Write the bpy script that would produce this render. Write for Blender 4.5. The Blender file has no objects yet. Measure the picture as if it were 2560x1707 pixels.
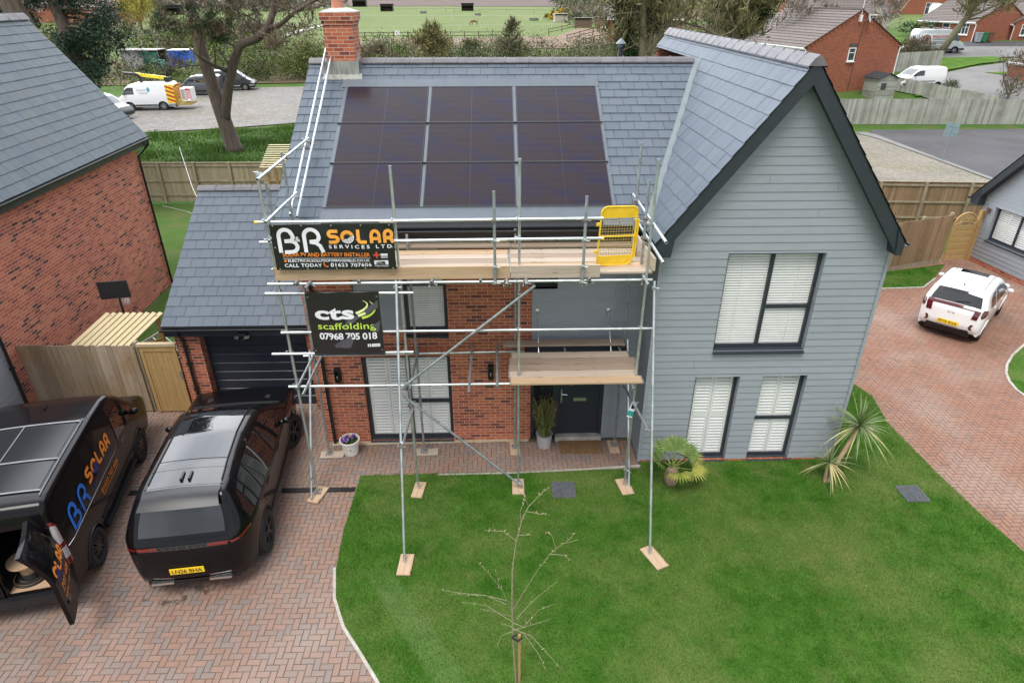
import bpy, math, random
import numpy as np
from mathutils import Vector, Matrix
R = math.radians
rnd = random.Random(7)
S = bpy.context.scene
COL = S.collection

# ------------------------------------------------------------------ camera, light, exposure
W_, H_ = 2560, 1707
F_ = 1608.565
cam_d = bpy.data.cameras.new('camera'); cam = bpy.data.objects.new('camera', cam_d); COL.objects.link(cam)
cam_d.sensor_width = 36; cam_d.lens = 36 * F_ / W_; cam_d.clip_start = .1; cam_d.clip_end = 6000
PIT, YAW, ROL = R(28.223), R(1.2596), R(-.0806)
d = Vector((math.sin(YAW)*math.cos(PIT), math.cos(YAW)*math.cos(PIT), -math.sin(PIT)))
r = Vector((math.cos(YAW), -math.sin(YAW), 0)); u = r.cross(d)
r2 = r*math.cos(ROL)+u*math.sin(ROL); u2 = -r*math.sin(ROL)+u*math.cos(ROL)
mw = Matrix((r2, u2, -d)).transposed().to_4x4(); mw.translation = (0, 0, 8.7)
cam.matrix_world = mw
S.camera = cam

SUN_EL, SUN_AZ = 64, 200         # veiled sun behind the camera, to its left
world = bpy.data.worlds.new('World'); S.world = world; world.use_nodes = True
wn = world.node_tree; wn.nodes.clear()
wo = wn.nodes.new('ShaderNodeOutputWorld'); bg = wn.nodes.new('ShaderNodeBackground')
sky = wn.nodes.new('ShaderNodeTexSky'); sky.sky_type = 'NISHITA'; sky.sun_disc = False
sky.sun_elevation = R(SUN_EL); sky.sun_rotation = R(SUN_AZ); sky.dust_density = 2.0
wtc = wn.nodes.new('ShaderNodeTexCoord'); wnz = wn.nodes.new('ShaderNodeTexNoise')
wnz.inputs['Scale'].default_value = 2.6; wnz.inputs['Detail'].default_value = 6
wmp = wn.nodes.new('ShaderNodeMapping'); wmp.inputs['Scale'].default_value = (1, 1, 2.2)
wr = wn.nodes.new('ShaderNodeValToRGB')
wr.color_ramp.elements[0].position = .34; wr.color_ramp.elements[0].color = (6.3, 6.75, 7.4, 1)
wr.color_ramp.elements[1].position = .68; wr.color_ramp.elements[1].color = (11.4, 11.6, 12.0, 1)
wgr = wn.nodes.new('ShaderNodeMapRange'); wgr.interpolation_type = 'SMOOTHSTEP'; wdt = wn.nodes.new('ShaderNodeVectorMath'); wdt.operation = 'DOT_PRODUCT'; wdt.inputs[1].default_value = (-.45, .89, 0); wn.links.new(wtc.outputs['Generated'], wdt.inputs[0]); wn.links.new(wdt.outputs['Value'], wgr.inputs['Value'])
for k_, v_ in (('From Min', .0), ('From Max', .85), ('To Min', .62), ('To Max', 3.3)): wgr.inputs[k_].default_value = v_     # the cloud is brighter beyond the house, to the left
wmu = wn.nodes.new('ShaderNodeMix'); wmu.data_type = 'RGBA'; wmu.blend_type = 'MULTIPLY'; wmu.inputs['Factor'].default_value = 1
wmx = wn.nodes.new('ShaderNodeMix'); wmx.data_type = 'RGBA'; wmx.inputs['Factor'].default_value = .84
wn.links.new(wtc.outputs['Generated'], wmp.inputs['Vector']); wn.links.new(wmp.outputs[0], wnz.inputs['Vector'])
wn.links.new(wnz.outputs['Fac'], wr.inputs['Fac'])
wn.links.new(sky.outputs[0], wmx.inputs['A']); wn.links.new(wr.outputs[0], wmu.inputs['A']); wn.links.new(wgr.outputs[0], wmu.inputs['B']); wn.links.new(wmu.outputs['Result'], wmx.inputs['B'])
wn.links.new(wmx.outputs['Result'], bg.inputs['Color']); bg.inputs['Strength'].default_value = .115
wn.links.new(bg.outputs[0], wo.inputs['Surface'])
sd = bpy.data.lights.new('sun', 'SUN'); sd.energy = 2.0; sd.angle = R(28); sd.color = (1, .965, .91)
sun = bpy.data.objects.new('sun', sd); COL.objects.link(sun)
sv = Vector((math.sin(R(SUN_AZ))*math.cos(R(SUN_EL)), math.cos(R(SUN_AZ))*math.cos(R(SUN_EL)), math.sin(R(SUN_EL))))
sun.rotation_euler = sv.to_track_quat('Z', 'Y').to_euler(); sun.location = (20, 40, 60)
S.view_settings.view_transform = 'Standard'; S.view_settings.look = 'None'
S.view_settings.exposure = 0.66; S.view_settings.gamma = 1
S.cycles.max_bounces = 6; S.cycles.transparent_max_bounces = 10

# ------------------------------------------------------------------ object helpers
def tag(o, label=None, cat=None, group=None, kind=None):
    if label: o['label'] = label
    if cat: o['category'] = cat
    if group: o['group'] = group
    if kind: o['kind'] = kind
    return o

def thing(name, label, cat, loc=(0, 0, 0), rz=0, group=None):
    o = bpy.data.objects.new(name, None); COL.objects.link(o)
    o.location = loc; o.rotation_euler = (0, 0, rz); o.empty_display_size = .2
    return tag(o, label, cat, group)

def copy_tree(o, parent=None):
    c = o.copy(); COL.objects.link(c)
    if parent is not None: c.parent = parent
    for ch in list(o.children): copy_tree(ch, c)
    return c

class MB:
    def __init__(s): s.v = []; s.f = []; s.m = []; s.mi = 0; s.sm = []; s.smooth = False
    def add(s, vs, fs):
        b = len(s.v); s.v += [tuple(v) for v in vs]
        for f in fs:
            s.f.append(tuple(i+b for i in f)); s.m.append(s.mi); s.sm.append(s.smooth)
        return s
    def quad(s, a, b, c, d): return s.add([a, b, c, d], [(0, 1, 2, 3)])
    def poly(s, pts): return s.add(pts, [tuple(range(len(pts)))])
    def box(s, x0, x1, y0, y1, z0, z1):
        v = [(x, y, z) for z in (z0, z1) for y in (y0, y1) for x in (x0, x1)]
        return s.add(v, [(0, 2, 3, 1), (4, 5, 7, 6), (0, 1, 5, 4), (2, 6, 7, 3), (0, 4, 6, 2), (1, 3, 7, 5)])
    def obox(s, c, ax, ay, az):
        c = Vector(c); ax = Vector(ax); ay = Vector(ay); az = Vector(az)
        v = [c+ax*i+ay*j+az*k for k in (-1, 1) for j in (-1, 1) for i in (-1, 1)]
        return s.add(v, [(0, 2, 3, 1), (4, 5, 7, 6), (0, 1, 5, 4), (2, 6, 7, 3), (0, 4, 6, 2), (1, 3, 7, 5)])
    def beam(s, p, q, w, h, up=(0, 0, 1)):
        p = Vector(p); q = Vector(q); dd = q-p; L = dd.length; dd.normalize()
        up = Vector(up); sd_ = dd.cross(up)
        if sd_.length < 1e-4: sd_ = dd.cross(Vector((1, 0, 0)))
        sd_.normalize(); up = sd_.cross(dd)
        return s.obox((p+q)/2, dd*L/2, sd_*w/2, up*h/2)
    def prism(s, pts, ext):
        n = len(pts); e = Vector(ext); a = [Vector(p) for p in pts]
        return s.add(a+[p+e for p in a], [tuple(reversed(range(n))), tuple(range(n, 2*n))] + [(i, (i+1) % n, (i+1) % n+n, i+n) for i in range(n)])
    def tube(s, pts, rad, n=8, cap=True):
        pts = [Vector(p) for p in pts]; m = len(pts)
        rr = rad if isinstance(rad, (list, tuple)) else [rad]*m
        vs = []; prev = None
        for i, p in enumerate(pts):
            t = (pts[min(i+1, m-1)]-pts[max(i-1, 0)])
            if t.length < 1e-9: t = Vector((0, 0, 1))
            t.normalize()
            if prev is None:
                a = t.cross(Vector((0, 0, 1)))
                if a.length < .05: a = t.cross(Vector((1, 0, 0)))
            else: a = prev - t*prev.dot(t)
            a.normalize(); prev = a; b = t.cross(a)
            for k in range(n):
                w = 2*math.pi*k/n; vs.append(p+(a*math.cos(w)+b*math.sin(w))*rr[i])
        fs = [(i*n+k, i*n+(k+1) % n, (i+1)*n+(k+1) % n, (i+1)*n+k) for i in range(m-1) for k in range(n)]
        if cap: fs += [tuple(reversed(range(n))), tuple(range((m-1)*n, m*n))]
        return s.add(vs, fs)
    def lathe(s, prof, c=(0, 0, 0), n=16, axis='z'):
        vs = []
        for (rr, z) in prof:
            for k in range(n):
                w = 2*math.pi*k/n; a, b = rr*math.cos(w), rr*math.sin(w)
                p = (a, b, z) if axis == 'z' else ((z, a, b) if axis == 'x' else (a, z, b))
                vs.append((p[0]+c[0], p[1]+c[1], p[2]+c[2]))
        m = len(prof)
        return s.add(vs, [(i*n+k, i*n+(k+1) % n, (i+1)*n+(k+1) % n, (i+1)*n+k) for i in range(m-1) for k in range(n)])
    def grid(s, fn, us, vs_, flip=False):
        nu, nv = len(us), len(vs_)
        P = [fn(a, b) for a in us for b in vs_]
        fs = []
        for i in range(nu-1):
            for j in range(nv-1):
                q = (i*nv+j, (i+1)*nv+j, (i+1)*nv+j+1, i*nv+j+1)
                fs.append(q[::-1] if flip else q)
        return s.add(P, fs)
    def build(s, name, mats, parent=None, smooth=None):
        me = bpy.data.meshes.new(name); me.from_pydata(s.v, [], s.f)
        for m in (mats if isinstance(mats, (list, tuple)) else [mats]): me.materials.append(m)
        me.polygons.foreach_set('material_index', s.m)
        me.polygons.foreach_set('use_smooth', s.sm if smooth is None else [smooth]*len(s.f))
        me.update()
        o = bpy.data.objects.new(name, me); COL.objects.link(o)
        if parent is not None: o.parent = parent
        return o

def fast_mesh(name, V, F, mats, parent=None, mi=None, smooth=False):
    """numpy vertices (n,3), faces (m,k) all of one size"""
    V = np.asarray(V, np.float32); F = np.asarray(F, np.int32); k = F.shape[1]
    me = bpy.data.meshes.new(name)
    me.vertices.add(len(V)); me.vertices.foreach_set('co', V.ravel())
    me.loops.add(F.size); me.loops.foreach_set('vertex_index', F.ravel())
    me.polygons.add(len(F)); me.polygons.foreach_set('loop_start', np.arange(0, F.size, k, dtype=np.int32))
    for m in (mats if isinstance(mats, (list, tuple)) else [mats]): me.materials.append(m)
    if mi is not None: me.polygons.foreach_set('material_index', np.asarray(mi, np.int32))
    me.polygons.foreach_set('use_smooth', np.full(len(F), smooth))
    me.update(); me.validate()
    o = bpy.data.objects.new(name, me); COL.objects.link(o)
    if parent is not None: o.parent = parent
    return o

# ------------------------------------------------------------------ materials
class NT:
    def __init__(s, name):
        s.m = bpy.data.materials.new(name); s.m.use_nodes = True; s.t = s.m.node_tree
        s.b = s.t.nodes['Principled BSDF']
    def n(s, typ, **kw):
        nd = s.t.nodes.new('ShaderNode'+typ)
        for k, v in kw.items():
            k2 = k.replace('_', ' ')
            if k2 in nd.inputs: s.put(nd.inputs[k2], v)
            elif k in nd.inputs: s.put(nd.inputs[k], v)
            else: setattr(nd, k, v)
        return nd
    def put(s, inp, v):
        if isinstance(v, bpy.types.NodeSocket): s.t.links.new(v, inp)
        else:
            if inp.type == 'RGBA' and len(v) == 3: v = (*v, 1)
            inp.default_value = v
    def math(s, op, a, b=0.0, c=None):
        nd = s.t.nodes.new('ShaderNodeMath'); nd.operation = op
        s.put(nd.inputs[0], a); s.put(nd.inputs[1], b)
        if c is not None: s.put(nd.inputs[2], c)
        return nd.outputs[0]
    def mix(s, fac, a, b, blend='MIX'):
        nd = s.t.nodes.new('ShaderNodeMix'); nd.data_type = 'RGBA'; nd.blend_type = blend
        s.put(nd.inputs['Factor'], fac); s.put(nd.inputs['A'], a); s.put(nd.inputs['B'], b)
        return nd.outputs['Result']
    def ramp(s, fac, stops):
        nd = s.t.nodes.new('ShaderNodeValToRGB'); cr = nd.color_ramp
        while len(cr.elements) < len(stops): cr.elements.new(.5)
        for e, (p, c) in zip(cr.elements, stops):
            e.position = p; e.color = (*c, 1) if len(c) == 3 else c
        s.put(nd.inputs[0], fac); return nd.outputs[0]
    def obj(s): return s.n('TexCoord').outputs['Object']
    def pos(s): return s.n('NewGeometry').outputs['Position']
    def map(s, vec, scale=(1, 1, 1), rot=(0, 0, 0), loc=(0, 0, 0)):
        return s.n('Mapping', Vector=vec, Scale=scale, Rotation=rot, Location=loc).outputs[0]
    def noise(s, vec, scale, detail=4, rough=.55, out='Fac'):
        return s.n('TexNoise', Vector=vec, Scale=scale, Detail=detail, Roughness=rough).outputs[out]
    def bump(s, h, strength=.3, dist=.01):
        nd = s.n('Bump', Height=h, Strength=strength, Distance=dist)
        s.put(s.b.inputs['Normal'], nd.outputs[0])
    def set(s, **kw):
        for k, v in kw.items(): s.put(s.b.inputs[k.replace('_', ' ')], v)
        return s.m
    def planar(s):
        """object-space coordinates laid flat on vertical walls: (x or y along the wall, z up)"""
        tc = s.n('TexCoord'); sp = s.n('SeparateXYZ', Vector=tc.outputs['Object'])
        ns = s.n('SeparateXYZ', Vector=tc.outputs['Normal'])
        k = s.math('GREATER_THAN', s.math('ABSOLUTE', ns.outputs[0]), s.math('ABSOLUTE', ns.outputs[1]))
        mx = s.n('Mix', data_type='FLOAT', Factor=k, A=sp.outputs[0], B=sp.outputs[1])
        return s.n('CombineXYZ', X=mx.outputs[0], Y=sp.outputs[2]).outputs[0]

def dim(c, k): return tuple(min(1, x*k) for x in c)
_pm = {}
def pm(name, col, rough=.6, metal=0, var=.15, ns=6, stretch=(1, 1, 1), isl=0, bump=0, bs=60, spec=.5, col2=None, coat=0, world_pos=False):
    if name in _pm: return _pm[name]
    t = NT(name); vec = t.pos() if world_pos else t.obj(); vec = t.map(vec, stretch)
    f = t.noise(vec, ns, 5)
    c = t.mix(t.ramp(f, [(.3, (0, 0, 0)), (.7, (1, 1, 1))]), dim(col, 1-var), col2 if col2 else dim(col, 1+var))
    if isl:
        ri = t.n('NewGeometry').outputs['Random Per Island']
        v = t.math('MULTIPLY_ADD', ri, 2*isl, 1-isl)
        c = t.n('HueSaturation', Color=c, Value=v).outputs[0]
    if bump: t.bump(t.noise(vec, bs, 4), bump, .01)
    _pm[name] = t.set(Base_Color=c, Roughness=rough, Metallic=metal, Specular_IOR_Level=spec, Coat_Weight=coat, Coat_Roughness=.03)
    return _pm[name]

def brick_mat(name, stops, mortar, var_scale=.6):
    t = NT(name); v = t.planar()
    def bt(c1, c2, mo, off):
        nd = t.n('TexBrick', Vector=t.map(v, loc=off), Color1=c1, Color2=c2, Mortar=mo, Scale=1.0, Mortar_Size=.006, Mortar_Smooth=.15, Bias=0.0, Brick_Width=.225, Row_Height=.075)
        nd.offset = .5; return nd
    k = bt((0, 0, 0), (1, 1, 1), (.5, .5, .5), (0, 0, 0))
    tone = t.ramp(k.outputs['Color'], stops)
    n1 = t.noise(v, 35, 4); n2 = t.noise(v, var_scale, 3)
    tone = t.mix(t.math('MULTIPLY', n1, .35), tone, dim(stops[-1][1], .55))
    tone = t.mix(t.math('MULTIPLY', t.ramp(n2, [(.4, (0, 0, 0)), (.75, (1, 1, 1))]), .3), tone, dim(stops[len(stops)//2][1], 1.35))
    c = t.mix(k.outputs['Fac'], tone, mortar)
    h = t.math('SUBTRACT', t.math('MULTIPLY', n1, .35), k.outputs['Fac'])
    t.bump(h, .55, .008)
    return t.set(Base_Color=c, Roughness=.85, Specular_IOR_Level=.25)

BRICK = brick_mat('orange_red_brick', [(.0, (.56, .175, .082)), (.35, (.49, .14, .066)), (.62, (.41, .11, .056)), (.85, (.32, .08, .048)), (.93, (.13, .045, .035)), (1, (.17, .06, .045))], (.50, .40, .32))
BRICK_L = brick_mat('multi_red_brick', [(.0, (.68, .25, .15)), (.35, (.58, .185, .112)), (.6, (.48, .14, .09)), (.86, (.40, .12, .085)), (.92, (.085, .036, .036)), (1, (.15, .068, .06))], (.58, .42, .34))
BRICK_F = brick_mat('plain_red_brick', [(.0, (.36, .11, .062)), (.5, (.29, .085, .048)), (1, (.20, .06, .04))], (.36, .20, .13))

def slate_mat(name, col, isl=.08, rough=.5, lichen=None):
    t = NT(name); vec = t.obj(); g = t.n('NewGeometry')
    n = t.noise(vec, 9, 5); nb = t.noise(vec, 1.3, 4)
    c = t.mix(n, dim(col, .93), dim(col, 1.07))
    c = t.mix(t.math('MULTIPLY', g.outputs['Random Per Island'], .5), c, (col[0]*1.12, col[1]*1.05, col[2]*.97))
    c = t.n('HueSaturation', Color=c, Value=t.math('MULTIPLY_ADD', g.outputs['Random Per Island'], 2*isl, 1-isl)).outputs[0]
    if lichen: c = t.mix(t.math('MULTIPLY', t.ramp(nb, [(.58, (0, 0, 0)), (.74, (1, 1, 1))]), .5), c, lichen)
    t.bump(t.noise(vec, 60, 4), .12, .01)
    return t.set(Base_Color=c, Roughness=t.math('MULTIPLY_ADD', n, .2, rough-.1), Specular_IOR_Level=.35)
SLATE = slate_mat('blue_grey_slate', (.090, .114, .145), isl=.055, rough=.62)
SLATE_L = slate_mat('weathered_slate', (.068, .092, .114), rough=.6, lichen=(.095, .10, .06))
UNDER = pm('dark_underlay', (.02, .022, .025), .9)
RIDGE = pm('ridge_tile_grey', (.125, .12, .13), .6, var=.22, ns=4, isl=.12)
CLAD = pm('grey_weatherboard', (.285, .312, .342), .55, var=.05, ns=3, stretch=(1, 1, 6), isl=.03, bump=.05, bs=40)
ANTH = pm('anthracite_paint', (.028, .034, .044), .38, var=.12, ns=4)
DARKW = pm('dark_opening', (.012, .013, .016), .5)
NAVY = pm('navy_door_paint', (.024, .031, .044), .35, var=.08)
BLACKP = pm('black_plastic', (.014, .015, .018), .35, var=.2)
WHITE = pm('white_paint', (.78, .79, .77), .45, var=.03)
LEAD = pm('lead_sheet', (.26, .28, .29), .5, .2, var=.3, ns=6, stretch=(3, 3, .5), col2=(.40, .40, .34))
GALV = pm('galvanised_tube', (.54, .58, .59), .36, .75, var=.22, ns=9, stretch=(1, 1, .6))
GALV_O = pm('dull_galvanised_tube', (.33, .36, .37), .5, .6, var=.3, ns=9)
RUST = pm('rusty_coupler', (.22, .13, .09), .75, .3, var=.5, ns=30, col2=(.40, .38, .35))
ZINC = pm('zinc_coupler', (.50, .53, .53), .45, .7, var=.3, ns=30)
CONC = pm('concrete_edging', (.40, .37, .33), .9, var=.25, ns=5, bump=.3)
CHROME = pm('polished_metal', (.75, .75, .74), .3, 1, var=.05)
ORANGE = pm('orange_vinyl', (.83, .24, .03), .5, var=.06)
AMBER = pm('amber_print', (.85, .36, .05), .5, var=.08, ns=3)
WHITEP = pm('white_print', (.80, .80, .84), .5, var=.04)
BLUEV = pm('blue_vinyl', (.02, .16, .62), .45, var=.15)
NBLUE = pm('deep_blue_vinyl', (.02, .035, .22), .45, var=.1)
PLATE_Y = pm('yellow_plate', (.85, .56, .02), .4, var=.03)
INK = pm('black_ink', (.012, .012, .014), .5)
RUBBER = pm('tyre_rubber', (.018, .018, .019), .8, var=.2, ns=12)
TREAD = pm('pale_old_concrete', (.45, .43, .40), .9, var=.25, ns=2)

def wood(name, c1, c2, axis='z', isl=.18, rough=.75, knots=True, dirt=None):
    t = NT(name); vec = t.obj(); st = {'x': (.6, 14, 14), 'y': (14, .6, 14), 'z': (14, 14, .6)}[axis]
    ri = t.n('NewGeometry').outputs['Random Per Island']
    off = t.n('CombineXYZ', X=t.math('MULTIPLY', ri, 37.0), Y=t.math('MULTIPLY', ri, 91.0), Z=t.math('MULTIPLY', ri, 53.0)).outputs[0]
    va = t.n('VectorMath', operation='ADD'); t.put(va.inputs[0], vec); t.put(va.inputs[1], off); vec2 = va.outputs[0]
    g = t.noise(t.map(vec2, st), 2.2, 5, .6)
    c = t.mix(t.ramp(g, [(.3, (0, 0, 0)), (.72, (1, 1, 1))]), c1, c2)
    c = t.mix(t.ramp(ri, [(0, (0, 0, 0)), (1, (.35, .35, .35))]), c, dim(c1, .75))
    if knots:
        st2 = {'x': (2.2, 7, 7), 'y': (7, 2.2, 7), 'z': (7, 7, 2.2)}[axis]
        kn = t.n('TexVoronoi', Vector=t.map(vec2, st2), Scale=1.0).outputs['Distance']
        c = t.mix(t.ramp(kn, [(.05, (.75, .75, .75)), (.17, (0, 0, 0))]), c, dim(c1, .35))
    if dirt:
        dn = t.noise(vec, 1.1, 4)
        c = t.mix(t.math('MULTIPLY', t.ramp(dn, [(.42, (0, 0, 0)), (.66, (1, 1, 1))]), .7), c, dirt)
    c = t.n('HueSaturation', Color=c, Value=t.math('MULTIPLY_ADD', ri, 2*isl, 1-isl)).outputs[0]
    t.bump(g, .2, .004)
    return t.set(Base_Color=c, Roughness=rough, Specular_IOR_Level=.25)
BOARD_N = wood('fresh_board', (.40, .265, .155), (.55, .41, .275), 'x')
BOARD_W = wood('pale_worn_board', (.37, .295, .225), (.53, .45, .37), 'x')
BOARD_D = wood('weathered_board', (.25, .185, .135), (.39, .31, .245), 'x')
BOARD_S = wood('sole_board_wood', (.44, .30, .19), (.58, .44, .31), 'y')
FENCE_T = wood('treated_fence', (.25, .17, .10), (.42, .31, .20), 'z', isl=.26, dirt=(.36, .31, .25))
FENCE_G = wood('golden_fence', (.36, .22, .085), (.50, .34, .15), 'z', isl=.10)
FENCE_B = wood('brown_fence', (.22, .14, .08), (.36, .25, .15), 'z', isl=.30)
FENCE_O = wood('old_grey_fence', (.30, .30, .27), (.46, .46, .42), 'z', isl=.30, dirt=(.24, .24, .19))
FENCE_R = wood('greenish_fence', (.29, .245, .16), (.42, .36, .25), 'z', isl=.26)
ROOFW = wood('pale_new_timber', (.50, .42, .25), (.60, .52, .34), 'y', isl=.03, knots=False)
ROOFWX = wood('pale_timber_slats', (.52, .46, .28), (.66, .60, .40), 'x', isl=.08)

def glass_mat(name, tint=(.02, .025, .03), alpha=.35, rough=.02):
    """glazing: a clear pane with mirror-like sky reflection"""
    t = NT(name); nt = t.t
    tr = t.n('BsdfTransparent', Color=(1-alpha*.6,)*3); gl = t.n('BsdfGlossy', Color=(.9, .95, 1), Roughness=rough)
    lw = t.n('LayerWeight', Blend=.5); mx = t.n('MixShader')
    fr = t.math('MULTIPLY_ADD', t.math('POWER', lw.outputs['Facing'], 4.0), .75, .05)
    nt.links.new(fr, mx.inputs[0]); nt.links.new(tr.outputs[0], mx.inputs[1]); nt.links.new(gl.outputs[0], mx.inputs[2])
    nt.links.new(mx.outputs[0], nt.nodes['Material Output'].inputs['Surface'])
    return t.m
GLASS = glass_mat('window_glass', alpha=.08)
DGLASS = pm('dark_glass', (.012, .014, .017), .03, spec=.8, var=.1)
TINT = NT('tinted_car_glass').set(Base_Color=(.006, .007, .008), Roughness=.02, Specular_IOR_Level=.6, IOR=1.75)
# ------------------------------------------------------------------ terrain and ground surfaces
import bmesh
def sm(a, b, t):
    t = np.clip((t-a)/(b-a), 0, 1); return t*t*(3-2*t)
def Z(x, y):
    rr = sm(8, 24, x-.12*(y-50))*(2.0*sm(51, 66, y)+2.6*sm(64, 95, y)+3*sm(95, 300, y))
    c = 2.2*sm(120, 420, y)+4*sm(420, 1200, y)
    return np.maximum(rr, c)
def zf(x, y): return float(Z(x, y))

def ground_mat():
    t = NT('rough_grass_ground'); p = t.pos()
    n1 = t.noise(p, .05, 4); n2 = t.noise(p, .6, 5); n3 = t.noise(p, 9, 5)
    g = t.mix(n3, (.030, .085, .012), (.075, .15, .028))
    g = t.mix(t.ramp(n2, [(.42, (0, 0, 0)), (.7, (1, 1, 1))]), g, (.10, .12, .045))
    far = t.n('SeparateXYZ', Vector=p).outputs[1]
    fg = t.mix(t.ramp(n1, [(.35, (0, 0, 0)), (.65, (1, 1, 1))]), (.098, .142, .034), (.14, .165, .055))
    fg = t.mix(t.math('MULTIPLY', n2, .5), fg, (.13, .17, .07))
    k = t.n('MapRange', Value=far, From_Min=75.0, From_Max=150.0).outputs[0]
    t.bump(n3, .5, .05)
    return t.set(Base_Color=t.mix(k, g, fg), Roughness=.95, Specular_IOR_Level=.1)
xs = np.concatenate([np.linspace(-2500, -260, 24), np.linspace(-240, -64, 23), np.linspace(-60, 100, 81), np.linspace(106, 300, 25), np.linspace(340, 2500, 20)])
ys = np.concatenate([np.linspace(-60, 0, 5), np.linspace(4, 110, 54), np.linspace(115, 300, 38), np.linspace(310, 900, 40), np.linspace(950, 2600, 18)])
GX, GY = np.meshgrid(xs, ys, indexing='ij')
GZ = Z(GX, GY) - .04
nx, ny = GX.shape
idx = np.arange(nx*ny).reshape(nx, ny)
GF = np.stack([idx[:-1, :-1], idx[1:, :-1], idx[1:, 1:], idx[:-1, 1:]], -1).reshape(-1, 4)
tag(fast_mesh('ground', np.stack([GX, GY, GZ], -1).reshape(-1, 3), GF, ground_mat(), smooth=True), kind='structure')

def drape(name, poly, mat, dz, cell=None, kind='structure', flat=None, thick=0):
    bm = bmesh.new(); vs = [bm.verts.new((x, y, 0)) for x, y in poly]
    f = bm.faces.new(vs)
    if f.normal.z < 0 or (f.normal_update() or f.normal.z < 0): bmesh.ops.reverse_faces(bm, faces=[f])
    bmesh.ops.triangulate(bm, faces=bm.faces[:])
    if cell:
        for _ in range(7):
            es = [e for e in bm.edges if e.calc_length() > cell]
            if not es: break
            bmesh.ops.subdivide_edges(bm, edges=es, cuts=1); bmesh.ops.triangulate(bm, faces=[q for q in bm.faces if len(q.verts) > 3])
    for v in bm.verts: v.co.z = dz + (zf(v.co.x, v.co.y) if flat is None else flat)
    if thick:
        be = [e for e in bm.edges if e.is_boundary]
        ret = bmesh.ops.extrude_edge_only(bm, edges=be)
        for v in [q for q in ret['geom'] if isinstance(q, bmesh.types.BMVert)]: v.co.z -= thick
    me = bpy.data.meshes.new(name); bm.to_mesh(me); bm.free(); me.materials.append(mat)
    o = bpy.data.objects.new(name, me); COL.objects.link(o)
    return tag(o, kind=kind)

def soil_mat(name, a, b, sc=.8, speck=None, bump=.4, c=None):
    t = NT(name); p = t.pos(); n1 = t.noise(p, sc, 6, .65); n2 = t.noise(p, 24, 4); n4 = t.noise(p, sc*.22, 4)
    q = t.mix(t.ramp(n1, [(.35, (0, 0, 0)), (.68, (1, 1, 1))]), a, b)
    if c: q = t.mix(t.ramp(n4, [(.52, (0, 0, 0)), (.66, (1, 1, 1))]), q, c)
    q = t.mix(t.math('MULTIPLY', n2, .45), q, dim(a, .55))
    if speck:
        vo = t.n('TexVoronoi', Vector=p, Scale=speck); q = t.mix(.35, q, t.mix(vo.outputs['Color'], dim(a, .5), dim(b, 1.6)))
    t.bump(n2, bump, .03)
    return t.set(Base_Color=q, Roughness=.95, Specular_IOR_Level=.15)
GRAVEL = soil_mat('pale_gravel', (.165, .152, .14), (.25, .235, .22), .5, speck=5, c=(.17, .155, .10))
DIRT = soil_mat('stony_dirt', (.16, .148, .125), (.27, .245, .20), .35, speck=9, c=(.15, .15, .065))
ASPH = soil_mat('asphalt', (.085, .082, .088), (.125, .12, .126), .25, bump=.15)
ASPH_P = soil_mat('pale_asphalt', (.20, .195, .19), (.26, .255, .25), .3, bump=.15)
PLOUGH = soil_mat('ploughed_soil', (.105, .072, .06), (.15, .105, .088), .05)
SAND = soil_mat('sandy_earth', (.20, .14, .10), (.26, .19, .135), .12, c=(.11, .13, .05))
PEA = soil_mat('pea_gravel', (.40, .32, .22), (.55, .46, .34), 4, speck=45)
BEDSAND = soil_mat('paver_joint_sand', (.13, .105, .085), (.19, .16, .13), 3, c=(.09, .11, .04))
SCRUB_G = soil_mat('scrub_earth', (.13, .10, .06), (.21, .16, .10), .6, c=(.10, .13, .04))

def lawn_mat(name, blades=False):
    t = NT(name); p = t.pos()
    pz = t.map(p, (1, 1, 0))
    n1 = t.noise(pz, .55, 5, .6); n2 = t.noise(pz, 2.6, 5, .6); n3 = t.noise(t.map(pz, (1, .35, 1)), 40, 4); n4 = t.noise(pz, 1.2, 3)
    a = t.mix(t.ramp(n2, [(.35, (0, 0, 0)), (.68, (1, 1, 1))]), (.034, .108, .010), (.080, .170, .028))
    a = t.mix(t.ramp(n1, [(.44, (0, 0, 0)), (.66, (1, 1, 1))]), a, (.135, .185, .05))
    a = t.mix(t.math('MULTIPLY', t.ramp(n4, [(.57, (0, 0, 0)), (.72, (1, 1, 1))]), .4), a, (.20, .20, .08))
    sp = t.n('SeparateXYZ', Vector=p)
    # a paler swathe left by a roller: runs from (-2.1, 8) to (0.3, 4.4)
    q = t.math('MULTIPLY_ADD', sp.outputs[0], 1.5, sp.outputs[1])
    dl = t.math('ABSOLUTE', t.math('SUBTRACT', q, 4.72))
    st = t.n('MapRange', Value=dl, From_Min=.28, From_Max=.46, To_Min=.38, To_Max=0.0).outputs[0]
    lo = t.n('MapRange', Value=sp.outputs[1], From_Min=7.6, From_Max=8.0, To_Min=1.0, To_Max=0.0).outputs[0]
    a = t.mix(t.math('MULTIPLY', st, lo), a, (.17, .25, .09))
    if blades:
        ri = t.n('NewGeometry').outputs['Random Per Island']
        a = t.n('HueSaturation', Color=a, Value=t.math('MULTIPLY_ADD', ri, .85, .80), Saturation=t.math('MULTIPLY_ADD', ri, -.2, 1.18)).outputs[0]
        return t.set(Base_Color=a, Roughness=.55, Specular_IOR_Level=.25)
    a = t.mix(t.math('MULTIPLY', n3, .7), a, (.03, .075, .01))
    t.bump(n3, .8, .02)
    return t.set(Base_Color=a, Roughness=.9, Specular_IOR_Level=.1)
LAWN = lawn_mat('mown_lawn'); BLADE = lawn_mat('grass_blades', True)

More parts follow.
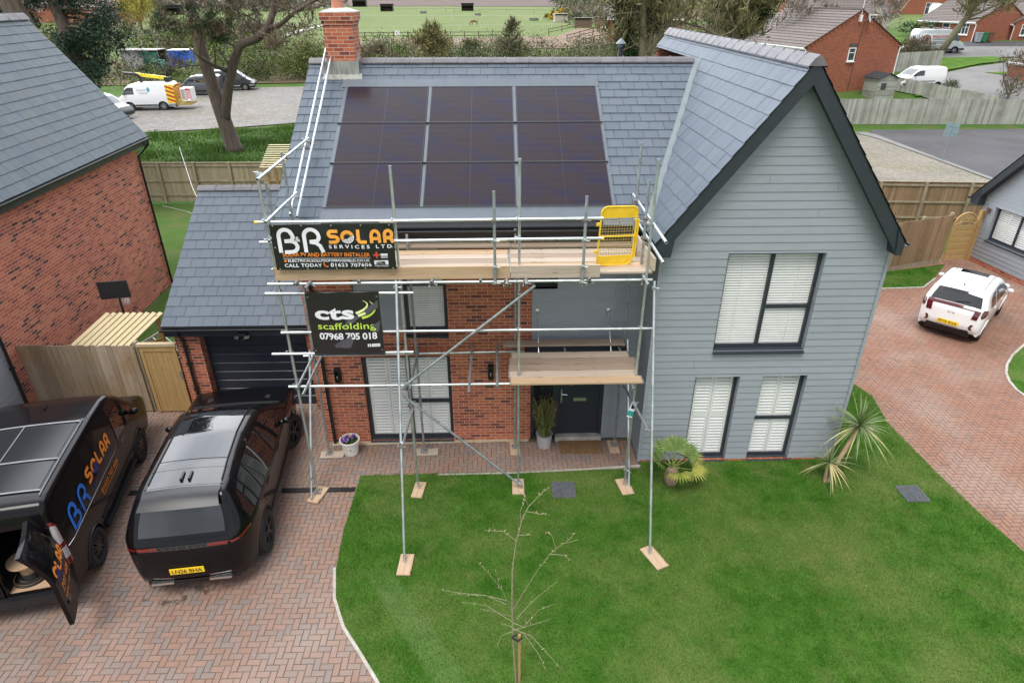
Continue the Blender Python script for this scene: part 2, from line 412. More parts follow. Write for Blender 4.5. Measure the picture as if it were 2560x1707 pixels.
# ---- block paving laid in herringbone
def paver_mat(name, stops, wet=True):
    t = NT(name); p = t.pos(); ri = t.n('NewGeometry').outputs['Random Per Island']
    c = t.ramp(ri, stops); n = t.noise(p, 30, 4); n2 = t.noise(p, .55, 4)
    c = t.mix(t.math('MULTIPLY', n, .4), c, dim(stops[0][1], .55))
    c = t.mix(t.math('MULTIPLY', t.ramp(n2, [(.45, (0, 0, 0)), (.7, (1, 1, 1))]), .45), c, (.33, .28, .245))
    if wet: # damp stain left by the car behind its exhaust
        n5 = t.noise(p, 2.4, 5, .65); sp = t.n('SeparateXYZ', Vector=p)
        dx = t.math('MULTIPLY', t.math('ADD', sp.outputs[0], 5.35), .62); dy = t.math('MULTIPLY', t.math('ADD', sp.outputs[1], -7.5), 1.1)
        rr = t.math('SQRT', t.math('ADD', t.math('MULTIPLY', dx, dx), t.math('MULTIPLY', dy, dy)))
        k = t.math('MULTIPLY', t.n('MapRange', Value=rr, From_Min=.25, From_Max=.62, To_Min=1.0, To_Max=0.0).outputs[0], t.ramp(n5, [(.53, (0, 0, 0)), (.57, (1, 1, 1))]))
        c = t.mix(t.math('MULTIPLY', k, .75), c, (.05, .033, .027))
    t.bump(n, .3, .006)
    return t.set(Base_Color=c, Roughness=.8, Specular_IOR_Level=.3)
PAVE_L = paver_mat('red_grey_pavers', [(0, (.27, .165, .123)), (.4, (.295, .188, .148)), (.65, (.262, .185, .155)), (.85, (.24, .185, .163)), (1, (.205, .175, .162))])
PAVE_R = paver_mat('orange_red_pavers', [(0, (.29, .15, .10)), (.5, (.265, .143, .10)), (.85, (.25, .138, .10)), (1, (.21, .125, .098))], wet=False)

def herring(rects, z=0.0, seed=1):
    cs = .1; g = np.random.default_rng(seed); V = []; F = []
    for (x0, x1, y0, y1) in rects:
        i0, i1, j0, j1 = int(x0/cs), int(x1/cs), int(y0/cs), int(y1/cs)
        for i in range(i0, i1):
            for j in range(j0, j1):
                m = (i-j) % 4
                if m == 0: w, h = 2, 1
                elif m == 3: w, h = 1, 2
                else: continue
                gp = .0025; b = .0045; dz = g.normal(0, .0018)
                xa, xb, ya, yb = i*cs+gp, (i+w)*cs-gp, j*cs+gp, (j+h)*cs-gp
                tx, ty = g.normal(0, .0012, 2)
                k = len(V)
                for q, (X0, X1, Y0, Y1) in ((z-.02, (xa, xb, ya, yb)), (z+dz, (xa+b, xb-b, ya+b, yb-b))):
                    V += [(X0, Y0, q-tx-ty), (X1, Y0, q+tx-ty), (X1, Y1, q+tx+ty), (X0, Y1, q-tx+ty)]
                F += [(k+4, k+5, k+6, k+7), (k, k+1, k+5, k+4), (k+1, k+2, k+6, k+5), (k+2, k+3, k+7, k+6), (k+3, k, k+4, k+7)]
    return V, F
V, F = herring([(-13, -2.8, 1.2, 13.4), (-2.8, -1.2, 1.2, 8.8), (-2.8, 2.95, 10.4, 11.52)])
tag(fast_mesh('driveway', V, F, PAVE_L), kind='structure')
drape('driveway_bed', [(-14, 1), (-1.2, 1), (-1.2, 8.8), (-2.8, 8.8), (-2.8, 10.4), (2.95, 10.4), (2.95, 11.62), (-3.6, 11.62), (-3.6, 13.2), (-14, 13.2)], BEDSAND, -.008, flat=0)
V, F = herring([(7.0, 18.9, 4, 22.7)], seed=2)
tag(fast_mesh('shared_drive', V, F, PAVE_R), kind='structure')
drape('shared_drive_bed', [(7, 3.8), (19, 3.8), (19, 22.8), (7, 22.8)], BEDSAND, -.008, flat=0)
drape('gravel_strip', [(-3.7, 11.45), (.62, 11.5), (.62, 11.62), (-3.7, 11.62)], PEA, .012, flat=0)

# ---- lawns
LE = [(-2.88, 10.42), (-2.9, 9.8), (-2.92, 8.9), (-2.86, 8.0), (-2.72, 7.35), (-2.46, 6.8), (-2.16, 6.4), (-1.8, 5.9), (-1.5, 5.4), (-1.4, 4), (-1.4, 1)]
lawn_poly = LE + [(9.3, 1), (9.25, 8), (9.1, 9), (9.0, 10.2), (8.92, 12.0), (9.15, 13.1), (8.95, 13.75), (7.0, 14.6), (7.0, 10.72), (2.92, 10.72), (2.92, 10.5)]
drape('lawn', lawn_poly, LAWN, .025, flat=0, thick=.06)
strip_poly = [(7.0, 19.55), (12.1, 19.62), (14.3, 19.72), (15.2, 20.5), (16.35, 21.75), (13.7, 21.05), (7.0, 19.9)]
drape('verge_lawn', strip_poly, LAWN, .025, flat=0, thick=.06)
island_poly = [(14.9, 15.7), (14.0, 15.0), (13.5, 14.5), (13.2, 14.1), (13.0, 13.7), (12.9, 13.3), (12.92, 12.7), (13.3, 12), (14, 11.5), (20, 11), (20, 18)]
drape('rounded_lawn', island_poly, LAWN, .025, flat=0, thick=.06)
# pale edging stones round the lawns
def edging(name, pts, w=.06, h=.035):
    b = MB()
    for p, q in zip(pts[:-1], pts[1:]): b.beam((*p, h/2), (*q, h/2), w, h)
    return tag(b.build(name, CONC), kind='structure')
edging('lawn_edging', [(x-.03, y) for x, y in LE[3:9]], .05)
edging('path_edging', [(-1.3, 10.41), (.3, 10.43), (1.7, 10.5), (2.92, 10.6)], .05, .03)
edging('verge_edging', [(7.05, 19.53), (12.1, 19.58), (14.33, 19.68), (15.2, 20.45)], .05)
edging('rounded_edging', island_poly[:7], .06)

def grass(name, polys, n, h, seed):
    g = np.random.default_rng(seed); P = []
    for poly in polys:
        A = np.array(poly); lo, hi = A.min(0), A.max(0)
        lo = np.maximum(lo, [-3.2, 5.3])
        c = g.uniform(lo, hi, (n*2, 2)); ins = np.zeros(len(c), bool); j = len(A)-1
        for i in range(len(A)):
            cond = ((A[i, 1] > c[:, 1]) != (A[j, 1] > c[:, 1])) & (c[:, 0] < (A[j, 0]-A[i, 0])*(c[:, 1]-A[i, 1])/(A[j, 1]-A[i, 1]+1e-9)+A[i, 0])
            ins ^= cond; j = i
        P.append(c[ins][:n])
    c = np.concatenate(P); m = len(c)
    a = g.uniform(0, 6.283, m); w = g.uniform(.003, .006, m); hh = h*g.uniform(.5, 1.25, m)
    lx, ly = g.normal(0, .45, m)*hh, g.normal(0, .45, m)*hh
    V = np.zeros((m, 3, 3)); dx, dy = np.cos(a)*w, np.sin(a)*w
    V[:, 0] = np.stack([c[:, 0]-dx, c[:, 1]-dy, np.full(m, .02)], -1)
    V[:, 1] = np.stack([c[:, 0]+dx, c[:, 1]+dy, np.full(m, .02)], -1)
    V[:, 2] = np.stack([c[:, 0]+lx, c[:, 1]+ly, .025+hh], -1)
    o = fast_mesh(name, V.reshape(-1, 3), np.arange(3*m).reshape(-1, 3), BLADE)
    return tag(o, 'short mown green grass of the front lawn', 'grass', kind='stuff')
vis_lawn = LE[:9] + [(9.25, 5.4), (9.25, 8), (9.1, 9), (9.0, 10.2), (8.92, 12.0), (9.15, 13.1), (8.95, 13.75), (7.02, 14.6), (7.02, 10.7), (2.92, 10.7), (2.92, 10.5)]
grass('lawn_grass', [vis_lawn], 330000, .034, 3)
o = grass('verge_grass', [strip_poly, island_poly], 25000, .04, 4); o['label'] = 'mown green grass of the verge and rounded lawn by the white car'

# ---- yards, roads and fields farther off
drape('gravel_yard', [(-60, 50), (-34, 47.2), (-26.1, 48.6), (-20, 50.5), (-15.6, 52.5), (-6, 54), (0, 60), (0, 79), (-12, 78), (-20.8, 75.4), (-26.9, 74.4), (-33, 70), (-38.5, 67), (-60, 62)], GRAVEL, .03, cell=6)
drape('stony_yard', [(10, 26.5), (26.9, 26.5), (26.3, 34.1), (26.4, 40.3), (26.3, 45.5), (25, 48), (10, 48)], DIRT, .01, cell=6)
drape('asphalt_road', [(26.5, 24), (60, 24), (60, 48.3), (27.4, 48.3), (26.6, 46.6), (26.5, 40.3)], ASPH, .02, cell=6)
drape('road_kerb', [(26.35, 26), (26.65, 26), (26.65, 40.3), (26.8, 46.3), (26.5, 47.3), (25.6, 47.2), (26.1, 45.2), (26.25, 40.3)], ASPH_P, .05, cell=6)
drape('cul_de_sac', [(37.3, 57.4), (48, 56.5), (60, 58), (66, 66), (62, 73), (54.5, 72.6), (48, 69.5), (43.8, 66.5), (40.5, 63), (35.5, 60.6)], ASPH_P, .05, cell=2)
drape('far_lane', [(40, 73.5), (48.5, 74), (58, 75.2), (75, 75.5), (75, 81.5), (58, 81.5), (46, 80.5), (40, 79)], ASPH_P, .06, cell=2)
drape('bungalow_drive', [(52.5, 80.5), (66, 80.5), (66, 83.2), (53.5, 83.2)], ASPH, .09, cell=2)
LAWN_F = pm('far_lawn', (.075, .15, .022), .95, var=.25, ns=.8, world_pos=True, spec=.1)
drape('lane_verge', [(41.8, 65.4), (45, 68), (50, 71.2), (55, 73.1), (54, 75), (48.5, 74.4), (44, 73)], LAWN_F, .10, cell=2)
drape('turning_island', [(47.2, 66.2), (49.5, 63.2), (47.6, 61.6), (52, 60.5), (56, 63), (53, 66.5)], LAWN_F, .10, cell=2)
drape('shed_verge', [(36.2, 58.2), (41.3, 58.9), (39.6, 60.1), (37, 60.4)], LAWN_F, .10, cell=2)
drape('bungalow_lawn', [(50.5, 81.6), (55.5, 82.4), (55.5, 84.5), (49, 86), (47, 83)], LAWN_F, .10, cell=2)
drape('ploughed_field', [(-330, 545), (-140, 500), (-40, 505), (70, 470), (120, 640), (60, 1000), (-330, 1000)], PLOUGH, .15, cell=40)
drape('sand_paddock', [(-36, 134), (48, 128), (60, 168), (24, 205), (14, 168), (-36, 160)], SAND, .08, cell=10)
drape('farm_path', [(-53, 150), (-48.5, 150), (-52.5, 215), (-57, 300), (-75, 350), (-76.5, 348), (-60, 298), (-54.5, 213)], TREAD, .12, cell=10)
drape('scrub_floor', [(-75, 74), (-20, 79), (40, 84), (48, 112), (-60, 112), (-90, 95)], SCRUB_G, .05, cell=6)
# ------------------------------------------------------------------ building helpers
def clip_poly(poly, a, b, c):
    """keep the part of a convex polygon where a*u+b*v<=c"""
    out = []
    for i in range(len(poly)):
        p, q = poly[i], poly[(i+1) % len(poly)]
        dp, dq = a*p[0]+b*p[1]-c, a*q[0]+b*q[1]-c
        if dp <= 1e-9: out.append(p)
        if (dp < -1e-9 and dq > 1e-9) or (dp > 1e-9 and dq < -1e-9):
            k = dp/(dp-dq); out.append((p[0]+(q[0]-p[0])*k, p[1]+(q[1]-p[1])*k))
    return out

def slates(mb, o, U, V, poly, w=.30, g=.25, skip=None, seed=0):
    """real slates in courses on the plane o+u*U+v*V (V up the slope), clipped to a convex polygon; material 0 slate, 1 underlay"""
    o, U, V = Vector(o), Vector(U).normalized(), Vector(V).normalized(); N = U.cross(V)
    if N.z < 0: N = -N
    q = random.Random(seed)
    P = lambda u, v, h: o+U*u+V*v+N*h
    mb.mi = 1; mb.poly([P(a, b, -.004) for a, b in poly]); mb.mi = 0
    ar = sum(poly[i][0]*poly[(i+1) % len(poly)][1]-poly[(i+1) % len(poly)][0]*poly[i][1] for i in range(len(poly)))
    sgn = 1 if ar > 0 else -1
    us = [p[0] for p in poly]; vs = [p[1] for p in poly]
    row = math.floor(min(vs)/g+1e-6); v = row*g
    while v < max(vs)-.02:
        uu = math.floor(min(us)/w)*w - (w/2 if row % 2 else 0)
        while uu < max(us):
            gp = .0035
            pl = [(uu+gp, v), (uu+w-gp, v), (uu+w-gp, v+g+.01), (uu+gp, v+g+.01)]
            for i in range(len(poly)):
                p1, p2 = poly[i], poly[(i+1) % len(poly)]
                a, b = (p2[1]-p1[1])*sgn, -(p2[0]-p1[0])*sgn
                pl = clip_poly(pl, a, b, a*p1[0]+b*p1[1])
                if len(pl) < 3: break
            uu += w
            if len(pl) < 3: continue
            cu, cv = sum(p[0] for p in pl)/len(pl), sum(p[1] for p in pl)/len(pl)
            if skip and any(s[0]+.16 < cu < s[1]-.16 and s[2] < cv < s[3] for s in skip): continue
            j = q.uniform(-.0015, .003); dv = q.uniform(-.003, .003)
            top = [P(a, b+(dv if b < v+.01 else 0), .013*(1-(b-v)/(g+.01))+.003+j) for a, b in pl]
            mb.poly(top)
            for i in range(len(pl)):   # front thickness of the slate's lower edge
                a, b = pl[i], pl[(i+1) % len(pl)]
                if a[1] < v+.004 and b[1] < v+.004:
                    mb.quad(top[i], top[i]-N*.012, top[(i+1) % len(pl)]-N*.012, top[(i+1) % len(pl)])
        v += g; row += 1

def ridge_tiles(name, p, q, parent, half=.17, drop=.10, L=.45, ang=None):
    p, q = Vector(p), Vector(q); n = max(1, round((q-p).length/L)); b = MB()
    side = (q-p).normalized().cross(Vector((0, 0, 1))); up = Vector((0, 0, 1))
    for i in range(n):
        a = p+(q-p)*((i+.006)/n); c = p+(q-p)*((i+.994)/n); pr = []
        for e in (a, c):
            pr.append([e-side*half-up*drop, e-side*half*.45-up*drop*.33, e, e+side*half*.45-up*drop*.33, e+side*half-up*drop])
        for k in range(4): b.quad(pr[0][k], pr[1][k], pr[1][k+1], pr[0][k+1])
        for e in pr: b.poly(e if e is pr[0] else e[::-1])
        for k in (0, 4): b.quad(pr[0][k], pr[1][k], pr[1][k]-up*.025, pr[0][k]-up*.025)
        j = MB()
        if i: b.tube([a-side*half*1.01-up*drop, a+up*.012, a+side*half*1.01-up*drop], .014, 5)
    return b.build(name, RIDGE, parent)

def wall(name, x0, x1, z0, z1, y, holes, mat, parent, depth=.14, back=None):
    """wall in the XZ plane facing -Y with rectangular openings and their reveals"""
    b = MB(); xs_ = sorted({x0, x1, *[h[0] for h in holes], *[h[1] for h in holes]}); zs = sorted({z0, z1, *[h[2] for h in holes], *[h[3] for h in holes]})
    xs_ = [x for x in xs_ if x0 <= x <= x1]; zs = [z for z in zs if z0 <= z <= z1]
    for xa, xb in zip(xs_[:-1], xs_[1:]):
        for za, zb in zip(zs[:-1], zs[1:]):
            cx, cz = (xa+xb)/2, (za+zb)/2
            if any(h[0] < cx < h[1] and h[2] < cz < h[3] for h in holes): continue
            b.quad((xa, y, za), (xb, y, za), (xb, y, zb), (xa, y, zb))
    for h in holes:
        a, c, e, f = h
        b.quad((a, y, e), (a, y, f), (a, y+depth, f), (a, y+depth, e)); b.quad((c, y, f), (c, y, e), (c, y+depth, e), (c, y+depth, f))
        b.quad((a, y, f), (c, y, f), (c, y+depth, f), (a, y+depth, f)); b.quad((c, y, e), (a, y, e), (a, y+depth, e), (c, y+depth, e))
    return b.build(name, mat, parent)

def boards(name, y, z0, z1, xl, xr, holes, mat, parent, ex=.15, depth=.12, seed=0, axis='y', sgn=-1, ends=True):
    """lapped weatherboards: xl(z), xr(z) give the wall's ends; axis 'y': wall faces -Y; 'x': wall faces +-X"""
    b = MB(); q = random.Random(seed)
    def P(a, h, z): return (a, y+sgn*h, z) if axis == 'y' else (y+sgn*h, a, z)
    z = z0
    while z < z1-.01:
        zt = min(z+ex, z1)
        cuts = sorted({z, zt, *[c for h in holes for c in (h[2], h[3]) if z < c < zt]})
        joints = []
        for za, zb in zip(cuts[:-1], cuts[1:]):
            zm = (za+zb)/2; a0, a1 = xl(zm), xr(zm)
            spans = [(xl, xr, None, None)]
            segs = [(None, None)]
            hs = sorted([h for h in holes if h[2] < zm < h[3]])
            edges = [xl] + sum([[h[0], h[1]] for h in hs], []) + [xr]
            for e0, e1 in zip(edges[::2], edges[1::2]):
                f0 = e0 if callable(e0) else (lambda zz, e=e0: e)
                f1 = e1 if callable(e1) else (lambda zz, e=e1: e)
                if f1(zm)-f0(zm) < .01: continue
                ha, hb = .012*(1-(za-z)/ex), .012*(1-(zb-z)/ex)
                b.quad(P(f0(za), ha+.004, za), P(f1(za), ha+.004, za), P(f1(zb), hb+.004, zb), P(f0(zb), hb+.004, zb))
                if za == z: b.quad(P(f0(za), 0, za), P(f1(za), 0, za), P(f1(za), ha+.004, za), P(f0(za), ha+.004, za))
                if za == z and q.random() < .18 and f1(zm)-f0(zm) > 1.5:
                    jx = q.uniform(f0(zm)+.4, f1(zm)-.4); b.mi = 1
                    b.quad(P(jx-.003, ha+.006, za), P(jx+.003, ha+.006, za), P(jx+.003, hb+.006, zb), P(jx-.003, hb+.006, zb)); b.mi = 0
        z = zt
    b.mi = 0
    for (a, c, e, f) in holes:
        I = -sgn*depth
        b.quad(P(a, .02, e), P(a, .02, f), P(a, -depth, f), P(a, -depth, e)); b.quad(P(c, .02, f), P(c, .02, e), P(c, -depth, e), P(c, -depth, f))
        b.quad(P(a, .02, f), P(c, .02, f), P(c, -depth, f), P(a, -depth, f))
    return b.build(name, [mat, CLAD_J], parent)
CLAD_J = pm('board_joint', (.12, .15, .165), .7)

BLIND = pm('white_blind', (.80, .80, .78), .5, var=.04); SHUT = pm('white_shutter', (.82, .83, .80), .45, var=.03)
ROOMD = pm('dim_room', (.22, .23, .22), .9)
FRAME_BEVEL = .055
def window(parent, x0, x1, z0, z1, y, mull=(), trans=(), cover='blind', sill=True, fw=.055, frame=None, name='window'):
    """window facing -Y: y is the frame's front plane. mull: x of posts; trans: (xa, xb, z) rails; casements get a second frame"""
    fm = frame or ANTH
    b = MB(); d_ = .07
    for (a, c, e, f) in ((x0, x0+fw, z0, z1), (x1-fw, x1, z0, z1)): b.box(a, c, y, y+d_, e, f)
    for (a, c, e, f) in ((x0+fw, x1-fw, z0, z0+fw), (x0+fw, x1-fw, z1-fw, z1)): b.box(a, c, y+.001, y+d_, e, f)
    for m in mull: b.box(m-fw*.6, m+fw*.6, y+.002, y+d_, z0+fw, z1-fw)
    for (a, c, z) in trans: b.box(a, c, y+.003, y+d_, z-fw*.6, z+fw*.6)
    root = b.build(name, fm, parent)
    root.name = name
    if sill:
        s_ = MB(); s_.prism([(x0-.0, y, z0-.005), (x0, y-.17, z0-.045), (x0, y-.17, z0-.075), (x0, y, z0-.06)], (x1-x0, 0, 0)); s_.build('sill', fm, root)
    g = MB(); g.quad((x0+fw*.9, y+.03, z0+fw*.9), (x1-fw*.9, y+.03, z0+fw*.9), (x1-fw*.9, y+.03, z1-fw*.9), (x0+fw*.9, y+.03, z1-fw*.9)); g.build('pane', GLASS, root)
    rm = MB(); rm.quad((x0+.01, y+.20, z0), (x1-.01, y+.20, z0), (x1-.01, y+.20, z1), (x0+.01, y+.20, z1)); rm.build('room_back', ROOMD, root)
    xs_ = [x0+fw]+list(mull)+[x1-fw]; c = MB()
    if cover == 'blind':
        n = int((z1-z0)/.052)
        for i in range(n):
            z = z0+fw*.5+(z1-z0-fw)*(i+.5)/n
            c.prism([(x0+fw, y+.046, z-.018), (x0+fw, y+.048, z-.019), (x0+fw, y+.064, z+.018), (x0+fw, y+.062, z+.019)], (x1-x0-2*fw, 0, 0))
        for i in range(3):
            xx = x0+(x1-x0)*(.2+.3*i); c.box(xx-.004, xx+.004, y+.04, y+.043, z0+fw, z1-fw)
        c.build('blind', BLIND, root)
    elif cover == 'shutter':
        for a, e in zip(xs_[:-1], xs_[1:]):
            n = max(1, round((e-a)/.42))
            for k in range(n):
                l, rr = a+(e-a)*k/n+.004, a+(e-a)*(k+1)/n-.004; st = .05
                zs = [z0+.01] + [z for (p, q, z) in trans if p < (l+rr)/2 < q] + ([z0+(z1-z0)*.5] if not [1 for (p, q, z) in trans if p < (l+rr)/2 < q] else []) + [z1-.01]
                c.box(l, l+st, y+.045, y+.07, z0+.01, z1-.01); c.box(rr-st, rr, y+.045, y+.07, z0+.01, z1-.01)
                for za, zb in zip(zs[:-1], zs[1:]):
                    c.box(l+st, rr-st, y+.046, y+.069, za, za+.08); c.box(l+st, rr-st, y+.046, y+.069, zb-.06, zb)
                    m = int((zb-za-.14)/.070)
                    for i in range(m):
                        z = za+.08+(zb-za-.14)*(i+.5)/m
                        c.prism([(l+st, y+.040, z-.025), (l+st, y+.045, z-.028), (l+st, y+.074, z+.015), (l+st, y+.069, z+.020)], (rr-l-2*st, 0, 0))
        c.build('shutter', SHUT, root)
    return root

def lantern(parent, x, y, z):
    b = MB(); b.box(x-.055, x+.055, y-.015, y, z-.16, z+.16); b.box(x-.06, x+.06, y-.13, y-.015, z+.12, z+.15); b.box(x-.055, x+.055, y-.12, y-.015, z-.16, z-.135)
    for sx in (-.05, .05): b.box(x+sx-.007, x+sx+.007, y-.118, y-.104, z-.135, z+.12)
    o = b.build('wall_lantern', INK, parent)
    g = MB(); g.box(x-.045, x+.045, y-.1, y-.02, z-.13, z+.115); g.build('lantern_glass', TINT, o)
    q = MB(); q.lathe([(0, z-.09), (.014, z-.08), (.016, z-.02), (0, z)], (x, y-.112, 0), 8); q.build('bulb', CHROME, o)

def pipe(name, pts, parent, mat=None, rad=.034):
    b = MB(); b.tube(pts, rad, 8)
    for i in range(1, 3):
        z = pts[-1][2]*(1-i/3)+pts[-2][2]*i/3 if len(pts) > 1 else 0
        b.box(pts[-1][0]-.045, pts[-1][0]+.045, pts[-1][1]-.045, pts[-1][1]+.045, z-.02, z+.02)
    return b.build(name, mat or BLACKP, parent, smooth=False)

# ------------------------------------------------------------------ the main house
MK = 2.42/4.34                                   # slope of the main roof
EY, EZ, RY = 11.3, 5.0, 15.64                    # eaves y, z and ridge y
RZ = EZ+MK*(RY-EY)
GA = math.tan(R(53.3)); GX0, GXC, GX1, GZE = 2.70, 4.875, 7.05, 4.94   # gable wing: eaves x, ridge x, eaves x, eaves z
GZR = GZE+GA*(GXC-GX0); GF_, GB = 10.45, 19.95
house = thing('detached_house', 'brick and grey boarded house behind the scaffold, with slate roofs and solar panels', 'house', (0, 0, 0))
wall('brick_wall', -3.86, .655, 0, 4.85, 11.6, [(-2.87, -1.03, .03, 2.15), (-2.87, -1.03, 2.68, 4.75)], BRICK, house)
cb_ = boards('boarded_wall', 11.6, 0.02, 4.86, lambda z: .655, lambda z: 2.9, [(.66, 2.22, .0, 2.06), (.68, 1.15, 3.64, 4.72)], CLAD, house, seed=3)
boards('boarded_gable_wall', 10.75, .06, 7.75, lambda z: max(2.9, GXC-(GZR-.12-z)/GA), lambda z: min(7.0, GXC+(GZR-.12-z)/GA),
       [(4.10, 5.86, 2.68, 4.66), (3.85, 4.73, .06, 2.10), (5.19, 6.07, .06, 2.11)], CLAD, house, seed=5)
boards('boarded_side_wall', 2.9, .06, 4.95, lambda z: 10.75, lambda z: 11.6, [], CLAD, house, axis='x', sgn=-1)
b = MB(); b.quad((7.0, 10.75, 0), (7.0, 19.8, 0), (7.0, 19.8, 5.1), (7.0, 10.75, 5.1)); b.quad((7.0, 19.8, 0), (2.9, 19.8, 0), (2.9, 19.8, 5), (7.0, 19.8, 5)); b.poly([(2.9, 19.8, 5), (7, 19.8, 5), (GXC, 19.8, GZR-.1)])
b.quad((-3.86, 11.6, 0), (-3.86, 19.6, 0), (-3.86, 19.6, 5), (-3.86, 11.6, 5)); b.poly([(-3.86, 11.35, 4.95), (-3.86, 19.85, 4.95), (-3.86, RY, RZ-.06)]); b.quad((-3.86, 19.6, 0), (2.9, 19.6, 0), (2.9, 19.6, 5), (-3.86, 19.6, 5))
b.build('side_walls', BRICK, house)
for x in (2.9, 7.0): b = MB(); b.box(x-.03, x+.03, 10.715, 10.742, .03, 4.8); b.build('corner_trim', CLAD, house)
b = MB(); b.box(2.9, 7.0, 10.735, 10.76, 0, .06); b.build('brick_plinth', BRICK, house)

# windows of the house
window(house, 4.10, 5.86, 2.70, 4.66, 10.85, mull=(4.97,), trans=((4.97, 5.80, 3.55),), cover='blind')
window(house, 3.85, 4.73, .07, 2.10, 10.85, cover='shutter')
window(house, 5.19, 6.07, .07, 2.11, 10.85, trans=((5.25, 6.01, 1.02),), cover='shutter')
window(house, -2.87, -1.03, .05, 2.15, 11.68, mull=(-1.93,), trans=((-1.93, -1.1, 1.0),), cover='shutter', fw=.07)
window(house, -1.88, -1.03, 2.70, 4.75, 11.68, trans=((-1.82, -1.09, 3.73),), cover='blind', fw=.07)
boards('boarded_panel', 11.66, 2.68, 4.75, lambda z: -2.865, lambda z: -1.88, [], CLAD, house, seed=8)
window(house, .68, 1.15, 3.64, 4.72, 11.68, cover='none', sill=False)
# front door with side light
b = MB(); b.box(.66, .72, 11.61, 11.72, 0, 2.06); b.box(1.13, 1.24, 11.61, 11.72, 0, 2.06); b.box(2.15, 2.22, 11.61, 11.72, 0, 2.06); b.box(.72, 2.15, 11.612, 11.72, 2.0, 2.06); b.box(.72, 1.13, 11.612, 11.72, 0, .07)
fr = b.build('door_frame', ANTH, house)
b = MB(); b.box(.72, 1.13, 11.68, 11.69, .07, 2.0); b.build('side_light', DGLASS, fr)
b = MB(); b.box(1.24, 2.15, 11.64, 11.70, .12, 2.0); door = b.build('front_door', NAVY, house)
b = MB(); b.box(1.58, 1.86, 11.615, 11.64, 1.03, 1.06); b.box(1.58, 1.86, 11.62, 11.64, .985, 1.035); b.build('letterbox', CHROME, door)
b = MB(); b.box(1.305, 1.335, 11.615, 11.64, .95, 1.28); b.tube([(1.32, 11.60, 1.17), (1.44, 11.595, 1.16)], .011, 6); b.build('handle', CHROME, door)
b = MB(); b.box(1.2, 2.22, 11.5, 11.64, .0, .12); b.build('door_step', CONC, house)
b = MB(); b.box(.5, 2.55, 10.80, 11.6, 2.42, 2.50); can = b.build('door_canopy', ANTH, house)
for x in (.76, 2.18):
    b = MB(); b.tube([(x, 11.59, 3.17), (x, 10.9, 2.5)], .011, 6); b.lathe([(0, 11.56), (.045, 11.57), (.045, 11.595)], (x, 0, 3.17), 10, axis='y'); b.build('tie_rod', CHROME, can)
b = MB(); b.box(2.27, 2.37, 11.5, 11.59, 1.95, 2.03); b.lathe([(.0, 1.86), (.04, 1.88), (.05, 1.95)], (2.33, 11.53, 0), 10); b.build('wall_light', BLACKP, house)
lantern(house, -3.375, 11.6, 1.76); lantern(house, -.19, 11.6, 1.79)
b = MB(); b.quad((-2.9, 11.592, 2.15), (-1.0, 11.592, 2.15), (-1.0, 11.592, 2.37), (-2.9, 11.592, 2.37))
# soldier course above the ground floor window: bricks on end
t_ = MB()
for i in range(25):
    x = -2.9+i*.076; t_.box(x, x+.066, 11.588, 11.605, 2.155, 2.37)
t_.build('soldier_course', pm('soldier_brick', (.34, .105, .06), .85, isl=.2, var=.2), house)

# roofs: main range
o0 = (-4.12, EY, EZ); U_ = (1, 0, 0); V_ = (0, 1, MK); vl = math.hypot(1, MK)
roof = MB()
PU0, PU1, PV0, PV1 = -3.24+4.12, 2.17+4.12, (11.45-EY)*vl, (15.03-EY)*vl
vtop = (RY-EY)*vl
valx = lambda y: GX0+(EZ+MK*(y-EY)-GZE)/GA
slates(roof, o0, U_, V_, [(0, 0), (valx(EY)+4.12, 0), (valx(RY)+4.12, vtop), (0, vtop)], .302, .262, skip=[(PU0, PU1, PV0-.1, PV1)], seed=1)
roof.mi = 1; roof.quad((-4.12, RY, RZ), (4.5, RY, RZ), (4.5, 19.9, EZ), (-4.12, 19.9, EZ))
roof.quad((-4.12, EY, EZ-.02), (2.7, EY, EZ-.02), (4.4, RY, RZ-.02), (-4.12, RY, RZ-.02))
roof_main = roof.build('roof', [SLATE, UNDER], house)
ridge_tiles('ridge_tiles', (-2.98, RY, RZ+.075), (4.42, RY, RZ+.075), roof_main, .15, .09, .54)
ridge_tiles('ridge_tiles', (-4.14, RY, RZ+.075), (-3.72, RY, RZ+.075), roof_main, .15, .09, .45)
b = MB()
for y0, y1 in ((EY, RY), (RY, 19.9)):
    za, zb = (EZ, RZ) if y0 == EY else (RZ, EZ)
    b.beam((-4.115, y0, za-.03), (-4.115, y1, zb-.03), .03, .07)
b.build('verge_trim', ANTH, roof_main)
# gable wing
wing = MB(); sl = math.hypot(1, GA); gl = (GXC-GX0)*sl
ux = lambda y: y-GF_
vy = lambda z: (z-GZE)/math.sin(R(53.3))
ys_val = EY+(GZE-EZ)/MK
slates(wing, (GX0, GF_, GZE), (0, 1, 0), (1, 0, GA), [(0, 0), (ux(11.25), 0), (ux(RY), vy(RZ)), (0, vy(RZ))], .30, .262, seed=2)
slates(wing, (GX0, GF_, GZE), (0, 1, 0), (1, 0, GA), [(0, vy(RZ)), (ux(GB), vy(RZ)), (ux(GB), gl), (0, gl)], .30, .262, seed=2)
slates(wing, (GX1, GF_, GZE), (0, 1, 0), (-1, 0, GA), [(0, 0), (GB-GF_, 0), (GB-GF_, gl), (0, gl)], .30, .262, seed=3)
roof_wing = wing.build('gable_roof', [SLATE, UNDER], house)
ridge_tiles('ridge_tiles', (GXC, GF_-.01, GZR+.06), (GXC, GB, GZR+.06), roof_wing, .145, .16, .46)
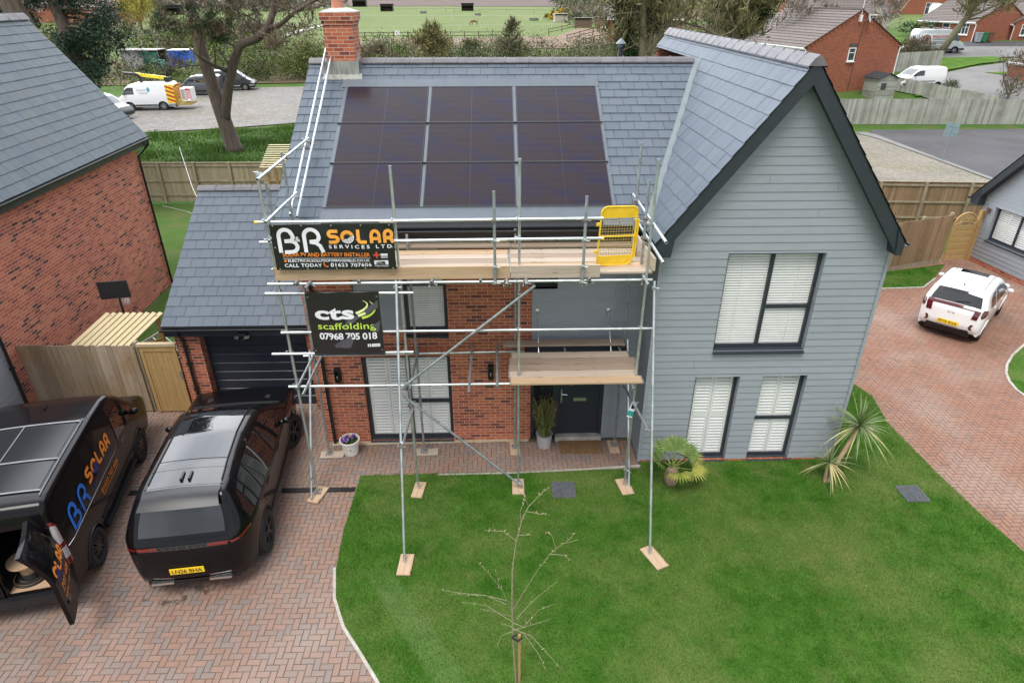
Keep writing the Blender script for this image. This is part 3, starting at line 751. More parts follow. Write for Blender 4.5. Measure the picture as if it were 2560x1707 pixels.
# valley lead/GRP strip
b = MB(); p0 = Vector((valx(11.28), 11.28, EZ+MK*(11.28-EY))); p1 = Vector((valx(RY), RY, RZ))
dv = (p1-p0).normalized(); a0, a1 = p0+Vector((-.085, -.0, 0)), p1+Vector((-.085, 0, 0))
b.poly([p0+Vector((-.09, 0, .024)), p0+Vector((.035, 0, .055)), p1+Vector((.035, 0, .055)), p1+Vector((-.09, 0, .024))])
b.poly([p0+Vector((.03, 0, .06)), p0+Vector((.06, 0, .105)), p1+Vector((.06, 0, .105)), p1+Vector((.03, 0, .06))])
b.build('valley_strip', pm('grey_valley', (.125, .155, .165), .5, var=.12), roof_main)
# barge boards and boxed ends on the gable front
bb = MB(); bw = .22
for sx, xe in ((-1, GX0), (1, GX1)):
    e0 = Vector((xe, 0, GZE)); tp = Vector((GXC, 0, GZR)); dirn = (tp-e0).normalized(); nd = Vector((-dirn.z*-sx*-1, 0, 0))
    inn = Vector((dirn.z*(1 if sx < 0 else -1), 0, -abs(dirn.x)))
    if inn.z > 0: inn = -inn
    z_ap = Vector((GXC, 0, GZR-bw/math.cos(R(53.3))))
    pts = [e0+inn*.0+Vector((0, GF_+.02, -.01)), tp+Vector((0, GF_+.02, -.01)), z_ap+Vector((0, GF_+.02, 0)), e0+inn*bw+dirn*(-bw*0.0)+Vector((0, GF_+.02, 0))]
    bb.prism(pts, (0, .03, 0))
    # sloping soffit between board and wall
    q0 = e0+inn*(bw-.05); q1 = z_ap+Vector((0, 0, .08))
    bb.quad(q0+Vector((0, GF_+.05, 0)), q1+Vector((0, GF_+.05, 0)), q1+Vector((0, 10.76, 0)), q0+Vector((0, 10.76, 0)))
bb.build('barge_board', ANTH, roof_wing)
for sx, xe, xw in ((-1, GX0, 2.98), (1, GX1, 6.92)):
    b = MB(); x_out = xe+(-.02 if sx > 0 else .02)
    b.prism([(x_out, GF_-.005, GZE-.02), (x_out, GF_-.005, 4.70), (xw-.22*0, GF_-.005, 4.70), (xw+(.04 if sx < 0 else -.04), GF_-.005, 5.02), (xe+(.2 if sx < 0 else -.2), GF_-.005, GZE+.22)], (0, .30, 0))
    b.build('box_end', ANTH, roof_wing)
b = MB(); b.box(2.73, 2.89, 10.75, 11.6, 4.72, 4.90); b.box(7.01, 7.03, 10.7, 19.8, 4.72, 4.95); b.build('fascia', ANTH, roof_wing)
b = MB(); b.box(-4.1, 2.72, 11.335, 11.36, 4.72, 4.965); b.box(-4.1, 2.72, 11.36, 11.6, 4.72, 4.735); b.box(-4.12, -3.86, 11.34, 11.6, 4.70, 4.96); b.build('fascia', INK, roof_main)
def gutter(name, p, q, parent, r=.055, dark=BLACKP):
    p, q = Vector(p), Vector(q); dr = (q-p).normalized(); sd_ = dr.cross(Vector((0, 0, 1))); b = MB()
    for e0, e1 in ((0, 1),):
        for k in range(8):
            a0, a1 = math.pi*k/8, math.pi*(k+1)/8
            f = lambda w, e, rr: e+sd_*math.cos(w)*rr-Vector((0, 0, 1))*math.sin(w)*rr
            b.quad(f(a0, p, r), f(a1, p, r), f(a1, q, r), f(a0, q, r)); b.quad(f(a1, p, r*.88), f(a0, p, r*.88), f(a0, q, r*.88), f(a1, q, r*.88))
    for s_ in (-1, 1): b.beam(p+sd_*s_*r*.95, q+sd_*s_*r*.95, r*.2, r*.2)
    return b.build(name, dark, parent)
gutter('gutter', (-4.14, 11.275, 4.94), (2.66, 11.275, 4.94), roof_main, .06)
gutter('gutter', (GX1+.03, GF_+.02, 4.90), (GX1+.03, GB, 4.90), roof_wing, .055)
gutter('gutter', (GX0-.03, GF_+.02, 4.90), (GX0-.03, 11.2, 4.90), roof_wing, .055)
pipe('downpipe', [(-3.65, 11.30, 4.9), (-3.65, 11.34, 4.72), (-3.65, 11.53, 4.5), (-3.65, 11.54, .02)], house, BLACKP, .036)

# chimney astride the ridge
b = MB()
b.box(-3.655, -3.04, 15.2, 15.9, 6.9, 8.24)
chim = b.build('chimney', BRICK, roof_main)
b = MB(); b.box(-3.675, -3.02, 15.18, 15.92, 8.165, 8.24); b.box(-3.70, -2.985, 15.155, 15.945, 8.24, 8.39)
b.build('corbel', BRICK, chim)
b = MB(); b.prism([(-3.70, 15.155, 8.39), (-2.985, 15.155, 8.39), (-2.985, 15.945, 8.39), (-3.70, 15.945, 8.39)], (0, 0, .02)); b.add([(-3.68, 15.17, 8.41), (-3.0, 15.17, 8.41), (-3.0, 15.93, 8.41), (-3.68, 15.93, 8.41), (-3.5, 15.4, 8.48), (-3.18, 15.4, 8.48), (-3.18, 15.7, 8.48), (-3.5, 15.7, 8.48)], [(0, 1, 5, 4), (1, 2, 6, 5), (2, 3, 7, 6), (3, 0, 4, 7), (4, 5, 6, 7)])
b.build('mortar_cap', TREAD, chim)
b = MB(); b.lathe([(.135, 8.45), (.125, 8.6), (.115, 8.9), (.145, 8.92), (.145, 8.98), (.10, 8.98), (.09, 8.5)], (-3.36, 15.52, 0), 20); b.build('chimney_pot', pm('terracotta', (.48, .20, .13), .8, var=.12), chim, smooth=True)
b = MB(); b.box(-3.72, -2.98, 15.165, 15.198, 7.10, 7.46)
b.prism([(-3.76, 15.02, 7.10), (-2.9, 15.02, 7.10), (-2.93, 15.2, 7.205), (-3.74, 15.2, 7.205)], (0, 0, .012))
b.prism([(-3.04, 15.17, 7.42), (-3.04, 15.17, 7.15), (-3.04, 15.64, 7.42), (-3.04, 15.64, 7.66)], (.012, 0, 0)); b.build('lead_flashing', LEAD, chim)
# black flue on the rear slope
b = MB(); b.lathe([(.068, 6.6), (.068, 7.42), (.055, 7.46), (.055, 7.60)], (3.08, 17.4, 0), 14); fl = b.build('flue', BLACKP, roof_main, smooth=True)
b = MB(); b.lathe([(.125, 7.66), (.0, 7.79)], (3.08, 17.4, 0), 14); b.lathe([(.0, 7.655), (.125, 7.655)], (3.08, 17.4, 0), 14); b.lathe([(.062, 7.58), (.062, 7.66)], (3.08, 17.4, 0), 14); b.build('flue_cowl', pm('cowl_grey', (.17, .20, .22), .4, .3), fl)

# ---- solar panels set into the roof
def pv_mat():
    t = NT('solar_cell_glass'); v = t.obj(); sp = t.n('SeparateXYZ', Vector=v)
    n = t.noise(t.map(v, (.8, 1.5, 1)), 1.6, 4); n2 = t.noise(t.map(v, (9, .8, 1)), 3, 3)
    c = t.mix(t.ramp(n, [(.46, (0, 0, 0)), (.74, (1, 1, 1))]), (.027, .0165, .0145), (.009, .012, .052))
    c = t.mix(t.math('MULTIPLY', n2, .35), c, (.022, .022, .045))
    def line(s_, per, wd):
        f = t.math('FRACT', t.math('DIVIDE', s_, per)); return t.math('LESS_THAN', t.math('ABSOLUTE', t.math('SUBTRACT', f, .5)), wd)
    fine = line(sp.outputs[0], .0183, .09)
    c = t.mix(t.math('MULTIPLY', fine, .55), c, (.055, .055, .085))
    lx = line(sp.outputs[1], .182, .018)
    c = t.mix(t.math('MULTIPLY', lx, .8), c, (.004, .004, .006))
    wn_ = t.noise(v, 14, 6, .7)
    c = t.mix(t.ramp(wn_, [(.80, (0, 0, 0)), (.83, (.6, .6, .6))]), c, (.4, .4, .42))
    return t.set(Base_Color=c, Roughness=.2, Specular_IOR_Level=.16)
PV = pv_mat(); PVF = pm('panel_trim', (.11, .13, .155), .4, .2, var=.08)
pv0 = Vector((0, 11.72, EZ+MK*(11.72-EY))); Vn = Vector((0, 1, MK)).normalized(); Nn = Vector((0, -MK, 1)).normalized()
colx = [(-3.17, -1.46), (-1.38, .33), (.415, 2.12)]; rown = 3.53/3
for rI in range(3):
    for (xa, xb) in colx:
        M = Matrix(((1, 0, 0), Vn, Nn)).transposed().to_4x4(); M.translation = pv0+Vector((xa, 0, 0))+Vn*(rI*rown)+Nn*(.045-.006*rI*0)
        b = MB(); w = xb-xa; h = rown-.035
        b.box(0, w, 0, h, -.02, 0.008); pn = b.build('solar_panel', PV, roof_main); pn.matrix_local = M
        b = MB()
        for a in ((0, w, -.012, .006), (0, w, h-.006, h+.014)): b.box(a[0], a[1], a[2], a[3], -.02, .015)
        for a in ((0-.004, .008), (w-.008, w+.004)): b.box(a[0], a[1], .006, h-.006, -.02, .013)
        b.box(w/2-.004, w/2+.004, .006, h-.006, .008, .0095); f = b.build('panel_frame', BLACKP, pn)
b = MB()
def onr(x, y, h=0): return Vector((x, y, EZ+MK*(y-EY)))+Nn*h
for xa, xb in ((-3.25, -3.18), (-1.45, -1.39), (.34, .405), (2.13, 2.19)): b.poly([onr(xa, 11.70, .03), onr(xb, 11.70, .03), onr(xb, 14.83, .03), onr(xa, 14.83, .03)])
b.poly([onr(-3.26, 11.42, .018), onr(2.2, 11.42, .018), onr(2.2, 11.72, .03), onr(-3.26, 11.72, .03)])
b.poly([onr(-3.30, 14.80, .035), onr(2.2, 14.80, .035), onr(2.2, 15.0, .06), onr(-3.30, 15.0, .06)])
b.poly([onr(-3.30, 14.80, .035), onr(-3.30, 14.80, -.02), onr(2.2, 14.80, -.02), onr(2.2, 14.80, .035)])
for y in (11.715,): b.beam(onr(-3.24, y, .035), onr(2.18, y, .035), .03, .03)
b.build('panel_flashing', PVF, roof_main)
b = MB()
for i in (1, 2):
    y = 11.72+i*rown/vl-.012; b.beam(onr(-3.25, y, .05), onr(2.17, y, .05), .035, .02)
b.build('panel_clamp_rail', BLACKP, roof_main)

# ---- garage
GY0, GZ0, GYR, GZR2 = 12.66, 2.36, 16.0, 4.53
gar = thing('garage', 'low brick garage with a navy roller door left of the house', 'garage')
gk = (GZR2-GZ0)/(GYR-GY0)
b = MB(); b.box(-7.27, -6.73, 12.88, 13.2, 0, 2.3); b.box(-4.35, -3.87, 12.88, 13.2, 0, 2.3); b.box(-6.73, -4.35, 12.95, 13.2, 2.1, 2.3); b.box(-7.27, -7.0, 13.2, 19.3, 0, 2.3); b.poly([(-7.27, 12.9, 2.3), (-7.27, 19.3, 2.3), (-7.27, 16, 4.45)])
b.build('brick_wall', BRICK, gar)
b = MB(); b.box(-6.73, -4.35, 13.15, 13.17, 0, 2.1); gd = b.build('garage_door', NAVY, gar)
b = MB()
for i in range(9):
    z = .03+i*.232; b.prism([(-6.70, 13.148, z), (-6.70, 13.128, z+.012), (-6.70, 13.128, z+.205), (-6.70, 13.148, z+.222)], (2.33, 0, 0))
b.build('door_panel', NAVY, gd)
for xa in (-6.735, -4.39): b = MB(); b.box(xa, xa+.045, 13.10, 13.15, 0, 2.1); b.build('door_frame', NAVY, gd)
g_ = MB(); gsl = math.hypot(1, gk)
slates(g_, (-7.38, GY0, GZ0), (1, 0, 0), (0, 1, gk), [(0, 0), (3.52, 0), (3.52, (GYR-GY0)*gsl), (0, (GYR-GY0)*gsl)], .302, .262, seed=6)
g_.mi = 1; g_.quad((-7.38, GYR, GZR2), (-3.86, GYR, GZR2), (-3.86, 19.4, GZ0), (-7.38, 19.4, GZ0)); g_.quad((-7.38, GY0, GZ0-.03), (-3.86, GY0, GZ0-.03), (-3.86, GYR, GZR2-.03), (-7.38, GYR, GZR2-.03))
gr = g_.build('roof', [SLATE, UNDER], gar)
ridge_tiles('ridge_tiles', (-7.4, GYR, GZR2+.06), (-3.88, GYR, GZR2+.06), gr, .14, .09, .46)
gutter('gutter', (-7.4, 12.63, 2.30), (-3.9, 12.63, 2.30), gr, .055)
b = MB(); b.box(-7.36, -3.9, 12.69, 12.71, 2.1, 2.33); b.box(-7.36, -3.9, 12.71, 12.88, 2.1, 2.115); b.box(-7.36, -7.27, 12.71, 12.9, 2.09, 2.33); b.build('fascia', ANTH, gar)
pipe('downpipe', [(-7.05, 12.63, 2.28), (-7.05, 12.66, 2.15), (-7.05, 12.80, 2.0), (-7.05, 12.81, .02)], gar, BLACKP, .036)
b = MB(); b.box(-5.72, -5.55, 12.60, 12.69, 2.14, 2.20)
for s_ in (-1, 1): b.obox((-5.635+s_*.11, 12.58, 2.10), (.05, s_*.02, 0), (0, .035, .02), (0, -.02, .035))
b.lathe([(0, 2.02), (.03, 2.03), (.035, 2.1)], (-5.635, 12.60, 0), 10); b.build('flood_light', INK, gar)
# ------------------------------------------------------------------ lettering
def text_mesh(txt, h, bold=0.0, spacing=1.0, width=None, shear=0.0):
    """flat lettering in the XY plane, origin at lower left, cap height h; returns (V, F)"""
    cu = bpy.data.curves.new('lettering', 'FONT'); cu.body = txt; cu.size = h*1.38; cu.offset = bold*h; cu.space_character = spacing; cu.shear = shear
    cu.resolution_u = 3
    ob = bpy.data.objects.new('lettering', cu); COL.objects.link(ob)
    me = bpy.data.meshes.new_from_object(ob.evaluated_get(bpy.context.evaluated_depsgraph_get()))
    V = np.array([v.co[:] for v in me.vertices]).reshape(-1, 3); F = [tuple(p.vertices) for p in me.polygons]
    bpy.data.objects.remove(ob); bpy.data.curves.remove(cu); bpy.data.meshes.remove(me)
    if len(V):
        V[:, 0] -= V[:, 0].min()
        if width: V[:, 0] *= width/max(1e-6, V[:, 0].max())
    return V, F

def stroke2d(paths, w):
    """flat rounded strokes in the XY plane"""
    V = []; F = []
    for pts in paths:
        pts = [Vector((p[0], p[1], 0)) for p in pts]; base = len(V); n = len(pts)
        for i, p in enumerate(pts):
            t = pts[min(i+1, n-1)]-pts[max(i-1, 0)]; t.normalize(); s_ = Vector((-t.y, t.x, 0))*w/2
            k = 1.0
            if 0 < i < n-1:
                t1 = (pts[i]-pts[i-1]).normalized(); k = 1/max(.55, t1.dot(t))
            V += [p+s_*k, p-s_*k]
        F += [(base+2*i, base+2*i+1, base+2*i+3, base+2*i+2) for i in range(n-1)]
    return np.array([tuple(v) for v in V]), F
def arc(cx, cy, rx, ry, a0, a1, n=10): return [(cx+rx*math.cos(R(a0+(a1-a0)*i/n)), cy+ry*math.sin(R(a0+(a1-a0)*i/n))) for i in range(n+1)]

LET = {  # rounded display letters in a 1 x 1 box
 'B': [[(.06, 0), (.06, .62)] + arc(.40, .66, .34, .30, 180, 0, 12)[0:10] + arc(.44, .66, .30, .2, 20, -60, 5) + [(.30, .47)], [(.30, .47), (.55, .47)] + arc(.56, .24, .32, .23, 80, -90, 10) + [(.24, .01)]],
 'R': [[(.06, 0), (.06, .62)] + arc(.42, .66, .36, .30, 180, 0, 12) + arc(.44, .66, .34, .22, -10, -60, 4) + [(.30, .44)], [(.30, .44), (.60, .40), (.78, .28), (.90, 0)]],
 'S': [[(.95, .90), (.45, .90)] + arc(.36, .70, .26, .2, 90, 250, 8) + arc(.55, .30, .36, .21, 70, -90, 8) + [(.05, .09)]],
 'L': [[(.12, 1), (.12, .30)] + arc(.36, .30, .24, .21, 180, 270, 6) + [(.95, .09)]],
 'A': [[(.10, 0), (.10, .52)] + arc(.50, .55, .40, .36, 180, 0, 12) + [(.90, 0)], [(.10, .34), (.90, .34)]],
 'r': [[(.10, 0), (.10, .55)] + arc(.46, .62, .36, .29, 180, -60, 12) + [(.22, .38)], [(.45, .38), (.72, .32), (.92, 0)]],
}
def place(VF, fn):
    V, F = VF; return [fn(*v[:2]) for v in V], F
def put(name, VF, fn, mat, parent):
    V, F = place(VF, fn); b = MB(); b.add(V, F); return b.build(name, mat, parent)
def comb(*vfs):
    V = []; F = []
    for v, f in vfs:
        o = len(V); V += [tuple(p) for p in v]; F += [tuple(i+o for i in q) for q in f]
    return np.array(V), F
def xf(VF, sx=1, sy=1, ox=0, oy=0):
    V, F = VF; V = np.array(V, float).copy(); V[:, 0] = V[:, 0]*sx+ox; V[:, 1] = V[:, 1]*sy+oy; return V, F
def letters(word, x0, y0, w, h, gap, sw):
    out = []; x = x0
    for ch in word:
        if ch == ' ': x += w*.5; continue
        pts = [[(x+p[0]*w, y0+p[1]*h) for p in path] for path in LET[ch]]; out.append(stroke2d(pts, sw)); x += w+gap
    return comb(*out)
def disc2d(cx, cy, rr, n=24, a0=0, a1=360):
    P = [(cx+rr*math.cos(R(a0+(a1-a0)*i/n)), cy+rr*math.sin(R(a0+(a1-a0)*i/n)), 0) for i in range(n+1)]
    return np.array([(cx, cy, 0)]+P), [(0, i+1, i+2) for i in range(n)]
def rect2d(x0, x1, y0, y1): return np.array([(x0, y0, 0), (x1, y0, 0), (x1, y1, 0), (x0, y1, 0)]), [(0, 1, 2, 3)]
def sun_emblem(parent, fn, cx, cy, r, top, low, lines, dark):
    """half sun with rays above a gridded globe segment; lower right segment tilted 25 degrees"""
    t0 = 25
    put('sun_emblem', disc2d(cx, cy, r, 20, t0-8, t0+188), lambda x, y: fn(x, y, 1), top, parent)
    seg = arc(cx, cy, r, r, t0-10, t0-170, 14)
    V = np.array([(x, y, 0) for x, y in seg] + [(cx-.25*r, cy-.30*r, 0), (cx+.2*r, cy-.12*r, 0)]); F = [tuple(range(len(V)))]
    put('globe_emblem', (V, F), lambda x, y: fn(x, y, 1.5), low, parent)
    rays = []
    for k in range(11):
        a = t0+8+k*164/10; rays.append(([(cx-.05*r+.16*r*math.cos(R(a+90)), cy-.2*r+.16*r*math.sin(R(a+90)), 0), (cx-.05*r-.16*r*math.cos(R(a+90)), cy-.2*r-.16*r*math.sin(R(a+90)), 0), (cx+.62*r*math.cos(R(a)), cy+.62*r*math.sin(R(a)), 0)], [(0, 1, 2)]))
    gr = [stroke2d([[(cx+r*.95*math.cos(R(t0-170+k*32)), cy+r*.95*math.sin(R(t0-170+k*32))), (cx, cy+.05*r)]], r*.035) for k in range(1, 5)]
    gr += [stroke2d([arc(cx, cy, r*q, r*q, t0-14, t0-166, 8)], r*.04) for q in (.62, .82)]
    put('sun_rays', comb(*rays), lambda x, y: fn(x, y, 2), dark, parent)
    put('globe_grid', comb(*gr), lambda x, y: fn(x, y, 2), lines, parent)

# ------------------------------------------------------------------ the scaffold
sca = thing('scaffold', 'galvanised tube scaffold with a boarded platform along the front of the house', 'scaffold', (0, 9.9, 0))
SO = Vector((0, 9.9, 0))
TR = .0242
def tube(name, p, q, mat=None, rad=TR, hollow=True):
    p, q = Vector(p)-SO, Vector(q)-SO; b = MB(); b.smooth = True
    n = 10; b.tube([p, q], rad, n, cap=False); b.smooth = False
    dd = (q-p).normalized()
    for e, s_ in ((p, 1), (q, -1)):   # open ends: rim and a dark bore
        a = dd.cross(Vector((0, 0, 1)));
        if a.length < .05: a = dd.cross(Vector((1, 0, 0)))
        a.normalize(); c = dd.cross(a)
        ring = [[e+(a*math.cos(w)+c*math.sin(w))*rr+dd*s_*dp for w in [2*math.pi*k/n for k in range(n)]] for rr, dp in ((rad, 0), (rad*.82, 0), (rad*.80, .02))]
        o = len(b.v); b.v += [tuple(v) for rg in ring for v in rg]
        for L_ in range(2):
            for k in range(n):
                f = (o+L_*n+k, o+L_*n+(k+1) % n, o+(L_+1)*n+(k+1) % n, o+(L_+1)*n+k); b.f.append(f if s_ < 0 else f[::-1]); b.m.append(0); b.sm.append(False)
        b.f.append(tuple(range(o+2*n, o+3*n)) if s_ < 0 else tuple(reversed(range(o+2*n, o+3*n)))); b.m.append(1); b.sm.append(False)
    return b.build(name, [mat or GALV, INK], sca)
def std(x, y, z0, z1, mat=None, lean=(0, 0)): return tube('standard', (x, y, z0), (x+lean[0], y+lean[1], z1), mat)
FY, IY = 9.95, 11.2
std(-3.64, 9.92, .05, 6.34, None, (-.03, .02)); std(-1.65, FY, .05, 6.42, None, (.01, 0)); std(.34, 10.0, .05, 6.52, None, (0, -.06)); std(2.47, FY, .05, 6.5)
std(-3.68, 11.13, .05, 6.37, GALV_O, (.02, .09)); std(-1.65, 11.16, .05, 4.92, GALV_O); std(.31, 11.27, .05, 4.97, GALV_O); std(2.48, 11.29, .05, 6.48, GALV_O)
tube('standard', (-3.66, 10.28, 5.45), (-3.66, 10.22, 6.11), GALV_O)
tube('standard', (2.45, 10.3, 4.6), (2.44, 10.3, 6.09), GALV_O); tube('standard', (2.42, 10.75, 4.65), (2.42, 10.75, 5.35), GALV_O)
for x, za, zb in ((-.06, 4.49, 6.05), (1.385, 4.43, 5.96)): tube('guard_post', (x, 9.845, za), (x, 9.845, zb), GALV_O)
tube('raker', (-1.69, 8.06, .06), (-1.70, 9.9, 4.56)); tube('raker', (2.60, 8.14, .06), (2.60, 9.9, 4.5)); tube('raker', (-3.71, 9.70, .06), (-3.70, 11.05, 2.62)); tube('raker', (2.55, 9.90, .06), (2.52, 11.12, 2.75))
LY = 9.88
for nm, xa, xb, za, zb in (('ledger', -3.81, 2.56, 4.52, 4.53), ('ledger', -3.88, -1.43, 4.35, 4.34), ('ledger', -3.74, 2.65, 3.62, 3.62), ('ledger', -3.97, -1.51, 3.2, 3.21), ('ledger', -3.79, 2.56, 2.53, 2.53),
                           ('guard_rail', -3.82, 1.67, 5.57, 5.59), ('guard_rail', -3.81, 1.69, 5.24, 5.26)):
    tube(nm, (xa, LY, za), (xb, LY, zb))
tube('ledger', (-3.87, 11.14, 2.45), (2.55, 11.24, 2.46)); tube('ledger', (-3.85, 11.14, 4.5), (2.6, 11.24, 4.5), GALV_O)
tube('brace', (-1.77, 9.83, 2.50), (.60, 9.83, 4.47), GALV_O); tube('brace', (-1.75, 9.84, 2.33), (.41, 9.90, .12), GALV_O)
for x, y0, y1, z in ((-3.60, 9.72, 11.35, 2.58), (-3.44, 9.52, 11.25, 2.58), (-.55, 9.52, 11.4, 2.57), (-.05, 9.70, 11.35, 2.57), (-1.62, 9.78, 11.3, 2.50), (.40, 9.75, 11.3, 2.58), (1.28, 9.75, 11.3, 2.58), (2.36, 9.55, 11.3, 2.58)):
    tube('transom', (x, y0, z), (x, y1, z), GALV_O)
for x, y0 in ((-3.32, 9.72), (-3.1, 9.55), (-1.1, 9.75), (.13, 9.62), (.45, 9.62), (1.5, 9.80), (2.42, 9.55), (-2.3, 9.8), (-.3, 9.78)):
    tube('transom', (x, y0, 4.573), (x, 11.35, 4.573), GALV_O)
tube('transom', (-1.66, 8.78, 2.02), (-1.60, 10.12, 2.02)); tube('transom', (2.57, 9.05, 2.04), (2.40, 10.55, 2.04)); 
tube('guard_rail', (-3.60, 9.72, 6.28), (-3.60, 12.75, 6.31)); tube('guard_rail', (-3.60, 9.72, 5.62), (-3.60, 11.5, 5.60)); tube('guard_rail', (-3.61, 9.75, 5.30), (-3.61, 9.95, 5.30))
tube('guard_rail', (-3.71, 15.67, 7.80), (-3.67, 11.15, 5.30)); tube('guard_rail', (-3.56, 15.5, 7.70), (-3.54, 11.10, 5.28))
tube('guard_rail', (2.51, 9.12, 5.45), (2.51, 11.75, 5.46)); tube('guard_rail', (2.515, 9.15, 5.11), (2.515, 11.4, 5.11))

# couplers: one fitting, copied to every crossing
def coupler_mesh(mat):
    b = MB(); b.smooth = True; b.lathe([(.030, -.028), (.034, -.024), (.034, .024), (.030, .028)], (0, 0, 0), 10); b.smooth = False
    b.box(-.05, -.028, -.02, .02, -.024, .024); b.tube([(.02, -.03, 0), (.075, -.05, 0)], .007, 5); b.box(.066, .082, -.058, -.042, -.01, .01)
    b.tube([(-.04, .0, .03), (-.05, -.07, .03)], .007, 5); b.box(-.06, -.035, -.075, -.055, .018, .042)
    return b.build('coupler', mat, sca)
c_r, c_z = coupler_mesh(RUST), coupler_mesh(ZINC); used = [False, False]
cp = random.Random(4)
def coup(x, y, z, rust=None, rot=None):
    k = cp.random() < .45 if rust is None else rust
    src = c_r if k else c_z
    if used[k]: o = src.copy(); COL.objects.link(o)
    else: o = src; used[k] = True
    o.location = Vector((x, y, z))-SO; o.rotation_euler = rot or (0, 0, cp.uniform(-.5, .5))
for x in (-3.66, -1.645, .34, 2.47):
    for z in (4.52, 3.62, 2.53, 5.58, 5.25):
        if x > 2 and z > 5: continue
        coup(x, FY-.01, z)
for x in (-.06, 1.385):
    for z in (5.58, 5.25, 4.80, 4.52): coup(x, 9.845, z, z > 5.4)
for z in (4.35, 3.2):
    coup(-3.65, FY, z, True); coup(-1.645, FY, z)
for x in (-3.32, -3.1, -1.1, .13, .45, 1.5, 2.42): coup(x, 9.84, 4.545, rot=(R(90), 0, 0))
for p in ((-1.69, 8.8, 2.0), (-1.65, FY, 2.03), (2.58, 9.1, 2.04), (2.47, FY, 2.05), (-1.65, 9.9, 2.42), (.36, 9.9, 4.28), (.36, 9.92, .2), (-3.68, 9.88, .42), (2.5, 9.95, .45), (-1.70, 9.88, 4.45), (2.60, 9.85, 4.4), (-3.66, 10.05, 6.29), (-3.60, 11.2, 6.29), (-3.60, 12.6, 6.3), (-3.63, 11.3, 5.6), (-3.56, 11.5, 5.5), (-3.65, 12.7, 6.15), (-3.55, 12.8, 6.2), (2.46, 10.0, 5.45), (2.46, 10.0, 5.11), (2.45, 10.3, 5.45), (2.45, 10.3, 5.11), (2.48, 11.29, 5.46), (-1.65, 11.16, 2.47), (.31, 11.25, 2.47), (2.48, 11.29, 2.48), (2.42, 10.75, 4.72), (2.42, 10.75, 5.28), (2.36, 9.9, 2.56), (-3.66, FY, 4.75)): coup(*p)
# base plates under the standards
for x, y in ((-3.64, 9.92), (-1.65, FY), (.34, 10.0), (2.47, FY), (-3.68, 11.13), (-1.65, 11.16), (.31, 11.27), (2.48, 11.29)):
    b = MB(); b.box(x-.075, x+.075, y-9.975, y-9.825, .047, .056); b.lathe([(.019, .056), (.019, .12)], (x, y-9.9, 0), 8); b.build('base_plate', RUST, sca)
# hinged access gate in yellow steel
YEL = pm('yellow_gate_paint', (.80, .50, .015), .45, var=.12, ns=7, col2=(.86, .56, .03))
MESHW = pm('gate_mesh_wire', (.50, .36, .10), .6, .2, var=.3, ns=20)
def rrect(x0, x1, z0, z1, r_): return arc(x1-r_, z1-r_, r_, r_, 0, 90, 5)+arc(x0+r_, z1-r_, r_, r_, 90, 180, 5)+arc(x0+r_, z0+r_, r_, r_, 180, 270, 5)+arc(x1-r_, z0+r_, r_, r_, 270, 360, 5)
gw, gh = .62, 1.02
gt = MB(); gt.tube([(x, 0, z) for x, z in rrect(0, gw, 0, gh, .1)+[rrect(0, gw, 0, gh, .1)[0]]], .016, 8)
gt.box(.01, gw-.01, -.006, .006, gh-.19, gh-.015); gt.box(.01, gw-.01, -.006, .006, .015, .17); gt.box(.015, gw-.015, -.01, .01, .50, .525); gt.box(gw+.02, gw+.05, -.012, .012, .12, .80)
for z in (.22, .70): gt.box(-.07, 0, -.012, .012, z, z+.05); gt.box(gw, gw+.05, -.01, .01, z, z+.03)
gate = gt.build('access_gate', YEL, sca)
m = MB()
for i in range(1, 13): m.box(i*gw/13-.0022, i*gw/13+.0022, -.002, .002, .17, gh-.19)
for i in range(1, 14): m.box(.015, gw-.015, -.004, 0, .17+i*.66/14-.0022, .17+i*.66/14+.0022)
m.build('gate_mesh', MESHW, gate)
gate.location = Vector((1.66, 10.22, 4.66))-SO; gate.rotation_euler = (R(1.5), R(2), R(10))
tag_ = MB(); tag_.box(-.05, .05, -.003, .003, -.22, .1); tg = tag_.build('inspection_tag', WHITEP, sca); tg.location = Vector((2.46, 9.91, 1.95))-SO; tg.rotation_euler = (0, R(12), R(-15))
tb = MB(); tb.box(-.05, .05, -.0045, -.003, -.19, -.07); tb.build('tag_panel', pm('teal_print', (.03, .32, .28), .5), tg)
tb = MB(); tb.box(-.03, .03, -.0045, -.003, -.02, .07); tb.build('tag_symbol', INK, tg)
for x, z, m_ in ((-1.75, 5.57, 0), (.02, 5.25, 0)):
    b = MB(); b.lathe([(.0255, -.12), (.0255, .12)], (x, LY-9.9, z), 10, axis='x'); b.build('tape_band', pm('cream_tape', (.68, .62, .44), .5), sca)
b = MB(); b.lathe([(.0255, 1.65), (.0258, 1.70)], (0, LY-9.9, 5.255), 10, axis='x'); b.lathe([(.0255, -3.83), (.0258, -3.78)], (0, LY-9.9, 5.57), 10, axis='x'); b.build('yellow_end_cap', YEL, sca)

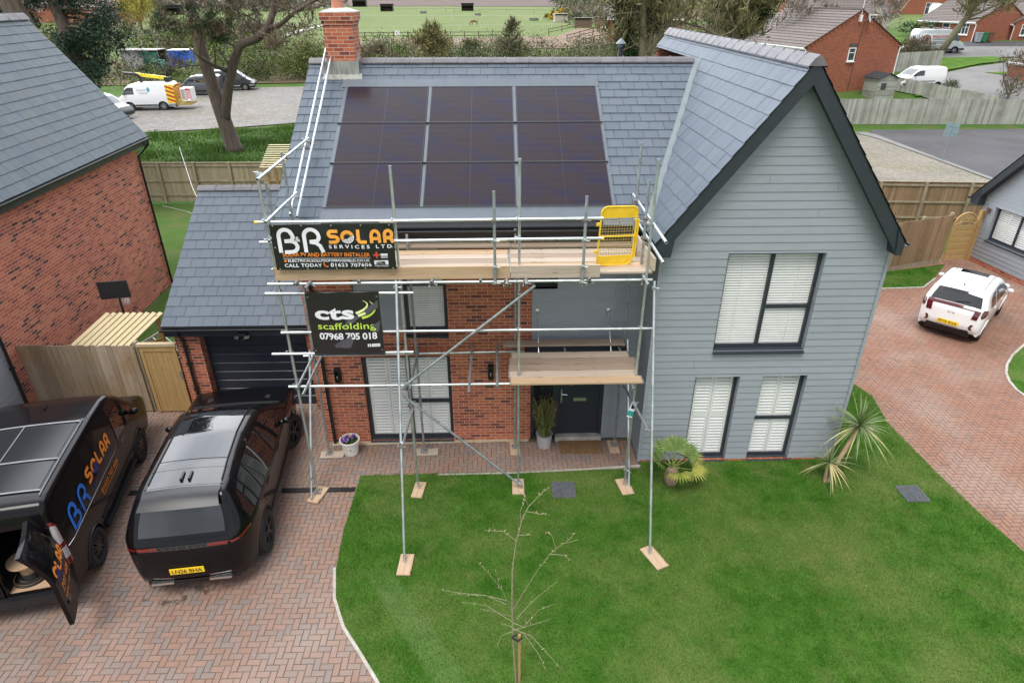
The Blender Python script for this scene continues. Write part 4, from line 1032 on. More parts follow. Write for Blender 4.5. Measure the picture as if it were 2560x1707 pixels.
# ---- scaffold boards and sole boards: each lies loose on something, so each is a thing
def board(label, x0, x1, y0, y1, z0, z1, mat, group=None, rz=0, tilt=0, name='scaffold_board', cat='board'):
    b = MB(); cx, cy, cz = (x0+x1)/2, (y0+y1)/2, z0
    hx, hy, hz = (x1-x0)/2, (y1-y0)/2, z1-z0; e = .004
    b.add([(sx*(hx-q), sy*(hy-q), z) for (z, q) in ((0, e), (e, 0), (hz-e, 0), (hz, e)) for sx, sy in ((-1, -1), (1, -1), (1, 1), (-1, 1))],
          [(3, 2, 1, 0), (12, 13, 14, 15)] + [(L*4+k, L*4+(k+1) % 4, L*4+4+(k+1) % 4, L*4+4+k) for L in range(3) for k in range(4)])
    if hx > .6 and hz < .06:   # steel end bands
        b.mi = 1
        for sx in (-1, 1): b.box(sx*hx-.012, sx*hx+.012, -hy-.001, hy+.001, -.001, hz+.0012)
        b.mi = 0
    o = b.build(name, [mat, pm('board_end_band', (.30, .27, .22), .6, .4)]); o.location = (cx, cy, cz); o.rotation_euler = (tilt, 0, rz)
    return tag(o, label, cat, group)
PZ = 4.60
nth = ['front edge', 'second row from the front', 'middle row', 'fourth row from the front', 'row nearest the wall']
q = random.Random(12)
for i in range(5):
    y = 9.975+i*.228
    board('pale board in the %s of the upper platform\'s left half' % nth[i], -3.66, .185+q.uniform(-.02, .02), y, y+.216, PZ+q.uniform(-.002, .005), PZ+.038+q.uniform(-.003, .006), (BOARD_N, BOARD_W, BOARD_D, BOARD_W, BOARD_N)[i], 'boards of the upper platform', tilt=q.uniform(-.01, .01))
    board('pale board in the %s of the upper platform\'s right half' % nth[i], .20, 2.60+q.uniform(-.04, .03), y, y+.216, PZ+q.uniform(0, .006), PZ+.042+q.uniform(-.002, .007), (BOARD_W, BOARD_N, BOARD_W, BOARD_D, BOARD_W)[i], 'boards of the upper platform', tilt=q.uniform(-.01, .01))
board('darker worn inside board behind the upper platform\'s left half, beneath the gutter', -3.6, .21, 11.17, 11.39, PZ+.05, PZ+.088, BOARD_D, 'boards of the upper platform', tilt=.12)
board('darker worn inside board behind the yellow gate, beneath the gutter', .23, 2.46, 11.17, 11.39, PZ+.04, PZ+.078, BOARD_D, 'boards of the upper platform', tilt=.06)
board('honey coloured toe board set on edge below the solar banner', -3.67, .19, 9.90, 9.938, 4.57, 4.79, BOARD_N, 'toe boards', name='toe_board')
board('greyer toe board set on edge left of the yellow gate', .20, 1.68, 9.905, 9.943, 4.57, 4.79, BOARD_W, 'toe boards', name='toe_board')
b = MB(); b.box(-.019, .019, -.75, .75, 0, .22); o = b.build('toe_board', wood('pale_worn_board_y', (.50, .41, .31), (.66, .57, .47), 'y')); o.location = (2.56, 10.75, 4.64); o.rotation_euler = (0, 0, R(3)); tag(o, 'short toe board on edge across the right end of the upper platform', 'board', 'toe boards')
rows = ['orange brown front board', 'pale grey second board from the front', 'brown middle board', 'long brown fourth board overhanging to the right', 'bleached rear board']
for i in range(5):
    y = 9.70+i*.228
    board('%s of the low platform over the front door' % rows[i], .165+(.02, .0, .01, .03, .06)[i], 2.50+(.05, .0, .01, .06, -.03)[i], y, y+.216, 2.607+q.uniform(-.003, .004), 2.645+q.uniform(-.003, .008), (BOARD_N, BOARD_W, BOARD_D, BOARD_D, BOARD_W)[i], 'boards of the low platform', rz=q.uniform(-.006, .006), tilt=q.uniform(-.015, .015))
board('weathered single plank behind the low platform, close to the grey wall', .08, 2.45, 11.02, 11.24, 2.66, 2.698, BOARD_D, 'boards of the low platform')
for (x, y, lx, ly, rz, where) in ((-3.62, 9.86, .24, .46, -.25, 'under the leaning left corner tube on the pavers beside the black car'), (-3.62, 11.12, .50, .23, .03, 'on the pavers left of the white flower pot'),
    (-1.67, 8.02, .24, .46, -.05, 'on the lawn under the left sloping prop'), (-1.64, 9.93, .22, .45, -.12, 'at the left end of the lawn\'s top edge'), (-1.60, 11.16, .50, .22, .02, 'on the path below the large shuttered window'),
    (.34, 9.98, .24, .45, 0, 'on the lawn where the long diagonal brace ends'), (.31, 11.24, .22, .45, .03, 'on the path left of the bamboo pot'), (2.47, 9.93, .25, .46, .18, 'on the lawn left of the fan palm'),
    (2.46, 11.25, .22, .42, .02, 'on the path right of the doormat'), (2.66, 8.08, .24, .52, .42, 'on the lawn under the right sloping prop')):
    board('sole board ' + where, x-lx/2, x+lx/2, y-ly/2, y+ly/2, .028 if y < 10.3 and x > -2.8 else .006, .062 if y < 10.3 and x > -2.8 else .045, BOARD_S if ly > lx else BOARD_W, 'sole boards under the scaffold feet', rz=rz, name='sole_board', cat='board')

# ---- banners
BANB = pm('black_banner_vinyl', (.012, .012, .014), .28, var=.15, spec=.6); BANG = pm('grey_banner_print', (.085, .082, .10), .4)
def banner(name, label, x0, x1, z0, z1, y, mesh_wave):
    t = thing(name, label, 'banner', (x0, y, z0)); w, h = x1-x0, z1-z0
    def sf(u, v, lift=0): return (u, mesh_wave(u/w, v/h)-.0022*lift-.001, v)
    b = MB(); b.grid(lambda a, c: sf(a*w, c*h), np.linspace(0, 1, 29), np.linspace(0, 1, 15)); o = b.build('banner_sheet', BANB, t, smooth=True)
    return t, sf, w, h
def dens(VF, maxl=.12): return VF
wv = lambda u, v: .018*math.sin(5*u+2*v)*math.sin(math.pi*v)+.012*math.sin(17*u-4*v)*(v*(1-v)*2)+.010*math.sin(26*u+9*v)*(.3+.7*abs(.5-v))
t1, sf, bw_, bh_ = banner('solar_banner', 'wide black banner with orange and white lettering tied to the upper rails', -3.60, -1.66, 4.785, 5.545, 9.835, wv)
# layout measured on the banner (x 0..1.94, z 0..0.76)
put('large_letters', comb(letters('B', .10, .295, .33, .40, 0, .062), letters('R', .50, .295, .33, .40, 0, .062)), lambda x, y: sf(x, y, 1), WHITEP, t1)
put('ampersand', xf(text_mesh('&', .09, .01), 1, 1, .375, .475), lambda x, y: sf(x, y, 2), WHITEP, t1)
put('orange_letters', comb(letters('S', .90, .45, .17, .22, 0, .055), letters('LAr', 1.36, .45, .155, .22, .055, .052)), lambda x, y: sf(x, y, 1), AMBER, t1)
sun_emblem(t1, sf, 1.205, .555, .108, AMBER, WHITEP, INK, INK)
put('lettering', xf(text_mesh('SERVICES LTD', .058, .028, 1.6, 1.0), 1, 1, .895, .365), lambda x, y: sf(x, y, 1), WHITEP, t1)
put('lettering', xf(text_mesh('SOLAR PV AND BATTERY INSTALLER', .068, .022, 1.0, 1.40), 1, 1, .135, .225), lambda x, y: sf(x, y, 1), ORANGE, t1)
put('rule_line', rect2d(.135, 1.535, .193, .199), lambda x, y: sf(x, y, 1), WHITEP, t1)
put('lettering', xf(text_mesh('ELECTRICALSOLUTIONSMANSFIELD.CO.UK', .042, .024, 1.0, 1.32), 1, 1, .205, .135), lambda x, y: sf(x, y, 1), WHITEP, t1)
put('globe_icon', disc2d(.165, .155, .022, 14), lambda x, y: sf(x, y, 1), ORANGE, t1)
put('lettering', xf(text_mesh('CALL TODAY', .058, .024, 1.1, .60), 1, 1, .14, .05), lambda x, y: sf(x, y, 1), WHITEP, t1)
put('phone_icon', stroke2d([arc(.82, .10, .042, .045, 150, 300, 8)], .014), lambda x, y: sf(x, y, 1), ORANGE, t1)
put('lettering', xf(text_mesh('01623 707606', .062, .024, 1.1, .66), 1, 1, .88, .05), lambda x, y: sf(x, y, 1), WHITEP, t1)
put('red_cross', comb(rect2d(1.585, 1.695, .235, .263), rect2d(1.627, 1.655, .195, .303)), lambda x, y: sf(x, y, 1), pm('red_print', (.62, .05, .04), .5), t1)
put('small_print', comb(rect2d(1.705, 1.815, .24, .268), rect2d(1.705, 1.815, .220, .230), rect2d(1.705, 1.815, .198, .208)), lambda x, y: sf(x, y, 1), WHITEP, t1)
put('white_badge', rect2d(1.59, 1.815, .085, .155), lambda x, y: sf(x, y, 1), WHITEP, t1)
put('badge_lettering', xf(text_mesh('MCS', .05, -.01, 1.1, .17), 1, 1, 1.617, .095), lambda x, y: sf(x, y, 2), pm('pale_grey_print', (.55, .55, .58), .5), t1)
put('lettering', xf(text_mesh('CERTIFIED', .026, .012, 1.1, .225), 1, 1, 1.59, .048), lambda x, y: sf(x, y, 1), WHITEP, t1)
b = MB()
for u in (.03, .26, .50, .74, .97):
    for v in (.025, .975): b.lathe([(0, -.006), (.012, -.005), (.014, 0)], sf(u*bw_, v*bh_, 1), 8, axis='y')
for u in (.02, .98): b.lathe([(0, -.006), (.012, -.005), (.014, 0)], sf(u*bw_, .5*bh_, 1), 8, axis='y')
b.build('eyelets', CHROME, t1)
b = MB()
for u, v, e in ((.03, .975, (-.05, .05, .04)), (.50, .975, (0, .03, .05)), (.97, .975, (.05, .06, -.03)), (.97, .5, (.06, .06, -.01)), (.02, .5, (-.06, .06, 0)), (.98, .025, (.05, .06, -.01)), (.03, .025, (-.05, .06, .02))):
    p = Vector(sf(u*bw_, v*bh_, 1)); b.tube([p, p+Vector(e)], .004, 4)
b.build('cable_ties', INK, t1)
t2, sf2, w2, h2 = banner('scaffolder_banner', 'squarer black banner with white and lime lettering hung on the lower rails', -3.215, -2.0, 3.235, 4.385, 9.825, lambda u, v: .010*math.sin(7*u+3*v)*math.sin(math.pi*v)+.006*math.sin(15*u))
LIME = pm('lime_print', (.52, .74, .08), .5); L2 = pm('pale_lime_print', (.78, .88, .38), .5)
put('grey_swoosh', (np.array([(.40, .115, 0), (.62, .10, 0), (1.16, .42, 0), (1.20, .62, 0), (.75, .36, 0), (.45, .22, 0), (.36, .15, 0)]), [tuple(range(7))]), lambda x, y: sf2(x, y, 1), BANG, t2)
put('grey_swoosh', (np.array([(.30, .42, 0), (.60, .50, 0), (1.18, .86, 0), (1.19, 1.0, 0), (.80, .72, 0)]), [tuple(range(5))]), lambda x, y: sf2(x, y, 1), BANG, t2)
put('large_lettering', xf(text_mesh('cts', .235, .05, 1.05, .66), 1, 1, .11, .665), lambda x, y: sf2(x, y, 2), WHITEP, t2)
def bez(P, n=14): return [tuple(np.array(P[0])*(1-t_)**3+3*np.array(P[1])*t_*(1-t_)**2+3*np.array(P[2])*t_*t_*(1-t_)+np.array(P[3])*t_**3) for t_ in np.linspace(0, 1, n)]
for m_, P in ((L2, ((.805, .765), (.96, .82), (1.10, .93), (.94, 1.0))), (L2, ((.836, .722), (1.0, .765), (1.19, .87), (1.05, .985))), (LIME, ((.898, .68), (1.06, .70), (1.20, .82), (1.09, .95)))):
    V = []; pth = bez(P)
    for j, (x, y) in enumerate(pth):
        wd = .021*(1-j/13)**.8+.0025; t_ = Vector(pth[min(j+1, 13)])-Vector(pth[max(j-1, 0)]); t_.normalize(); V += [(x-t_.y*wd, y+t_.x*wd, 0), (x+t_.y*wd, y-t_.x*wd, 0)]
    put('swoosh_emblem', (np.array(V), [(2*j, 2*j+1, 2*j+3, 2*j+2) for j in range(13)]), lambda x, y: sf2(x, y, 2), m_, t2)
put('lettering', xf(text_mesh('scaffolding', .125, .012, 1.02, .98), 1, 1, .13, .47), lambda x, y: sf2(x, y, 2), LIME, t2)
put('lettering', xf(text_mesh('07968 705 018', .125, .035, .95, .98), 1, 1, .135, .275), lambda x, y: sf2(x, y, 2), WHITEP, t2)
put('social_badge', comb(rect2d(.94, 1.0, .125, .18), rect2d(1.012, 1.15, .125, .18)), lambda x, y: sf2(x, y, 2), WHITEP, t2)
put('badge_lettering', xf(text_mesh('f', .045, .02), 1, 1, .962, .128), lambda x, y: sf2(x, y, 3), INK, t2)
put('badge_print', comb(rect2d(1.045, 1.135, .157, .164), rect2d(1.045, 1.135, .142, .147)), lambda x, y: sf2(x, y, 3), pm('grey_print', (.35, .35, .37), .5), t2)
put('badge_mark', rect2d(1.022, 1.038, .155, .17), lambda x, y: sf2(x, y, 3), AMBER, t2)
b = MB()
for u in (.03, .97):
    for v in (.05, .93): b.lathe([(0, -.006), (.010, -.005), (.012, 0)], sf2(u*w2, v*h2, 1), 8, axis='y')
b.build('eyelets', CHROME, t2)
for z in (h2-.03, -.028): b = MB(); b.lathe([(.031, 0), (.031, w2)], (0, .036, z), 10, axis='x'); b.build('banner_sleeve', BANB, t2, smooth=True)
# ------------------------------------------------------------------ left neighbour house
lh = thing('brick_house', 'red brick neighbour house with a steep slate roof at the left edge', 'house', (-11.27, 20.75, 0), R(2.9))
b = MB(); b.quad((0, 0, 0), (0, -8.25, 0), (0, -8.25, 4.85), (0, 0, 4.85)); b.quad((-4.4, 0, 0), (0, 0, 0), (0, 0, 4.85), (-4.4, 0, 4.85)); b.poly([(0, 0, 4.85), (-4.4, 0, 4.85), (-2.2, 0, 7.8)])
b.build('brick_wall', BRICK_L, lh)
boards('boarded_wall', 0, .05, 4.8, lambda z: -16, lambda z: -8.25, [], CLAD, lh, axis='x', sgn=1)
rf = MB(); lr = 2.2+.35; rise = lr*math.tan(R(53)); 
slates(rf, (.35, .25, 4.85), (0, -1, 0), (-1, 0, math.tan(R(53))), [(0, 0), (16, 0), (16, lr/math.cos(R(53))), (0, lr/math.cos(R(53)))], .30, .245, seed=9)
rf.mi = 1; rf.quad((-2.2, .25, 4.85+rise), (-2.2, -16, 4.85+rise), (-4.75, -16, 4.85), (-4.75, .25, 4.85)); rf.quad((.33, .24, 4.81), (.33, -16, 4.81), (-2.2, -16, 4.8+rise), (-2.2, .24, 4.8+rise))
lroof = rf.build('roof', [SLATE_L, UNDER], lh)
ridge_tiles('ridge_tiles', (-2.2, .27, 4.85+rise+.06), (-2.2, -16, 4.85+rise+.06), lroof, .15, .16, .46)
gutter('gutter', (.40, .25, 4.82), (.40, -16, 4.82), lroof, .06)
b = MB(); b.box(.30, .325, -16, .22, 4.62, 4.84); b.box(0, .30, -16, .22, 4.61, 4.625); b.box(-.02, .33, .0, .24, 4.60, 4.84); b.build('fascia', ANTH, lroof)
pipe('downpipe', [(.40, .06, 4.78), (.40, .06, 4.64), (.06, -.06, 4.30), (.055, -.06, .02)], lh, BLACKP, .036)
pipe('downpipe', [(.40, -8.2, 4.78), (.40, -8.2, 4.64), (.06, -8.24, 4.30), (.055, -8.24, .02)], lh, BLACKP, .036)

# ------------------------------------------------------------------ right neighbour house: two boarded walls meet at the corner by the gate
rh = thing('boarded_house', 'grey boarded neighbour house with white shutters at the right edge', 'house', (17.5, 22.35, 0), R(-83))
# local +x runs along the visible gable wall (towards the camera), local -y faces the drive
rk = math.tan(R(50)); HX = 4.6
boards('boarded_wall', 0, .18, 7.4, lambda z: max(0, (z-2.62)/rk), lambda z: min(2*HX, 2*HX-max(0, (z-2.62)/rk)), [(.55, 2.6, .95, 2.12)], CLAD, rh, depth=.16)
b = MB(); b.box(0, 2*HX, -.005, .05, 0, .18); b.build('brick_plinth', BRICK, rh)
b = MB(); b.quad((0, 0, 0), (0, 6, 0), (0, 6, 2.6), (0, 0, 2.6)); b.build('end_wall', CLAD, rh)
window(rh, .55, 2.6, .97, 2.12, .12, mull=(1.55,), cover='shutter', fw=.06)
r_ = MB(); ln = (HX+.35)*math.hypot(1, rk)
slates(r_, (-.35, -.32, 2.30), (0, 1, 0), (1, 0, rk), [(0, 0), (7, 0), (7, ln), (0, ln)], .30, .25, seed=14)
slates(r_, (2*HX+.35, -.32, 2.30), (0, 1, 0), (-1, 0, rk), [(0, 0), (7, 0), (7, ln), (0, ln)], .30, .25, seed=15)
rr = r_.build('roof', [SLATE, UNDER], rh)
b = MB(); e0 = Vector((-.36, -.30, 2.27)); tp = Vector((HX, -.30, 2.27+rk*(HX+.36))); b.prism([e0, tp, tp-Vector((0, 0, .38)), e0+Vector((.12, 0, -.20))], (0, .03, 0)); b.build('barge_board', ANTH, rr)
b = MB(); b.quad(e0+Vector((.15, .03, -.14)), tp+Vector((0, .03, -.36)), tp+Vector((0, .32, -.36)), e0+Vector((.15, .32, -.14))); b.prism([(-.33, -.3, 2.27), (-.33, -.3, 2.05), (.02, -.3, 2.05), (.02, -.3, 2.62)], (0, .3, 0)); b.build('box_end', ANTH, rr)
gutter('gutter', (-.40, -.34, 2.25), (-.40, 6, 2.25), rr, .055)
b = MB(); b.box(.30, .38, -.10, 0, 1.85, 2.02); b.lathe([(.03, 1.80), (.03, 2.06)], (.34, -.13, 0), 8); b.build('wall_light', pm('brown_metal', (.16, .10, .08), .5), rh)
# ------------------------------------------------------------------ vehicles
def paint(name, col, coat=1.0, rough=.3, metal=0.0):
    t = NT(name); n = t.noise(t.obj(), 3, 3)
    return t.set(Base_Color=t.mix(t.math('MULTIPLY', n, .3), col, dim(col, .9)), Roughness=rough, Metallic=metal, Coat_Weight=coat, Coat_Roughness=.02, Coat_IOR=1.5, Specular_IOR_Level=.06)
P_BLACK = paint('black_car_paint', (.004, .004, .005), coat=.5); P_WHITE = paint('white_car_paint', (.80, .80, .80)); P_VAN = paint('black_van_paint', (.006, .005, .006), coat=.4); P_GREY = paint('grey_car_paint', (.10, .11, .12), metal=.3)
P_WVAN = paint('white_van_paint', (.78, .79, .80)); P_SILV = paint('pale_van_paint', (.62, .66, .69))
GLOSS = NT('gloss_black_roof').set(Base_Color=(.008, .008, .01), Roughness=.02, Specular_IOR_Level=.5, IOR=1.7)
REDL = NT('red_lamp').set(Base_Color=(.17, .01, .01), Roughness=.08, Coat_Weight=1.0); DREDL = NT('dark_red_lamp').set(Base_Color=(.085, .008, .012), Roughness=.08, Coat_Weight=1.0)
CLEARL = NT('clear_lamp').set(Base_Color=(.62, .63, .65), Roughness=.08, Coat_Weight=1.0, Metallic=.4)
RIMD = pm('dark_alloy', (.045, .047, .05), .3, .7); RIMS = pm('silver_wheel_trim', (.42, .43, .45), .35, .7)

class Car:
    """body described by a side silhouette (y from the tail, z) and a half-width that depends on height; all parts are laid on that surface"""
    def __init__(s, name, label, loc, heading, sil, width, sill=.30, belt=.95, tum=.16, re=.28, fe=.34, rt=.09, wheels=(.9, 3.9), wr=.36, group=None, arch=.06, bulge=.0, cat='car', crown=.035, low=None):
        s.root = thing(name, label, cat, (loc[0], loc[1], loc[2] if len(loc) > 2 else 0), heading, group)
        s.sy = np.array([p[0] for p in sil]); s.sz = np.array([p[1] for p in sil]); s.L = s.sy.max()
        i0 = int(np.flatnonzero(s.sy == s.sy.min())[-1]); i1 = int(np.flatnonzero(s.sy == s.sy.max())[0]); s.i0, s.i1 = i0, i1
        s.uy = s.sy[i0:i1+1]; s.uz = s.sz[i0:i1+1]
        s.w = width/2; s.sill = sill; s.belt = belt; s.tum = tum; s.re = re; s.fe = fe; s.rt = rt; s.wy = wheels; s.wr = wr; s.ar = wr+arch; s.crown = crown; s.zm = s.sz.max(); s.bulge = bulge
        t = np.concatenate([[0], np.cumsum(np.hypot(np.diff(s.sy), np.diff(s.sz)))]); s.T = t[-1]; s.st = t
    def P(s, t): return float(np.interp(t, s.st, s.sy)), float(np.interp(t, s.st, s.sz))
    def tz(s, y):   # parameter of the silhouette at longitudinal position y (upper outline)
        return float(np.interp(y, s.uy, s.st[s.i0:s.i1+1]))
    def ztop(s, y): return float(np.interp(y, s.uy, s.uz))
    def zbot(s, y):
        a = float(np.interp(y, s.sy[:s.i0+1][::-1], s.sz[:s.i0+1][::-1])) if s.i0 else s.sill
        c = float(np.interp(y, s.sy[s.i1:][::-1], s.sz[s.i1:][::-1])); return a if y < s.L/2 else c
    def hw(s, y, z, edge=None):
        q = 1.0
        if z > s.belt: q -= s.tum/s.w*((z-s.belt)/max(.1, s.zm-s.belt))**1.15
        else: q -= .045*((s.belt-z)/max(.1, s.belt-s.sill))**2 - .012*math.sin(math.pi*min(1, (s.belt-z)/max(.1, s.belt-s.sill)))
        x = s.w*q
        for dd, e in ((y, s.re), (s.L-y, s.fe)):
            if dd < e: k = 1-max(0, dd)/e; x -= .42*e*(1-math.sqrt(max(0, 1-k**2.4)))
        dz = s.edist(y, z) if edge is None else edge
        if dz < s.rt: k = 1-max(0, dz)/s.rt; x -= s.rt*.8*(1-math.sqrt(max(0, 1-k*k)))
        return x
    def edist(s, y, z):
        ax, az = s.sy[:-1], s.sz[:-1]; dx, dz = np.diff(s.sy), np.diff(s.sz)
        k = np.clip(((y-ax)*dx+(z-az)*dz)/(dx*dx+dz*dz+1e-12), 0, 1)
        return float(np.sqrt(((ax+k*dx-y)**2+(az+k*dz-z)**2).min()))
    def side(s, y, z, off=0.0, sx=1):
        return (sx*(s.hw(y, z)+off), y-s.L/2, z)
    def shell(s, t, u, off=0.0):
        y, z = s.P(t); y1, z1 = s.P(min(s.T, t+.06)); y0, z0 = s.P(max(0, t-.06)); dy, dz = y1-y0, z1-z0; n = math.hypot(dy, dz)+1e-9
        ny, nz = -dz/n, dy/n; x = s.hw(y, z, 0.0)*u; c = s.crown*(1-u*u)+off
        return (x, y+ny*c-s.L/2, z+nz*c)
    def body(s, mat, ncol=150, holes=None, nu=16, panel=None):
        b = MB(); b.smooth = True; ys = sorted(set(list(np.linspace(0, s.L, ncol)) + [wy+s.ar*math.cos(a) for wy in s.wy for a in np.linspace(0, math.pi, 25)]))
        ys = [y for y in ys if 0 <= y <= s.L]
        def zl(y):
            z = s.sill if s.sy[0] < y < s.sy[-1] else s.zbot(y)
            for wy in s.wy:
                if abs(y-wy) < s.ar: z = max(z, s.wr*.98+math.sqrt(s.ar**2-(y-wy)**2))
            return min(z, s.ztop(y)-.02)
        vs_ = np.linspace(0, 1, 22)
        for sx in (1, -1):
            def fn(y, v):
                a, c = zl(y), s.ztop(y); vv = 1-(1-v)**1.5; z = a+(c-a)*vv
                p = s.side(y, z, 0, sx); return p
            b.grid(fn, ys, vs_, flip=(sx < 0))
        ts = list(np.linspace(0, s.T, 120)); us = np.linspace(-1, 1, nu+1)
        P = [[s.shell(t, u) for u in us] for t in ts]; base = len(b.v)
        vsx = [p for row in P for p in row]; fs = []
        for i in range(len(ts)-1):
            for j in range(nu):
                if holes and holes((ts[i]+ts[i+1])/2, (us[j]+us[j+1])/2): continue
                q = (i*(nu+1)+j, i*(nu+1)+j+1, (i+1)*(nu+1)+j+1, (i+1)*(nu+1)+j); fs.append(q)
        b.add(vsx, fs)
        s.b = b.build('body', mat, s.root)
        # dark underside and wheel wells
        u = MB(); u.box(-s.w*.70, s.w*.70, .10-s.L/2, s.L/2-.14, s.sill-.06, s.sill+.03); u.box(-s.w*.88, s.w*.88, .5-s.L/2, s.L/2-.5, s.sill-.061, s.sill+.031)
        for wy in s.wy:
            for sx in (-1, 1):
                pts = [(sx*s.w*.55, wy+s.ar*math.cos(R(a))-s.L/2, s.wr*.98+s.ar*math.sin(R(a))) for a in range(-20, 201, 20)]
                for a, c in zip(pts[:-1], pts[1:]):
                    e = sx*s.w*.40; u.quad(a, c, (c[0]+e, c[1], c[2]), (a[0]+e, a[1], a[2]))
                u.poly([(sx*s.w*.55, p[1], p[2]) for p in pts])
        u.build('underbody', INK, s.root)
        tr = MB()
        for wy in s.wy:
            for sx in (-1, 1):
                pp = [s.side(min(max(wy+s.ar*math.cos(a), 0), s.L), max(s.sill, s.wr*.98+s.ar*math.sin(a)), .004, sx) for a in np.linspace(-.1, math.pi+.1, 22)]; tr.tube(pp, .016, 5)
        tr.build('arch_trim', BLACKP if s.trim is None else s.trim, s.b, smooth=True); return s.b
    trim = None
    def wheel(s, y, sx, rim=None, spokes=5, wd=.23, steer=0.0, sub=True):
        r_ = s.wr; w = MB(); w.smooth = True
        w.lathe([(r_*.66, -wd/2), (r_*.93, -wd/2), (r_*.99, -wd/2+.03), (r_, -.03), (r_, .03), (r_*.99, wd/2-.03), (r_*.93, wd/2), (r_*.66, wd/2-.005), (r_*.62, wd/2-.03)], (0, 0, 0), 28, axis='x')
        o = w.build('wheel', RUBBER, s.root); o.location = (sx*(s.w-.10-.02), y-s.L/2, r_); o.rotation_euler = (0, 0, steer)
        m = MB(); c = sx*(wd/2-.02)
        m.lathe([(r_*.63, c-sx*.10), (r_*.66, c), (r_*.60, c+sx*.012), (r_*.58, c-sx*.06)], (0, 0, 0), 24, axis='x')
        for k in range(spokes):
            a = 2*math.pi*k/spokes+.3; ca, sa = math.cos(a), math.sin(a)
            for dv in (-.10, .10):
                m.beam((c, 0, 0), (c-sx*.005, (math.cos(a+dv*1.6))*r_*.61, (math.sin(a+dv*1.6))*r_*.61), .028, .03, up=(1, 0, 0))
        m.lathe([(0, c+sx*.02), (r_*.13, c+sx*.015), (r_*.15, c-sx*.02)], (0, 0, 0), 12, axis='x')
        m.build('rim', rim or RIMD, o)
        d_ = MB(); d_.lathe([(0, c-sx*.09), (r_*.55, c-sx*.09)], (0, 0, 0), 18, axis='x'); d_.build('brake_disc', INK, o)
        return o
    def wheels(s, **k):
        for y in s.wy:
            for sx in (-1, 1): s.wheel(y, sx, **k)
    def side_patch(s, name, pts, mat, parent=None, off=.006, sides=(1, -1), n=14):
        """pts: [(y, zlo, zhi)...]"""
        for sx in sides:
            b = MB(); b.smooth = True; yy = [p[0] for p in pts]; lo = [p[1] for p in pts]; hi = [p[2] for p in pts]
            b.grid(lambda y, v: s.side(y, float(np.interp(y, yy, lo))*(1-v)+float(np.interp(y, yy, hi))*v, off, sx), np.linspace(yy[0], yy[-1], n), np.linspace(0, 1, 8), flip=(sx < 0)); b.build(name, mat, parent or s.b)
    def top_patch(s, name, t0, t1, u0, u1, mat, parent=None, off=.006, n=14, taper=0.0):
        b = MB(); b.smooth = True
        b.grid(lambda t, u: s.shell(t, u*(1-taper*(t-t0)/(t1-t0)), off), np.linspace(t0, t1, n), np.linspace(u0, u1, n), flip=True); 
        return b.build(name, mat, parent or s.b)
    def line(s, name, pts, mat=None, r=.006, sides=(1, -1), parent=None, off=.001):
        for sx in sides:
            b = MB(); b.tube([s.side(y, z, off, sx) for y, z in pts], r, 5); b.build(name, mat or INK, parent or s.b)
    def tline(s, name, pts, mat=None, r=.006, parent=None, off=.002):
        b = MB(); b.tube([s.shell(t, u, off) for t, u in pts], r, 5); return b.build(name, mat or INK, parent or s.b)
    def mirrors(s, y, z, mat):
        for sx in (1, -1):
            p = s.side(y, z, 0, sx); b = MB(); b.smooth = True
            c = (p[0]+sx*.11, p[1], p[2]+.03)
            b.lathe([(0, -.07), (.05, -.062), (.085, -.03), (.09, .02), (.06, .075), (0, .09)], (0, 0, 0), 12, axis='y')
            b.v = [(c[0]+v[0]*.95, c[1]+v[1]*.8, c[2]+v[2]*.72) for v in b.v]
            b.smooth = False; b.beam((p[0]-sx*.02, p[1], p[2]), (c[0], c[1], c[2]-.03), .05, .035); b.build('wing_mirror', mat, s.root)
    def plate(s, t, txt, u=0.0, off=.02, parent=None, w=.52, col=None):
        c = Vector(s.shell(t, u, off)); c2 = Vector(s.shell(t+.05, u, off)); up = (c2-c).normalized(); ax = Vector((1, 0, 0)); nrm = ax.cross(up)
        if nrm.y > 0: nrm = -nrm
        b = MB(); b.obox(c, ax*w/2, up*.056, nrm*.006); p = b.build('number_plate', col or PLATE_Y, parent or s.root)
        if txt: put('plate_lettering', xf(text_mesh(txt, .074, .022, 1.0, w*.88 if len(txt) > 3 else None), 1, 1, -w*.44 if len(txt) > 3 else w*.13, -.037), lambda x, y: c+ax*x+up*y+nrm*.008, INK, p)
        return p

# ---- the black sports utility car on the drive
HS = R(7.0)
def at_axle(ax, ay, h, y_rear, L):   # centre of the footprint from the rear axle's centre
    k = L/2-y_rear; return (ax-math.sin(h)*k, ay+math.cos(h)*k)
sil = [(0.10, .36), (.03, .45), (.0, .60), (.0, .82), (.02, .98), (.055, 1.10), (.085, 1.17), (.12, 1.21), (.42, 1.66), (.47, 1.725), (.52, 1.75), (1.2, 1.81), (2.0, 1.835), (2.55, 1.80), (2.84, 1.755), (3.20, 1.58), (3.72, 1.28), (3.80, 1.235), (4.2, 1.185), (4.6, 1.10), (4.82, 1.0), (4.90, .88), (4.94, .70), (4.92, .50), (4.84, .32)]
suv = Car('sports_utility_car', 'glossy black sports utility car parked on the block paved drive', at_axle(-5.13, 8.43, HS, .98, 4.94), HS, sil, 2.03, sill=.34, belt=1.12, tum=.34, re=.95, fe=.5, rt=.10, wheels=(.98, 3.98), wr=.385)
s = suv; s.body(P_BLACK, nu=18)
for y in s.wy:
    for sx in (-1, 1): s.wheel(y, sx, spokes=5, wd=.27, steer=R(-16) if y > 2 else 0)
tG0, tG1 = s.tz(.125), s.tz(.44)
s.top_patch('rear_window', tG0+.03, tG1-.06, -.90, .90, TINT)
b = MB(); b.smooth = True   # roof spoiler over the rear window
